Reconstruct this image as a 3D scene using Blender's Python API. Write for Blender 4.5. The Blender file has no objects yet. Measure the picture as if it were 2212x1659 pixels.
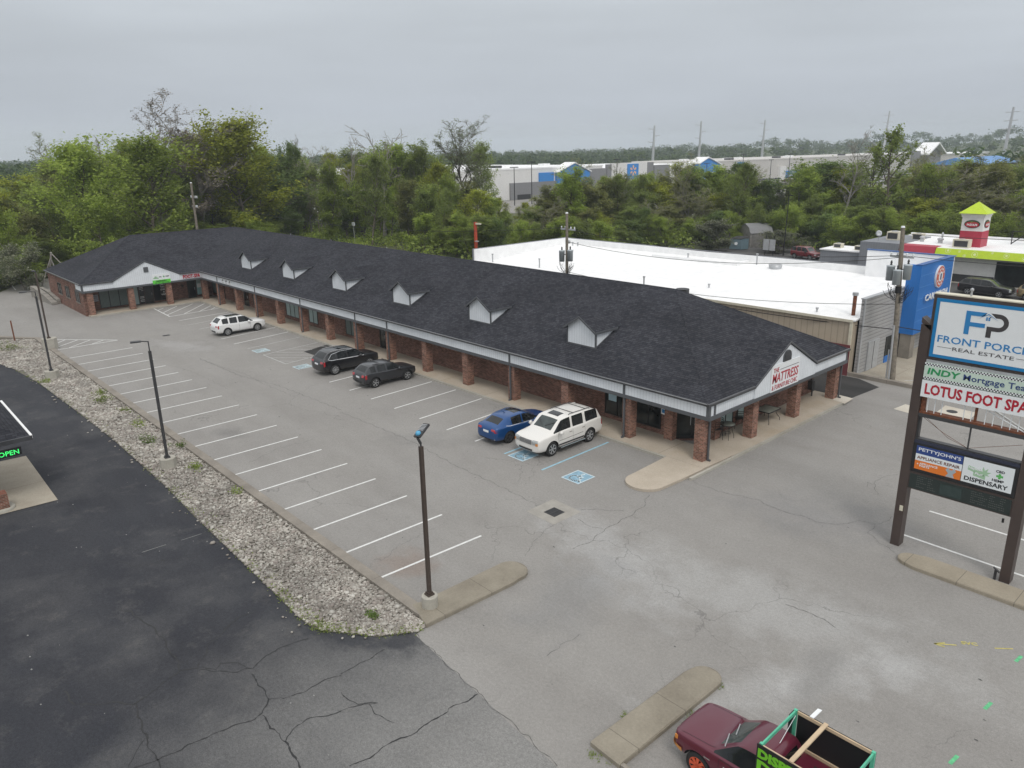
import bpy, bmesh, math, random
import numpy as np
from mathutils import Vector, Matrix
R = math.radians
scene = bpy.context.scene
random.seed(7)
rng = np.random.default_rng(7)

# ------------------------------------------------------------------ camera
CAM_H = 15.5
YAW, PITCH, ROLL = 5.548965, 0.298939, 0.019262
cam_d = bpy.data.cameras.new("camera")
cam_d.sensor_width = 36.0
cam_d.lens = 36.0 * 1632.64 / 2212.0
cam_d.clip_start = 0.1
cam_d.clip_end = 6000
cam = bpy.data.objects.new("camera", cam_d)
scene.collection.objects.link(cam)
fw = Vector((math.cos(PITCH) * math.cos(YAW), math.cos(PITCH) * math.sin(YAW), -math.sin(PITCH)))
rt = Vector((math.sin(YAW), -math.cos(YAW), 0)); dn = fw.cross(rt)
rt2 = math.cos(ROLL) * rt + math.sin(ROLL) * dn; dn2 = -math.sin(ROLL) * rt + math.cos(ROLL) * dn
mw = Matrix((( rt2.x, -dn2.x, -fw.x, 0), (rt2.y, -dn2.y, -fw.y, 0), (rt2.z, -dn2.z, -fw.z, CAM_H), (0, 0, 0, 1)))
cam.matrix_world = mw
scene.camera = cam

# ------------------------------------------------------------------ sky and sun (overcast)
SUN_EL, SUN_AZ = R(52), R(150)          # azimuth of the sun, counter-clockwise from +X
world = bpy.data.worlds.new("World"); scene.world = world; world.use_nodes = True
nt = world.node_tree; nt.nodes.clear()
out = nt.nodes.new('ShaderNodeOutputWorld'); bg = nt.nodes.new('ShaderNodeBackground')
sky = nt.nodes.new('ShaderNodeTexSky'); sky.sky_type = 'NISHITA'; sky.sun_disc = False
sky.sun_elevation = SUN_EL; sky.sun_rotation = R(90) - SUN_AZ
sky.dust_density = 4.0
hsv = nt.nodes.new('ShaderNodeHueSaturation'); hsv.inputs['Saturation'].default_value = 0.35
nt.links.new(sky.outputs[0], hsv.inputs['Color'])
tc = nt.nodes.new('ShaderNodeTexCoord'); sep = nt.nodes.new('ShaderNodeSeparateXYZ')
nt.links.new(tc.outputs['Generated'], sep.inputs[0])
# overcast layer: brighter toward the zenith
ramp = nt.nodes.new('ShaderNodeValToRGB')
ramp.color_ramp.elements[0].position = 0.0; ramp.color_ramp.elements[0].color = (0.44, 0.475, 0.51, 1)
ramp.color_ramp.elements[1].position = 1.0; ramp.color_ramp.elements[1].color = (1.0, 1.0, 1.0, 1)
for p_, c_ in ((0.05, (0.43, 0.465, 0.515)), (0.17, (0.52, 0.56, 0.60)), (0.4, (0.78, 0.81, 0.84))):
    e_ = ramp.color_ramp.elements.new(p_); e_.color = (*c_, 1)
nt.links.new(sep.outputs['Z'], ramp.inputs['Fac'])
mp = nt.nodes.new('ShaderNodeMapping'); mp.inputs['Scale'].default_value = (1.0, 1.0, 7.0)
nz = nt.nodes.new('ShaderNodeTexNoise'); nz.inputs['Scale'].default_value = 1.6; nz.inputs['Detail'].default_value = 5
nt.links.new(tc.outputs['Generated'], mp.inputs[0]); nt.links.new(mp.outputs[0], nz.inputs['Vector'])
mr = nt.nodes.new('ShaderNodeMapRange'); mr.inputs['From Min'].default_value = 0.3; mr.inputs['From Max'].default_value = 0.7
mr.inputs['To Min'].default_value = 8.8; mr.inputs['To Max'].default_value = 11.1
nt.links.new(nz.outputs['Fac'], mr.inputs['Value'])
vm = nt.nodes.new('ShaderNodeVectorMath'); vm.operation = 'SCALE'
nt.links.new(ramp.outputs[0], vm.inputs[0]); nt.links.new(mr.outputs[0], vm.inputs['Scale'])
mx = nt.nodes.new('ShaderNodeMix'); mx.data_type = 'RGBA'; mx.inputs['Factor'].default_value = 0.93
nt.links.new(hsv.outputs[0], mx.inputs['A']); nt.links.new(vm.outputs[0], mx.inputs['B'])
nt.links.new(mx.outputs['Result'], bg.inputs['Color']); bg.inputs['Strength'].default_value = 0.105
nt.links.new(bg.outputs[0], out.inputs[0])
sun_d = bpy.data.lights.new("sun", 'SUN'); sun_d.energy = 1.1; sun_d.angle = R(18); sun_d.color = (1.0, 0.965, 0.92)
sun = bpy.data.objects.new("sun", sun_d); scene.collection.objects.link(sun)
sd = Vector((math.cos(SUN_EL) * math.cos(SUN_AZ), math.cos(SUN_EL) * math.sin(SUN_AZ), math.sin(SUN_EL)))
sun.rotation_euler = sd.to_track_quat('Z', 'Y').to_euler()
scene.view_settings.view_transform = 'Standard'; scene.view_settings.look = 'None'
scene.view_settings.exposure = 0.12; scene.view_settings.gamma = 1.0
scene.cycles.max_bounces = 6; scene.cycles.diffuse_bounces = 4; scene.cycles.transmission_bounces = 6; scene.cycles.glossy_bounces = 3
scene.cycles.transparent_max_bounces = 6; scene.cycles.volume_bounces = 1
scene.cycles.use_denoising = True

# ------------------------------------------------------------------ helpers
C = scene.collection

def inv(loc): return Matrix.Translation(-Vector(loc))

class MB:
    """Collects faces; build() links them as ONE mesh object."""
    def __init__(s): s.v = []; s.f = []; s.m = []; s.sm = []
    def add(s, vs, fs, m=0, smooth=False):
        n = len(s.v); s.v += [tuple(v) for v in vs]
        for f in fs: s.f.append(tuple(i + n for i in f)); s.m.append(m); s.sm.append(smooth)
        return s
    def box(s, x0, x1, y0, y1, z0, z1, m=0):
        x0, x1 = min(x0, x1), max(x0, x1); y0, y1 = min(y0, y1), max(y0, y1); z0, z1 = min(z0, z1), max(z0, z1)
        vs = [(x, y, z) for x in (x0, x1) for y in (y0, y1) for z in (z0, z1)]
        return s.add(vs, [(0, 1, 3, 2), (4, 6, 7, 5), (0, 4, 5, 1), (2, 3, 7, 6), (0, 2, 6, 4), (1, 5, 7, 3)], m)
    def poly(s, pts, m=0): return s.add(pts, [tuple(range(len(pts)))], m)
    def prism(s, pts, z0, z1, m=0, mside=None):
        """pts: ccw (x, y) outline"""
        n = len(pts); vs = [(x, y, z0) for x, y in pts] + [(x, y, z1) for x, y in pts]
        s.add(vs, [tuple(range(n, 2 * n))], m); s.add(vs, [tuple(range(n - 1, -1, -1))], m)
        s.add(vs, [(i, (i + 1) % n, n + (i + 1) % n, n + i) for i in range(n)], m if mside is None else mside)
        return s
    def ext(s, pts, d, m=0):
        """3-D planar outline extruded by vector d"""
        n = len(pts); vs = [tuple(p) for p in pts] + [tuple(Vector(p) + Vector(d)) for p in pts]
        s.add(vs, [tuple(range(n - 1, -1, -1)), tuple(range(n, 2 * n))] + [(i, (i + 1) % n, n + (i + 1) % n, n + i) for i in range(n)], m)
        return s
    def cyl(s, p0, p1, r0, r1=None, n=10, m=0, caps=True, smooth=True):
        p0 = Vector(p0); p1 = Vector(p1); r1 = r0 if r1 is None else r1
        d = (p1 - p0).normalized(); a = Vector((0, 0, 1)) if abs(d.z) < 0.9 else Vector((1, 0, 0))
        u = d.cross(a).normalized(); w = d.cross(u)
        vs = []
        for p, r in ((p0, r0), (p1, r1)):
            for i in range(n):
                t = 2 * math.pi * i / n; vs.append(p + (u * math.cos(t) + w * math.sin(t)) * r)
        s.add(vs, [((i + 1) % n, i, n + i, n + (i + 1) % n) for i in range(n)], m, smooth)
        if caps: s.add(vs, [tuple(range(n)), tuple(range(2 * n - 1, n - 1, -1))], m)
        return s
    def tube(s, pts, r, n=6, m=0):
        for i in range(len(pts) - 1): s.cyl(pts[i], pts[i + 1], r if not hasattr(r, '__len__') else r[i], r if not hasattr(r, '__len__') else r[i + 1], n, m)
        return s
    def lathe(s, c, prof, n=20, m=0, ax='z', smooth=True):
        """prof: list of (radius, offset along axis)"""
        vs = []
        for r, h in prof:
            for i in range(n):
                t = 2 * math.pi * i / n; a, b = r * math.cos(t), r * math.sin(t)
                vs.append({'z': (c[0] + a, c[1] + b, c[2] + h), 'y': (c[0] + a, c[1] + h, c[2] + b), 'x': (c[0] + h, c[1] + a, c[2] + b)}[ax])
        fs = [(j * n + i, j * n + (i + 1) % n, (j + 1) * n + (i + 1) % n, (j + 1) * n + i) for j in range(len(prof) - 1) for i in range(n)]
        return s.add(vs, fs, m, smooth)
    def rect(s, o, u, v, m=0):
        o = Vector(o); u = Vector(u); v = Vector(v); return s.poly([o, o + u, o + u + v, o + v], m)
    def mesh(s, name):
        me = bpy.data.meshes.new(name); me.from_pydata(s.v, [], s.f)
        me.polygons.foreach_set('material_index', s.m); me.polygons.foreach_set('use_smooth', s.sm)
        me.update(); return me
    def build(s, name, mat, parent=None, fix=True):
        me = s.mesh(name)
        if fix:
            bm = bmesh.new(); bm.from_mesh(me); bmesh.ops.recalc_face_normals(bm, faces=bm.faces); bm.to_mesh(me); bm.free()
        return obj(name, me, mat, parent)

def obj(name, me, mat, parent=None):
    for m in (mat if isinstance(mat, (list, tuple)) else [mat]): me.materials.append(m)
    o = bpy.data.objects.new(name, me); C.objects.link(o)
    if parent is not None: attach(o, parent)
    return o

def attach(o, parent):
    """world-coordinate part under a thing whose base sits anywhere"""
    o.parent = parent
    if parent.parent is None and parent.type == 'EMPTY': o.matrix_parent_inverse = inv(parent.location)

def tag(o, label, cat, group=None):
    o['label'] = label; o['category'] = cat
    if group: o['group'] = group
    return o

def thing(name, label, cat, loc=(0, 0, 0), group=None):
    o = bpy.data.objects.new(name, None); C.objects.link(o); o.location = loc; o.empty_display_size = 0.3
    return tag(o, label, cat, group)

def struct(o, kind='structure'): o['kind'] = kind; return o

def copy_tree(o, loc=None, rz=None, label=None, parent=None, scale=None):
    c = o.copy(); C.objects.link(c); c.parent = parent
    if loc is not None: c.location = loc
    if rz is not None: c.rotation_euler = (0, 0, rz)
    if scale is not None: c.scale = scale
    if label: c['label'] = label
    for ch in list(o.children):
        copy_tree(ch, parent=c)
    return c

def letters(s, o, u, v, w, h, mat, name='lettering', parent=None, bold=0.0, shear=0.0, depth=0.01, gap=1.0, obj_out=True, mb=None, space=0.0):
    """text filling a w x h rectangle whose lower-left corner is o; u, v are the plane's unit axes"""
    cu = bpy.data.curves.new('t', 'FONT'); cu.body = s; cu.size = 1; cu.offset = bold; cu.shear = shear; cu.space_character = gap
    cu.resolution_u = 2; cu.extrude = 0.02; cu.space_line = 0.9 + space
    t = bpy.data.objects.new('t', cu); C.objects.link(t)
    dg = bpy.context.evaluated_depsgraph_get()
    me = bpy.data.meshes.new_from_object(t.evaluated_get(dg)); bpy.data.objects.remove(t)
    co = np.empty(len(me.vertices) * 3); me.vertices.foreach_get('co', co); co = co.reshape(-1, 3)
    mn, mxx = co.min(0), co.max(0)
    u = Vector(u); v = Vector(v); n = u.cross(v)
    a = (co[:, 0] - mn[0]) / (mxx[0] - mn[0]) * w; b = (co[:, 1] - mn[1]) / (mxx[1] - mn[1]) * h; d = (co[:, 2] - mn[2]) / (mxx[2] - mn[2]) * depth
    o = np.array(o)
    P = o + np.outer(a, u) + np.outer(b, v) + np.outer(d, n)
    me.vertices.foreach_set('co', P.ravel()); me.update()
    if mb is not None:
        mb.add([tuple(p) for p in P], [tuple(p.vertices) for p in me.polygons], 0); return None
    me.name = name
    return obj(name, me, mat, parent)

# ------------------------------------------------------------------ materials
def mat_new(name):
    m = bpy.data.materials.new(name); m.use_nodes = True; n = m.node_tree.nodes; l = m.node_tree.links
    return m, n, l, n['Principled BSDF']

def N(n, l, kind, **kw):
    nd = n.new(kind)
    for k, v in kw.items():
        if isinstance(k, str) and k.startswith('i_'):
            key = k[2:].replace('_', ' ')
            tgt = nd.inputs[int(key)] if key.isdigit() else nd.inputs[key]
            if isinstance(v, bpy.types.NodeSocket): l.new(v, tgt)
            else: tgt.default_value = v
        else: setattr(nd, k, v)
    return nd

def noise(n, l, vec, scale, detail=4, rough=0.55):
    nd = N(n, l, 'ShaderNodeTexNoise', i_Scale=scale, i_Detail=detail, i_Roughness=rough)
    if vec is not None: l.new(vec, nd.inputs['Vector'])
    return nd.outputs['Fac']

def rng_map(n, l, val, a, b, c=0.0, d=1.0):
    nd = n.new('ShaderNodeMapRange'); l.new(val, nd.inputs['Value'])
    for k, x in zip(('From Min', 'From Max', 'To Min', 'To Max'), (a, b, c, d)): nd.inputs[k].default_value = x
    return nd.outputs[0]

def mixc(n, l, fac, a, b, mode='MIX'):
    nd = n.new('ShaderNodeMix'); nd.data_type = 'RGBA'; nd.blend_type = mode
    for s_, x in ((nd.inputs['Factor'], fac), (nd.inputs['A'], a), (nd.inputs['B'], b)):
        if isinstance(x, bpy.types.NodeSocket): l.new(x, s_)
        elif isinstance(x, (int, float)): s_.default_value = x
        else: s_.default_value = (*x, 1)
    return nd.outputs['Result']

def math_(n, l, op, a, b=None):
    nd = n.new('ShaderNodeMath'); nd.operation = op
    for s_, x in ((nd.inputs[0], a), (nd.inputs[1], b)):
        if x is None: continue
        if isinstance(x, bpy.types.NodeSocket): l.new(x, s_)
        else: s_.default_value = x
    return nd.outputs[0]

def wpos(n, l): return n.new('ShaderNodeNewGeometry').outputs['Position']

def bump(n, l, h, strength, dist, bs):
    nd = N(n, l, 'ShaderNodeBump', i_Strength=strength, i_Distance=dist); l.new(h, nd.inputs['Height']); l.new(nd.outputs[0], bs.inputs['Normal'])

def simple(name, col, rough=0.6, metal=0.0, var=0.08, scale=3.0, coat=0.0, spec=0.5, emit=None, estr=1.0):
    m, n, l, b = mat_new(name)
    if var:
        f = noise(n, l, N(n, l, 'ShaderNodeTexCoord').outputs['Object'], scale, 5)
        f = rng_map(n, l, f, 0.3, 0.7)
        c = mixc(n, l, f, tuple(x * (1 - var) for x in col), tuple(min(1, x * (1 + var)) for x in col))
        l.new(c, b.inputs['Base Color'])
    else: b.inputs['Base Color'].default_value = (*col, 1)
    b.inputs['Roughness'].default_value = rough; b.inputs['Metallic'].default_value = metal
    b.inputs['Coat Weight'].default_value = coat; b.inputs['Coat Roughness'].default_value = 0.05
    b.inputs['Specular IOR Level'].default_value = spec
    if emit: b.inputs['Emission Color'].default_value = (*emit, 1); b.inputs['Emission Strength'].default_value = estr
    return m

def asphalt(name, base, dark, light, speck=0.10, worn=None):
    m, n, l, b = mat_new(name); p = wpos(n, l)
    f1 = rng_map(n, l, noise(n, l, p, 0.16, 4, 0.6), 0.32, 0.68)
    mpn = N(n, l, 'ShaderNodeMapping'); l.new(p, mpn.inputs[0]); mpn.inputs['Rotation'].default_value = (0, 0, R(28)); mpn.inputs['Scale'].default_value = (0.10, 0.42, 1)
    f2 = rng_map(n, l, noise(n, l, mpn.outputs[0], 1.0, 5, 0.6), 0.40, 0.66)
    c = mixc(n, l, f1, dark, base)
    c = mixc(n, l, math_(n, l, 'MULTIPLY', f2, 0.5), c, light)
    if worn is not None: c = worn(n, l, p, c)
    f4 = rng_map(n, l, noise(n, l, p, 1.3, 6, 0.65), 0.35, 0.65, 0.97, 1.03)
    f3 = rng_map(n, l, noise(n, l, p, 28, 3, 0.7), 0.3, 0.7, 1 - speck, 1 + speck)
    f5 = rng_map(n, l, noise(n, l, p, 9, 3, 0.7), 0.3, 0.7, 1 - speck * .6, 1 + speck * .6)
    vs = n.new('ShaderNodeVectorMath'); vs.operation = 'SCALE'; l.new(c, vs.inputs[0]); l.new(math_(n, l, 'MULTIPLY', math_(n, l, 'MULTIPLY', f3, f5), f4), vs.inputs['Scale'])
    l.new(vs.outputs[0], b.inputs['Base Color']); b.inputs['Roughness'].default_value = 0.92; b.inputs['Specular IOR Level'].default_value = 0.25
    bump(n, l, noise(n, l, p, 45, 2), 0.25, 0.02, b)
    return m

def wall_uv(n, l):
    """(along, up, 0) in metres for any upright or sloping face"""
    g = n.new('ShaderNodeNewGeometry'); sp = n.new('ShaderNodeSeparateXYZ'); l.new(g.outputs['Position'], sp.inputs[0])
    sn = n.new('ShaderNodeSeparateXYZ'); l.new(g.outputs['True Normal'], sn.inputs[0])
    ax = math_(n, l, 'ABSOLUTE', sn.outputs[0]); ay = math_(n, l, 'ABSOLUTE', sn.outputs[1])
    sel = math_(n, l, 'GREATER_THAN', ax, ay)
    mixn = n.new('ShaderNodeMix'); l.new(sel, mixn.inputs['Factor']); l.new(sp.outputs[0], mixn.inputs['A']); l.new(sp.outputs[1], mixn.inputs['B'])
    cb = n.new('ShaderNodeCombineXYZ'); l.new(mixn.outputs['Result'], cb.inputs[0]); l.new(sp.outputs[2], cb.inputs[1])
    return cb.outputs[0], g.outputs['Position'], sp

def brick_mat(name, c1, c2, mortar, w=0.22, h=0.075, msize=0.012):
    m, n, l, b = mat_new(name); uv, p, _ = wall_uv(n, l)
    bt = N(n, l, 'ShaderNodeTexBrick', i_Scale=1.0); l.new(uv, bt.inputs['Vector'])
    bt.inputs['Brick Width'].default_value = w; bt.inputs['Row Height'].default_value = h; bt.inputs['Mortar Size'].default_value = msize
    bt.inputs['Color1'].default_value = (*c1, 1); bt.inputs['Color2'].default_value = (*c2, 1); bt.inputs['Mortar'].default_value = (*mortar, 1)
    bt.inputs['Bias'].default_value = -0.1
    # some bricks much darker, some pinker
    bt2 = N(n, l, 'ShaderNodeTexBrick', i_Scale=1.0); mp2 = N(n, l, 'ShaderNodeMapping'); l.new(uv, mp2.inputs[0]); mp2.inputs['Location'].default_value = (w * 7, h * 12, 0)
    l.new(mp2.outputs[0], bt2.inputs['Vector']); bt2.inputs['Brick Width'].default_value = w; bt2.inputs['Row Height'].default_value = h; bt2.inputs['Mortar Size'].default_value = 0
    bt2.inputs['Color1'].default_value = (0, 0, 0, 1); bt2.inputs['Color2'].default_value = (1, 1, 1, 1)
    k = rng_map(n, l, bt2.outputs['Color'], 0.0, 1.0, 0.62, 1.25)
    nf = rng_map(n, l, noise(n, l, p, 0.9, 5), 0.35, 0.65, 0.85, 1.12)
    vs = n.new('ShaderNodeVectorMath'); vs.operation = 'SCALE'; l.new(bt.outputs['Color'], vs.inputs[0]); l.new(math_(n, l, 'MULTIPLY', k, nf), vs.inputs['Scale'])
    l.new(vs.outputs[0], b.inputs['Base Color']); b.inputs['Roughness'].default_value = 0.9; b.inputs['Specular IOR Level'].default_value = 0.2
    bump(n, l, bt.outputs['Fac'], -0.4, 0.01, b)
    return m

def shingle_mat(name, a, bcol, cc):
    m, n, l, b = mat_new(name); uv, p, sp = wall_uv(n, l)
    mpn = N(n, l, 'ShaderNodeMapping'); l.new(uv, mpn.inputs[0]); mpn.inputs['Scale'].default_value = (1, 2.2, 1)
    bt = N(n, l, 'ShaderNodeTexBrick', i_Scale=1.0); l.new(mpn.outputs[0], bt.inputs['Vector'])
    bt.inputs['Brick Width'].default_value = 0.34; bt.inputs['Row Height'].default_value = 0.145; bt.inputs['Mortar Size'].default_value = 0.012
    bt.offset_frequency = 2; bt.offset = 0.37; bt.squash = 0.7; bt.squash_frequency = 3
    bt.inputs['Color1'].default_value = (*a, 1); bt.inputs['Color2'].default_value = (*bcol, 1); bt.inputs['Mortar'].default_value = (a[0] * .55, a[1] * .55, a[2] * .55, 1)
    f = rng_map(n, l, noise(n, l, mpn.outputs[0], 2.3, 3, .7), 0.45, 0.72)
    c = mixc(n, l, math_(n, l, 'MULTIPLY', f, 0.22), bt.outputs['Color'], cc)
    nf = rng_map(n, l, noise(n, l, p, 0.35, 5), 0.3, 0.7, 0.82, 1.18)
    vs = n.new('ShaderNodeVectorMath'); vs.operation = 'SCALE'; l.new(c, vs.inputs[0]); l.new(nf, vs.inputs['Scale'])
    l.new(vs.outputs[0], b.inputs['Base Color']); b.inputs['Roughness'].default_value = 0.95; b.inputs['Specular IOR Level'].default_value = 0.12
    bump(n, l, bt.outputs['Fac'], -0.5, 0.02, b)
    return m

def siding_mat(name, col, groove=0.2, horiz=False, depth=0.84):
    m, n, l, b = mat_new(name); uv, p, sp = wall_uv(n, l); su = n.new('ShaderNodeSeparateXYZ'); l.new(uv, su.inputs[0])
    a = su.outputs[1] if horiz else su.outputs[0]
    fr = math_(n, l, 'FRACT', math_(n, l, 'MULTIPLY', a, 1.0 / groove))
    g = math_(n, l, 'LESS_THAN', fr, 0.16)
    nf = rng_map(n, l, noise(n, l, p, 1.4, 5), 0.3, 0.7, 0.93, 1.05)
    k = math_(n, l, 'MULTIPLY', nf, rng_map(n, l, g, 0, 1, 1.0, depth))
    vs = n.new('ShaderNodeVectorMath'); vs.operation = 'SCALE'; vs.inputs[0].default_value = col; l.new(k, vs.inputs['Scale'])
    l.new(vs.outputs[0], b.inputs['Base Color']); b.inputs['Roughness'].default_value = 0.6
    tri = math_(n, l, 'PINGPONG', math_(n, l, 'MULTIPLY', a, 1.0 / groove), 0.5)
    bump(n, l, tri if horiz else g, 0.6 if horiz else -0.5, 0.03 if horiz else 0.01, b)
    return m

def concrete(name, a, bcol, joint=None, stain=(0.3, 0.24, 0.16), rough=0.9):
    m, n, l, b = mat_new(name); p = wpos(n, l)
    f = rng_map(n, l, noise(n, l, p, 0.7, 6, 0.65), 0.32, 0.68)
    c = mixc(n, l, f, a, bcol)
    f2 = rng_map(n, l, noise(n, l, p, 0.33, 4, 0.6), 0.52, 0.75)
    c = mixc(n, l, math_(n, l, 'MULTIPLY', f2, 0.5), c, stain)
    k = rng_map(n, l, noise(n, l, p, 14, 4, 0.7), 0.3, 0.7, 0.9, 1.08)
    vs = n.new('ShaderNodeVectorMath'); vs.operation = 'SCALE'; l.new(c, vs.inputs[0]); l.new(k, vs.inputs['Scale'])
    c = vs.outputs[0]
    if joint:
        sp = n.new('ShaderNodeSeparateXYZ'); l.new(p, sp.inputs[0])
        for ax, (st, off) in enumerate(joint):
            if not st: continue
            fr = math_(n, l, 'FRACT', math_(n, l, 'MULTIPLY', math_(n, l, 'ADD', sp.outputs[ax], 200.0 + off), 1.0 / st))
            g = math_(n, l, 'LESS_THAN', fr, 0.025 / st)
            c = mixc(n, l, math_(n, l, 'MULTIPLY', g, 0.6), c, (0.09, 0.075, 0.06))
    l.new(c, b.inputs['Base Color']); b.inputs['Roughness'].default_value = rough; b.inputs['Specular IOR Level'].default_value = 0.25
    bump(n, l, noise(n, l, p, 30, 3), 0.2, 0.01, b)
    return m

def glass_mat(name, col, rough=0.08):
    m, n, l, b = mat_new(name)
    f = noise(n, l, wpos(n, l), 1.1, 3)
    l.new(mixc(n, l, rng_map(n, l, f, .35, .65), tuple(x * .6 for x in col), tuple(x * 1.4 for x in col)), b.inputs['Base Color'])
    b.inputs['Roughness'].default_value = rough; b.inputs['Specular IOR Level'].default_value = 0.45
    return m

def paint(name, col, metal=0.0, flake=0.0):
    m, n, l, b = mat_new(name); b.inputs['Base Color'].default_value = (*col, 1); b.inputs['Metallic'].default_value = metal
    b.inputs['Roughness'].default_value = 0.28; b.inputs['Specular IOR Level'].default_value = 0.35; b.inputs['Coat Weight'].default_value = .7; b.inputs['Coat Roughness'].default_value = 0.04
    sp = n.new('ShaderNodeSeparateXYZ'); l.new(N(n, l, 'ShaderNodeTexCoord').outputs['Object'], sp.inputs[0])
    f = noise(n, l, N(n, l, 'ShaderNodeTexCoord').outputs['Object'], 2.0, 4)
    dirt = math_(n, l, 'MULTIPLY', rng_map(n, l, sp.outputs[2], 0.15, 0.6, 0.22, 0.0), rng_map(n, l, f, .3, .7))
    l.new(mixc(n, l, dirt, col, (0.2, 0.18, 0.15)), b.inputs['Base Color'])
    return m

def worn_dark(n, l, p, c):
    sp = n.new('ShaderNodeSeparateXYZ'); l.new(p, sp.inputs[0])
    t_ = math_(n, l, 'ADD', sp.outputs[0], math_(n, l, 'MULTIPLY', math_(n, l, 'ADD', sp.outputs[1], 9.0), 0.55)); a = rng_map(n, l, t_, 24.0, 12.0)   # seal coat worn off toward the drive
    nf = rng_map(n, l, noise(n, l, p, 0.22, 5, 0.6), 0.25, 0.75, -0.22, 0.22)
    a = math_(n, l, 'ADD', a, nf); cl = n.new('ShaderNodeClamp'); l.new(a, cl.inputs[0])
    c = mixc(n, l, cl.outputs[0], c, (0.225, 0.221, 0.212))
    for (x, y, rx, ry, rot, k) in ((20.6, -10.3, 2.6, .75, 22, .85), (18.6, -11.6, .8, .6, 60, .8)):
        mpn = N(n, l, 'ShaderNodeMapping', vector_type='TEXTURE'); l.new(p, mpn.inputs[0]); mpn.inputs['Location'].default_value = (x, y, 0); mpn.inputs['Rotation'].default_value = (0, 0, R(rot)); mpn.inputs['Scale'].default_value = (rx, ry, 50)
        ln = n.new('ShaderNodeVectorMath'); ln.operation = 'LENGTH'; l.new(mpn.outputs[0], ln.inputs[0]); d = math_(n, l, 'ADD', ln.outputs['Value'], rng_map(n, l, noise(n, l, p, 1.2, 5, .6), .3, .7, -.3, .3))
        c = mixc(n, l, math_(n, l, 'MULTIPLY', rng_map(n, l, d, 1.15, .6), k), c, (.040, .042, .048))
    sc = rng_map(n, l, noise(n, l, p, 0.8, 8, .75), .54, .70); c = mixc(n, l, math_(n, l, 'MULTIPLY', sc, .22), c, (.19, .18, .165))
    return c

def stains_lot(n, l, p, c):
    # wide tyre-polished paler sweeps and darker old patches in the near drive, fixed to the ground
    for (x, y, rx, ry, rot, col, k) in ((12, -22, 7.5, 2.0, 8, (0.345, 0.34, 0.328), .75), (17, -20.5, 4.5, 1.6, -25, (0.345, 0.34, 0.33), .75), (8.5, -19.0, 4.0, 0.9, 60, (0.36, 0.355, 0.345), .9),
                                  (16.5, -17.5, 1.6, 3.0, 15, (0.20, 0.20, 0.20), .4), (8.2, -19.8, 0.7, 1.9, 12, (0.20, 0.193, 0.182), .6), (13, -30, 4, 2.2, 20, (0.20, 0.197, 0.195), .5), (33, -23, 3, 1.2, 40, (0.19, 0.185, 0.175), .4),
                                  (66, -21.5, 4, 1.3, 20, (0.33, 0.32, 0.31), .7), (22.5, -14.6, 1.2, 1.0, 0, (0.23, 0.18, 0.15), .6), (42, -15.6, 1.2, .9, 0, (0.15, 0.145, 0.14), .5)):
        mpn = N(n, l, 'ShaderNodeMapping', vector_type='TEXTURE'); l.new(p, mpn.inputs[0])
        mpn.inputs['Location'].default_value = (x, y, 0); mpn.inputs['Rotation'].default_value = (0, 0, R(rot)); mpn.inputs['Scale'].default_value = (rx, ry, 50)
        ln = n.new('ShaderNodeVectorMath'); ln.operation = 'LENGTH'; l.new(mpn.outputs[0], ln.inputs[0])
        d = math_(n, l, 'ADD', ln.outputs['Value'], rng_map(n, l, noise(n, l, p, 0.7, 5, .6), .3, .7, -0.5, 0.5))
        c = mixc(n, l, math_(n, l, 'MULTIPLY', rng_map(n, l, d, 1.25, 0.3), k), c, col)
    # oil drips in the bays and fine hairline cracking
    o_ = math_(n, l, 'MULTIPLY', rng_map(n, l, noise(n, l, p, 1.15, 3, .5), .66, .76), rng_map(n, l, noise(n, l, p, 6, 3, .6), .35, .6)); c = mixc(n, l, math_(n, l, 'MULTIPLY', o_, .35), c, (.13, .125, .118))
    vo = N(n, l, 'ShaderNodeTexVoronoi', feature='DISTANCE_TO_EDGE', i_Scale=.16); wv = n.new('ShaderNodeVectorMath'); wv.operation = 'ADD'; l.new(p, wv.inputs[0])
    nn = N(n, l, 'ShaderNodeTexNoise', i_Scale=.9, i_Detail=5); l.new(p, nn.inputs['Vector']); sc_ = n.new('ShaderNodeVectorMath'); sc_.operation = 'SCALE'; l.new(nn.outputs['Color'], sc_.inputs[0]); sc_.inputs['Scale'].default_value = 1.6; l.new(sc_.outputs[0], wv.inputs[1]); l.new(wv.outputs[0], vo.inputs['Vector'])
    hc = math_(n, l, 'MULTIPLY', rng_map(n, l, vo.outputs['Distance'], .004, .0015), rng_map(n, l, noise(n, l, p, .12, 2), .5, .6)); c = mixc(n, l, math_(n, l, 'MULTIPLY', hc, .5), c, (.12, .115, .11))
    return c

M = {}
M['lot'] = asphalt('lot_asphalt', (0.272, 0.260, 0.243), (0.238, 0.227, 0.213), (0.300, 0.290, 0.275), 0.17, stains_lot)
M['seal'] = asphalt('sealed_asphalt', (0.036, 0.038, 0.045), (0.031, 0.032, 0.038), (0.056, 0.057, 0.062), 0.28, worn_dark)
M['lot2'] = asphalt('rear_asphalt', (0.10, 0.098, 0.096), (0.075, 0.074, 0.074), (0.15, 0.147, 0.145), 0.12)
M['patch'] = asphalt('patch_asphalt', (0.045, 0.044, 0.043), (0.03, 0.03, 0.03), (0.075, 0.073, 0.07), 0.15)
M['walk'] = concrete('walk_concrete', (0.47, 0.41, 0.335), (0.40, 0.345, 0.275), ((4.73, 0.0), (0, 0)), (0.36, 0.27, 0.17))
M['kerb'] = concrete('kerb_concrete', (0.30, 0.27, 0.23), (0.20, 0.18, 0.155), ((3.05, 0.4), (0, 0)), (0.15, 0.13, 0.11))
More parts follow.
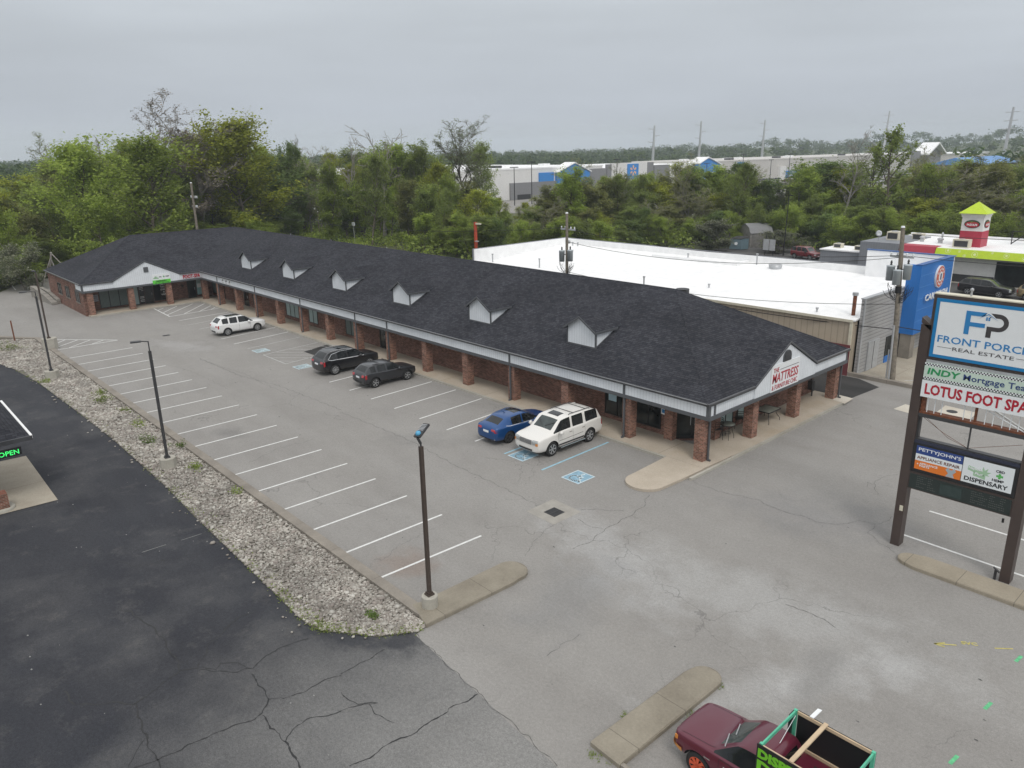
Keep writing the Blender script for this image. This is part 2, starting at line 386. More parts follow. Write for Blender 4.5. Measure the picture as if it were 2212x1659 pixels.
M['island'] = concrete('island_concrete', (0.30, 0.27, 0.215), (0.215, 0.19, 0.15), ((0, 0), (2.1, 0.3)), (0.17, 0.15, 0.12))
M['island2'] = concrete('island_concrete_x', (0.33, 0.29, 0.225), (0.27, 0.235, 0.18), ((1.85, 0.05), (0, 0)), (0.17, 0.15, 0.12))
M['base'] = concrete('footing_concrete', (0.44, 0.42, 0.37), (0.34, 0.32, 0.27), None, (0.22, 0.19, 0.15))
M['slab'] = concrete('pale_slab', (0.58, 0.54, 0.47), (0.50, 0.46, 0.39), None)
M['conc2'] = concrete('wash_concrete', (0.42, 0.38, 0.31), (0.35, 0.31, 0.25), ((4.5, 1.0), (4.5, 0)), (0.25, 0.21, 0.16))
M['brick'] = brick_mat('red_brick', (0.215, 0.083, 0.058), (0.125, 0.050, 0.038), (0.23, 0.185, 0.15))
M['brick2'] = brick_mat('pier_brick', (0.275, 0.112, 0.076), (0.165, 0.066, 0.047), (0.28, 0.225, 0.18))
M['shingle'] = shingle_mat('roof_shingle', (0.028, 0.030, 0.037), (0.056, 0.057, 0.066), (0.060, 0.058, 0.062))
M['siding'] = siding_mat('grey_siding', (0.70, 0.73, 0.76))
M['trim'] = simple('grey_trim', (0.085, 0.09, 0.097), 0.55)
M['gutter'] = simple('gutter_metal', (0.055, 0.056, 0.06), 0.4, var=0.3, scale=1.5)
M['soffit'] = simple('soffit', (0.30, 0.31, 0.33), 0.8)
M['frame'] = simple('window_frame', (0.02, 0.02, 0.02), 0.35)
M['glass'] = glass_mat('dark_glass', (0.02, 0.024, 0.024))
M['blind'] = siding_mat('blinds_glass', (0.14, 0.18, 0.17), 0.12, depth=0.25)
M['paleblind'] = siding_mat('pale_blinds', (0.34, 0.44, 0.43), 0.14, depth=0.75)
M['white'] = simple('white_paint', (0.80, 0.80, 0.79), 0.6, var=0.03)
M['line'] = simple('line_paint', (0.66, 0.66, 0.64), 0.8, var=0.12, scale=6)
M['faint'] = simple('faded_line_paint', (0.42, 0.42, 0.405), 0.85, var=0.2, scale=5)
M['bline'] = simple('blue_line_paint', (0.28, 0.47, 0.56), 0.8, var=0.15, scale=5)
M['bpad'] = simple('blue_pad_paint', (0.22, 0.36, 0.45), 0.8, var=0.25, scale=5)
M['bpad2'] = simple('faded_pad_paint', (0.33, 0.40, 0.41), 0.8, var=0.15, scale=5)
M['wline'] = simple('pale_pad_paint', (0.50, 0.60, 0.64), 0.8, var=0.12, scale=6)
M['bronze'] = simple('bronze_pole', (0.062, 0.045, 0.036), 0.5, var=0.15)
M['dgrey'] = simple('dark_pole', (0.045, 0.045, 0.047), 0.5)
M['signbrown'] = simple('sign_brown', (0.062, 0.044, 0.038), 0.45, var=0.1)
M['signwhite'] = simple('sign_white', (0.78, 0.80, 0.81), 0.35, var=0.02)
M['cream'] = simple('cream_edge', (0.62, 0.58, 0.46), 0.6, var=0.1)
M['signblue'] = simple('sign_blue', (0.012, 0.20, 0.46), 0.35, var=0.03)
M['letblue'] = simple('letter_blue', (0.03, 0.22, 0.50), 0.4, var=0)
M['letgrey'] = simple('letter_grey', (0.055, 0.05, 0.052), 0.4, var=0)
M['green'] = simple('letter_green', (0.02, 0.27, 0.09), 0.5, var=0)
M['red'] = simple('letter_red', (0.42, 0.012, 0.03), 0.45, var=0)
M['navy'] = simple('navy', (0.02, 0.045, 0.17), 0.4, var=0)
M['orange'] = simple('orange', (0.60, 0.14, 0.02), 0.4, var=0)
M['black'] = simple('black', (0.012, 0.012, 0.013), 0.5, var=0)
M['pgreen'] = simple('palegreen_panel', (0.55, 0.66, 0.57), 0.4, var=0.03)
M['lgreen'] = simple('leaf_green', (0.10, 0.42, 0.10), 0.5, var=0)
M['limebright'] = simple('lime_letter', (0.16, 0.50, 0.02), 0.5, var=0)
M['rust'] = simple('rust', (0.16, 0.055, 0.025), 0.8, var=0.4, scale=8)
M['galv'] = simple('galvanised', (0.45, 0.46, 0.47), 0.45, metal=0.3, var=0.1)
M['roofwhite'] = siding_mat('white_membrane', (0.86, 0.86, 0.855), 3.05, depth=0.985)
M['tan'] = siding_mat('tan_metal', (0.46, 0.39, 0.30), 0.45, depth=0.8)
M['greycorr'] = siding_mat('grey_corrugated', (0.36, 0.355, 0.35), 0.26, horiz=True, depth=0.6)
M['greywall'] = siding_mat('grey_ribbed', (0.22, 0.23, 0.25), 0.3, depth=0.88)
M['washblue'] = simple('wash_blue', (0.02, 0.16, 0.50), 0.4, var=0.06, scale=0.5)
M['washblued'] = simple('wash_blue_dark', (0.015, 0.09, 0.30), 0.45, var=0.06, scale=0.5)
M['lime'] = simple('lime_paint', (0.47, 0.62, 0.02), 0.5, var=0.06)
M['crimson'] = simple('crimson_paint', (0.42, 0.035, 0.065), 0.5, var=0.08)
M['cream2'] = simple('white_stucco', (0.70, 0.69, 0.67), 0.7, var=0.05)
M['wood'] = simple('pole_wood', (0.20, 0.175, 0.14), 0.9, var=0.3, scale=5)
M['wood2'] = simple('fence_wood', (0.21, 0.20, 0.185), 0.9, var=0.2)
M['lumber'] = simple('lumber', (0.55, 0.42, 0.28), 0.8, var=0.12)
M['teal'] = simple('teal_paint', (0.10, 0.46, 0.30), 0.6, var=0.12)
M['cream3'] = simple('store_white', (0.70, 0.69, 0.67), 0.7, var=0.04, scale=0.2)
M['beige'] = simple('store_beige', (0.52, 0.50, 0.47), 0.7, var=0.04, scale=0.2)
M['storegrey'] = simple('store_grey', (0.21, 0.21, 0.215), 0.7, var=0.05, scale=0.2)
M['storeblue'] = simple('store_blue', (0.03, 0.22, 0.58), 0.6, var=0.05, scale=0.2)
M['spark'] = simple('spark_yellow', (0.85, 0.48, 0.22), 0.6, var=0)
M['transformer'] = simple('transformer_grey', (0.42, 0.46, 0.48), 0.5, var=0.08)
M['yellow'] = simple('yellow_paint', (0.50, 0.44, 0.12), 0.8, var=0.3, scale=9)
M['neon'] = simple('green_marking_paint', (0.12, 0.46, 0.22), 0.8, var=0.3, scale=9)
M['crack'] = simple('crack_sealant', (0.085, 0.082, 0.078), 0.8, var=0.2)
M['crackd'] = simple('dark_sealant', (0.026, 0.026, 0.027), 0.8, var=0.2)
M['led'] = simple('green_led', (0.02, 0.3, 0.05), 0.5, var=0, emit=(0.05, 0.9, 0.18), estr=1.3)

# ------------------------------------------------------------------ the setting: ground, lots, drives
def sheet(name, pts, z, mat, thick=0.0):
    mb = MB()
    if thick: mb.prism(pts, z - thick, z)
    else: mb.poly([(x, y, z) for x, y in pts])
    return struct(mb.build(name, mat))

def soil_mat():
    m, n, l, b = mat_new('soil_and_grass'); p = wpos(n, l)
    f = rng_map(n, l, noise(n, l, p, 0.05, 6, .65), 0.4, 0.6)
    c = mixc(n, l, f, (0.050, 0.075, 0.022), (0.085, 0.088, 0.045))
    c = mixc(n, l, rng_map(n, l, noise(n, l, p, 0.5, 6, .7), .45, .7), c, (0.10, 0.13, 0.035))
    l.new(c, b.inputs['Base Color']); b.inputs['Roughness'].default_value = 1.0
    bump(n, l, noise(n, l, p, 3, 6), 0.8, 0.3, b); return m
M['soil'] = soil_mat()
# terrain: flat here, rising into low hills far off on the right
def hill(x, y):
    d = math.hypot(x, y)
    if d < 420: return -0.05
    a = math.degrees(math.atan2(y, x))            # camera looks along -42 degrees
    k = min(1, (d - 420) / 900.0)
    amp = 1 + 21 * max(0, min(1, (-a - 46) / 24.0))
    return -0.05 + k * k * amp * (0.75 + 0.25 * math.sin(a * 0.9) + 0.12 * math.sin(a * 2.7 + 1))
gm = MB(); rad = [0, 30, 60, 120, 200, 300, 420, 520, 640, 780, 950, 1150, 1400, 1800, 2400]; na = 96
gm.v.append((0, 0, -0.05))
for r_ in rad[1:]:
    for i in range(na):
        t = 2 * math.pi * i / na; x, y = r_ * math.cos(t), r_ * math.sin(t); gm.v.append((x, y, hill(x, y)))
for i in range(na):
    gm.f.append((0, 1 + i, 1 + (i + 1) % na)); gm.m.append(0); gm.sm.append(True)
for j in range(len(rad) - 2):
    for i in range(na):
        a0 = 1 + j * na; a1 = a0 + na
        gm.f.append((a0 + i, a1 + i, a1 + (i + 1) % na, a0 + (i + 1) % na)); gm.m.append(0); gm.sm.append(True)
struct(gm.build('ground', M['soil']))

sheet('parking_lot', [(-30, -12.0), (11.0, -11.45), (13.2, -11.62), (14.8, -11.78), (18.5, -12.1), (18.7, -12.75), (78.5, -12.75), (80.5, -11.2), (84, -9.5), (96, -6.0), (112, -8.0), (111, -15.4), (117, -18.6), (119.5, -22.6), (112, -30), (106, -47.5), (24, -47.5), (23.5, -51.45), (-30, -51.45)], 0.0, M['lot'])
drive_edge = [(70.6, -8.77), (67.78, -9.3), (62, -9.8), (54.0, -10.06), (46.1, -10.25), (36.8, -10.18), (32.8, -10.0), (27, -9.85), (24.2, -9.79), (22.2, -9.71), (21.4, -9.76), (20.9, -9.9), (20.33, -10.34), (19.3, -11.09), (18.62, -12.18)]
sheet('dark_driveway', [(11.0, -11.45), (-30, -12.0), (-30, 30), (60, 30), (90, 10), (84, -2), (76, -7.4)] + drive_edge + [(18.2, -12.08), (14.8, -11.78), (13.2, -11.62)], -0.002, M['seal'])
sheet('fresh_asphalt_patch', [(56.35, -27.8), (54.6, -27.85), (54.3, -30.3), (57.1, -30.3)], 0.004, M['patch'])
sheet('fresh_asphalt_patch', [(19.5, -46.4), (19.2, -50.3), (21.0, -51.3), (30, -51.3), (30, -46.4)], 0.004, M['patch'])
sheet('wash_apron', [(-30, -51.75), (-30, -66), (20.4, -66), (21.85, -66), (21.85, -51.75)], 0.03, M['conc2'])
sheet('rear_parking_lot', [(-40, -66), (21.6, -66.2), (64, -66.6), (69, -90), (68.2, -103), (66.5, -124), (58, -118), (55, -116), (30, -114), (-40, -112)], 0.0, M['lot2'])
sheet('restaurant_walk', [(14, -97.4), (14, -95.9), (33, -96.2), (33, -97.6)], 0.12, M['slab'], 0.12)
sheet('store_lot', [(112, -150), (189, -120), (189, -760), (80, -640), (86, -205)], 0.0, M['lot'])
# manhole slabs in the drive, drain apron
for pts in ([(16.75, -46.5), (16.6, -47.9), (14.8, -47.6), (14.9, -46.2)], [(14.7, -47.5), (14.8, -49.35), (12.95, -49.2), (12.9, -47.45)]):
    sheet('concrete_pad', pts, 0.005, M['slab'])
sheet('drain_apron', [(22.55, -22.8), (22.5, -21.05), (20.75, -21.0), (20.75, -22.75)], 0.006, simple('apron_concrete', (.315, .297, .265), .9, var=.12, scale=2))
sheet('ramp_slab', [(20.7, -45.95), (20.2, -46.5), (19.2, -46.4), (19.1, -45.0), (20.0, -45.3)], 0.135, M['slab'])
sheet('left_entry_pad', [(46.8, -2.0), (46.55, -6.02), (38.98, -5.91), (39.2, -2.0)], 0.03, M['conc2'])
# sidewalk of the shops
sw = MB(); sw.prism([(85.55, -30.45), (85.5, -19.2), (88.2, -19.2), (88.2, -32.8), (21.7, -32.8), (21.7, -46.3), (19.4, -46.3), (19.4, -33.6), (19.55, -30.45)][::-1], -0.02, 0.13)
struct(sw.build('sidewalk', M['walk']))
nose = [(21.78, -30.44), (21.62, -27.5)] + [(20.62 + 1.0 * math.cos(t), -27.2 + 1.0 * math.sin(t) * 0.95) for t in [R(a) for a in range(0, 181, 12)]] + [(19.55, -28.5), (19.5, -30.44)]
ns = MB(); ns.prism(nose[::-1], -0.02, 0.128); struct(ns.build('sidewalk_nose', M['walk']))
kb = MB()
for (x0, x1, y0, y1) in ((21.8, 85.4, -30.44, -30.29), (19.25, 19.395, -46.3, -29.0), (85.35, 85.545, -30.28, -19.2)):
    kb.box(x0, x1, y0, y1, -0.02, 0.122)
struct(kb.build('sidewalk_kerb', M['base']))
kb = MB(); kb.box(18.9, 78.3, -13.16, -12.74, -0.02, 0.15); kb.ext([(78.3, -13.16, -.02), (78.3, -12.74, -.02), (81.2, -10.5, -.02), (81.6, -10.85, -.02)], (0, 0, .17)); kb.ext([(81.2, -10.5, -.02), (81.6, -10.85, -.02), (88.3, -7.7, -.02), (88.0, -7.3, -.02)], (0, 0, .17))
struct(kb.build('lot_kerb', M['kerb']))
kb = MB(); kb.box(-30, 24, -51.75, -51.42, -0.02, 0.26); struct(kb.build('rear_kerb', M['kerb']))
def island(name, pts, mat, h=0.16):
    mb = MB(); n = len(pts); c = Vector((sum(p[0] for p in pts) / n, sum(p[1] for p in pts) / n))
    ins = []
    for p in pts:
        d = (c - Vector(p)).normalized() * 0.05; ins.append((p[0] + d.x, p[1] + d.y))
    vs = [(x, y, -0.02) for x, y in pts] + [(x, y, h - .03) for x, y in pts] + [(x, y, h) for x, y in ins]
    mb.add(vs, [(i, (i + 1) % n, n + (i + 1) % n, n + i) for i in range(n)] + [(n + i, n + (i + 1) % n, 2 * n + (i + 1) % n, 2 * n + i) for i in range(n)])
    mb.add(ins and [(x, y, h) for x, y in ins], [tuple(range(n))])
    return struct(mb.build(name, mat))
island('traffic_island', [(19.85, -12.9), (18.55, -12.6), (18.45, -16.5), (18.5, -16.9)] + [(19.15 + .66 * math.cos(t), -17.05 + .62 * math.sin(t)) for t in [R(a) for a in range(185, 356, 15)]] + [(19.8, -16.9), (19.78, -13.2)], M['island'])
island('traffic_island', [(11.12, -12.65), (10.05, -12.6), (10.02, -16.9)] + [(10.52 + .5 * math.cos(t), -17.15 + .5 * math.sin(t)) for t in [R(a) for a in range(190, 351, 16)]] + [(11.08, -16.9)], M['island'])
island('traffic_island', [(2.0, -28.1), (8.7, -28.17), (9.12, -28.3)] + [(9.0 + .42 * math.cos(t), -28.72 + .42 * math.sin(t)) for t in [R(a) for a in range(60, -75, -15)]] + [(8.6, -29.3), (2.0, -29.25)], M['island2'])
kb = MB(); kb.box(-5, 10.04, -12.74, -12.62, -0.02, 0.14); struct(kb.build('drive_kerb', M['kerb']))
sheet('verge', [(10.0, -12.62), (9.6, -12.02), (8.0, -11.9), (-5, -11.9), (-5, -12.62)], 0.03, M['soil'])

# painted lines
def stripe(mb, x0, y0, x1, y1, w, z=0.006):
    d = Vector((x1 - x0, y1 - y0)); n = Vector((-d.y, d.x)).normalized() * w / 2
    mb.poly([(x0 + n.x, y0 + n.y, z), (x0 - n.x, y0 - n.y, z), (x1 - n.x, y1 - n.y, z), (x1 + n.x, y1 + n.y, z)])
ln = MB()
for k in range(19): 
    xs = 22.25 + 2.725 * k
    if xs < 71: stripe(ln, xs + (0.12 if k < 1 else 0), -13.25, xs - 0.05, -18.12, 0.11)
stripe(ln, 78.1, -13.1, 72.55, -18.05, 0.11); stripe(ln, 72.5, -13.3, 72.5, -18.05, 0.11)
for a, b in (((77.2, -13.95), (75.7, -12.75)), ((76.3, -14.8), (74.6, -13.2)), ((75.4, -15.6), (73.6, -13.5)), ((74.5, -16.4), (72.6, -14.2)), ((73.5, -17.2), (72.6, -16.0))): stripe(ln, *a, *b, 0.09)
for x in (28.05 + 2.72, 33.45, 36.17, 38.9, 41.63, 44.35, 47.1): stripe(ln, x + (.3 if x < 31 else .2), -30.1, x - (.0 if x < 31 else .1), -24.9, 0.11)
for x in (63.65, 66.35): stripe(ln, x + .45, -30.3, x - .4, -24.8, 0.11)
for x in (77.2,): stripe(ln, x + .2, -30.3, x - .3, -25.0, 0.10)
stripe(ln, 85.33, -25.35, 79.65, -25.05, 0.11); stripe(ln, 79.65, -25.05, 80.25, -30.35, 0.11)
for a, b in (((84.85, -26.15), (84.0, -25.3)), ((84.9, -27.6), (82.2, -25.2)), ((84.9, -29.3), (80.7, -25.15)), ((84.2, -30.4), (79.95, -26.6)), ((82.4, -30.4), (80.05, -28.2)), ((81.2, -30.4), (80.2, -29.5))): stripe(ln, *a, *b, 0.09)
stripe(ln, 10.08, -33.73, 1.0, -33.68, 0.12); stripe(ln, 10.07, -30.73, 9.0, -30.7, 0.12); stripe(ln, 9.0, -30.7, 1.0, -30.5, 0.12)
stripe(ln, 10.3, -36.8, 1.0, -36.7, 0.12)
for a, b in (((118.5, -20), (114.5, -20)), ((116, -17.6), (111.5, -17.2)), ((110, -14.6), (105.5, -14.2)), ((104, -12), (100, -11.6))): stripe(ln, *a, *b, 0.12)
struct(ln.build('parking_line_markings', M['line']))
ln = MB()
for x in (61.1, 69.1, 71.8, 74.5): stripe(ln, x + .35, -30.2, x - .35, -24.9, 0.09)
stripe(ln, 57.84, -24.97, 53.9, -24.98, 0.09); stripe(ln, 57.84, -24.97, 58.4, -30.2, 0.09); stripe(ln, 53.9, -24.98, 54.3, -27.6, 0.09)
for (a, b) in (((57.75, -26.1), (56.2, -27.65)), ((57.8, -25.0), (54.8, -27.75)), ((56.6, -24.95), (54.0, -27.4)), ((55.1, -25.0), (53.95, -26.0)), ((58.05, -27.3), (56.5, -28.65)), ((58.2, -28.6), (56.6, -30.05))): stripe(ln, *a, *b, 0.07)
for (a, b) in (((18.6, -52.9), (16.0, -55.2)), ((18.0, -52.6), (15.4, -54.9)), ((52, -104), (49, -108)), ((56, -106), (53.5, -109)), ((12.5, -50.5), (6.0, -43.0)), ((24, -92), (21, -94.5))): stripe(ln, *a, *b, 0.12, 0.036)
struct(ln.build('faded_line_markings', M['faint']))
ln = MB(); stripe(ln, 26.25, -30.1, 24.6, -25.1, 0.10); ln = MB()
stripe(ln, 25.42, -30.05, 25.3, -24.75, 0.12); stripe(ln, 28.35, -30.05, 28.25, -24.85, 0.12)
struct(ln.build('blue_line_markings', M['bline']))

def wheelchair(mb, cx, cy, s, z, flip=1):
    """the seated-figure mark, s metres high; its head points to +y"""
    P = lambda u, v: (cx - u * s * flip, cy - v * s, z)
    def seg(a, b, w=0.105):
        a = Vector(a); b = Vector(b); n = Vector((-(b - a).y, (b - a).x)).normalized() * w / 2; d = (b - a).normalized() * w * .3
        mb.poly([P(*(a + n - d)), P(*(a - n - d)), P(*(b - n + d)), P(*(b + n + d))])
    mb.poly([P(-.02 + .085 * math.cos(t), .41 + .085 * math.sin(t)) for t in [R(a) for a in range(0, 360, 30)]])
    seg((-.02, .32), (0, .02)); seg((0, .02), (.22, .0)); seg((.22, .0), (.33, -.30)); seg((.33, -.30), (.42, -.27)); seg((-.01, .16), (.2, .15))
    pts = [(-.02 + .27 * math.cos(t), -.12 + .27 * math.sin(t)) for t in [R(a) for a in range(110, 345, 18)]]
    for a, b in zip(pts, pts[1:]): seg(a, b, .085)
def pad(x0, x1, y0, y1, faded):
    a = MB(); a.rect((x0, y0, .006), (x1 - x0, 0, 0), (0, y1 - y0, 0)); struct(a.build('accessible_space_marking', M['bpad2' if faded else 'bpad']))
    b = MB(); w = .07
    for (u0, u1, v0, v1) in ((x0, x1, y0, y0 + w), (x0, x1, y1 - w, y1), (x0, x0 + w, y0 + w, y1 - w), (x1 - w, x1, y0 + w, y1 - w)): b.rect((u0, v0, .010), (u1 - u0, 0, 0), (0, v1 - v0, 0))
    wheelchair(b, (x0 + x1) / 2, (y0 + y1) / 2 + .04, 1.12, .0102, 1); struct(b.build('accessible_symbol_marking', M['wline']))
pad(22.83, 24.0, -26.05, -24.80, False); pad(26.78, 27.95, -26.05, -24.80, False); pad(58.75, 59.9, -26.05, -24.88, True); pad(51.66, 52.73, -26.14, -24.93, True)

# utility marking paint on the drive
ym = MB()
stripe(ym, 6.42, -24.0, 5.9, -24.42, .045); stripe(ym, 6.42, -24.0, 6.2, -24.28, .05); stripe(ym, 6.42, -24.0, 6.12, -24.05, .05)
stripe(ym, 5.01, -25.12, 4.6, -25.50, .045)
u_ = (Vector((5.35, -24.81)) - Vector((5.72, -24.55))).normalized()
letters('SVC', (5.80, -24.60, .006), (u_.x, u_.y, 0), (-u_.y * 1, u_.x, 0), .48, .16, None, mb=ym, bold=.03, depth=.002)
struct(ym.build('yellow_survey_marking', M['yellow']))
ym = MB(); 
for x, y, a in ((4.33, -25.07, 2), (4.29, -22.07, -2), (4.235, -19.2, 1)): stripe(ym, x - .02, y - .22, x + .02, y + .22, .10)
struct(ym.build('green_survey_marking', M['neon']))

ln = MB()
for a, b in (((30.9, -7.2), (30.87, -8.15)), ((30.8, -8.75), (30.77, -9.6))): stripe(ln, *a, *b, .03)
rf = random.Random(9)
for k in range(70):
    x, y = rf.uniform(14, 55), rf.uniform(-11.5, 0); a = rf.uniform(0, 6.28); s = rf.uniform(.012, .035)
    if x < 19 or y > -9.6: ln.poly([(x + s * 1.6 * math.cos(a + t), y + s * math.sin(a + t), .007) for t in (0, 1.6, 3.1, 4.6)])
struct(ln.build('pale_fleck_markings', simple('dusty_white', (.24, .24, .23), .9, var=.2)))
# cracks and their filler
def ribbon(mb, pts, w, z, r_):
    P = []
    for a, b in zip(pts, pts[1:]):
        a = Vector(a); b = Vector(b); L_ = (b - a).length; k = max(2, int(L_ / 0.09)); n = Vector((-(b - a).y, (b - a).x)).normalized()
        for i in range(k): P.append(a.lerp(b, i / k) + n * (r_.uniform(-1, 1) * .016 + .05 * math.sin(i * .55 + L_) * min(1, L_)))
    P.append(Vector(pts[-1])); L = []
    for i, p in enumerate(P):
        d = (P[min(i + 1, len(P) - 1)] - P[max(i - 1, 0)]).normalized(); n = Vector((-d.y, d.x)) * w * r_.uniform(.12, .72)
        L.append((p + n, p - n))
    for (a, b), (c, d) in zip(L, L[1:]): mb.poly([(a.x, a.y, z), (b.x, b.y, z), (d.x, d.y, z), (c.x, c.y, z)])
rc = random.Random(3)
DK = [
    (0.07, [(23.64, -2.67), (22.67, -2.82), (22.10, -3.60), (21.53, -4.10)]),
    (0.07, [(21.53, -4.10), (21.65, -4.51), (21.90, -5.04), (22.15, -5.62), (21.88, -6.12)]),
    (0.07, [(22.19, -5.68), (23.50, -5.78), (24.51, -5.81), (25.50, -5.73), (26.24, -5.55), (26.76, -5.55), (27.13, -5.24)]),
    (0.06, [(21.95, -6.15), (22.78, -6.77), (23.35, -7.64), (23.62, -8.13), (23.66, -8.77)]),
    (0.05, [(21.92, -6.14), (21.67, -6.29), (21.39, -6.47), (21.59, -6.70), (21.31, -7.04), (20.64, -7.36)]),
    (0.05, [(21.78, -6.11), (21.31, -6.44), (20.82, -6.93), (20.78, -7.22)]),
    (0.06, [(20.64, -7.36), (20.88, -7.78), (21.01, -8.37), (20.96, -8.90), (20.83, -9.39)]),
    (0.07, [(20.44, -7.19), (19.58, -7.17), (18.96, -7.08), (18.56, -6.70), (18.47, -6.43), (18.64, -5.81), (18.74, -5.28), (18.75, -4.47), (18.82, -3.88), (18.94, -3.29)]),
    (0.07, [(21.50, -4.09), (20.81, -3.98), (20.04, -3.91), (19.34, -3.81), (18.86, -3.84), (18.46, -3.81)]),
    (0.05, [(19.90, -3.85), (19.55, -3.51), (19.06, -3.17)]),
    (0.07, [(18.44, -6.65), (17.70, -6.63), (17.02, -6.66), (16.40, -6.58), (15.88, -6.52)]),
    (0.05, [(17.02, -6.66), (17.31, -7.04), (17.37, -7.50), (17.02, -8.41)]),
    (0.05, [(18.96, -7.08), (18.64, -7.52), (18.50, -8.10), (18.58, -8.72), (18.40, -9.22)]),
    (0.06, [(14.98, -7.50), (14.93, -8.78), (14.82, -9.91), (14.89, -10.74), (14.82, -11.76)]),
    (0.04, [(17.02, -8.41), (16.83, -9.08), (16.56, -9.38), (16.93, -8.93), (17.35, -8.82), (17.72, -8.82)]),
    (0.03, [(16.75, -9.16), (16.25, -9.03), (15.55, -9.28)]),
    (0.05, [(18.44, -9.24), (18.49, -9.77), (18.48, -10.39), (18.57, -10.92)]),
    (0.05, [(30.99, -4.12), (31.03, -4.72), (31.56, -5.34)]),
    (0.04, [(31.58, -6.10), (30.65, -6.36), (29.92, -6.61), (29.64, -7.40), (29.37, -8.28), (29.12, -9.25)]),
    (0.05, [(46.54, -7.46), (46.45, -8.53), (46.49, -9.50), (46.39, -10.30)]),
    (0.05, [(39.00, -5.91), (37.67, -6.10), (36.69, -6.31)]),
]
LT = [
    (0.04, [(18.55, -12.13), (17.12, -11.97), (16.06, -11.88), (14.80, -11.78), (13.91, -11.67), (13.41, -11.70), (12.59, -11.65), (11.24, -11.49)]),
    (0.04, [(40.59, -22.13), (37.87, -22.24), (33.41, -22.38), (28.86, -22.00), (25.68, -21.97), (22.52, -21.84)]),
    (0.04, [(19.74, -26.28), (19.18, -25.23), (19.00, -24.12), (18.96, -23.12), (18.92, -22.16), (18.66, -21.09), (18.76, -20.08)]),
    (0.03, [(20.80, -21.04), (20.51, -19.95), (20.07, -18.91), (19.65, -18.29)]),
    (0.03, [(20.88, -22.85), (20.45, -23.40), (19.48, -24.17)]),
    (0.03, [(20.37, -22.09), (19.42, -22.04), (19.01, -22.27)]),
    (0.035, [(19.17, -28.94), (17.60, -28.92), (15.96, -29.41), (14.72, -29.11), (13.68, -29.33), (12.82, -29.29), (12.01, -30.01), (11.86, -30.56), (11.01, -31.03), (10.99, -32.07)]),
    (0.03, [(9.48, -28.91), (10.30, -29.30), (11.05, -29.82), (11.20, -30.84)]),
    (0.03, [(12.65, -36.81), (13.06, -35.75), (12.96, -34.83), (12.34, -33.78)]),
    (0.03, [(12.92, -34.75), (13.30, -34.86), (13.02, -34.29)]),
    (0.04, [(10.84, -22.60), (10.23, -22.69), (9.57, -22.72), (9.01, -22.55)]),
    (0.03, [(14.64, -14.51), (14.70, -15.18), (14.70, -16.14)]),
    (0.03, [(60.23, -18.38), (57.18, -18.92), (54.16, -19.03), (50.65, -19.06)]),
    (0.05, [(60.66, -20.82), (53.20, -21.06), (48.99, -21.94), (40.99, -22.36)]),
    (0.03, [(36.89, -14.50), (37.69, -16.46), (37.51, -18.63)]),
    (0.03, [(60.24, -20.74), (56.75, -21.15), (53.51, -21.54), (50.08, -21.37), (46.31, -21.55)]),
]
cm_ = MB()
for w, pts in DK: ribbon(cm_, pts, w * .65, .004, rc)
struct(cm_.build('sealed_crack_lines', M['crackd']))
cm_ = MB()
for w, pts in LT: ribbon(cm_, pts, w * .5, .005, rc)
for x in np.arange(19.9, 78, 1.7):      # dirt along the inside of the lot kerb
    ribbon(cm_, [(x, -13.19 - rc.uniform(0, .02)), (x + 1.5, -13.19 - rc.uniform(0, .03))], rc.uniform(.02, .07), .005, rc)
for i in range(60):
    x, y = rc.uniform(3, 60), rc.uniform(-30, -13.5); a = rc.uniform(0, 6.28); s = rc.uniform(.03, .09)
    if 19 < x < 22.5 and y > -18: continue
    cm_.poly([(x + s * math.cos(a + t) * rc.uniform(.5, 1.2), y + s * .6 * math.sin(a + t) * rc.uniform(.5, 1.2), .0055) for t in (0, 1.1, 2.2, 3.3, 4.3, 5.4)])
struct(cm_.build('crack_lines', M['crack']))

# ------------------------------------------------------------------ the L-shaped brick shop building
EZ = 3.35; SL = 0.503
shop = thing('shop_building', 'long L-shaped brick shopping strip with dark shingle roof, six dormers and a pier arcade', 'building', (60, -36, 0))
mb = MB()
# walls: L-shaped body, near corner cut off at the entrance
body = [(23.0, -32.8), (21.7, -34.15), (21.7, -45.95), (101.0, -45.95), (101.0, -19.0), (86.3, -19.0), (86.3, -19.3), (88.2, -19.3), (88.2, -32.8)]
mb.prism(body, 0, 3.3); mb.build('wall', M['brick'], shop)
# roof
A_, B_, C_, D_, E_, F_ = (19.78, -30.78, EZ), (19.78, -46.12, EZ), (101.25, -46.12, EZ), (101.25, -18.72, EZ), (85.8, -18.72, EZ), (85.8, -30.78, EZ)
R1, R2, R3 = (27.39, -38.45, 7.2), (93.5, -38.45, 7.2), (93.5, -26.43, 7.2)
mb = MB()
for f in ((B_, A_, R1), (A_, F_, R2, R1), (F_, E_, R3, R2), (E_, D_, R3), (D_, C_, R2, R3), (C_, B_, R1, R2)): mb.poly(f[::-1])
mb.poly([(p[0], p[1], EZ - .03) for p in (A_, B_, C_, D_, E_, F_)])
for p, q in ((A_, B_), (B_, C_), (C_, D_), (D_, E_), (E_, F_), (F_, A_)): mb.poly([p, q, (q[0], q[1], EZ - .03), (p[0], p[1], EZ - .03)])
roof = mb.build('roof', M['shingle'], shop)
cap = MB()
def capline(p, q, w=.14):
    p = Vector(p); q = Vector(q); cap.cyl(p + Vector((0, 0, -.05)), q + Vector((0, 0, -.05)), .075, n=6)
for p, q in ((R1, R2), (R2, R3), (A_, R1), (B_, R1), (R3, E_), (R3, D_), (R2, C_)): capline(p, q)
cap.build('ridge_cap', M['shingle'], roof)
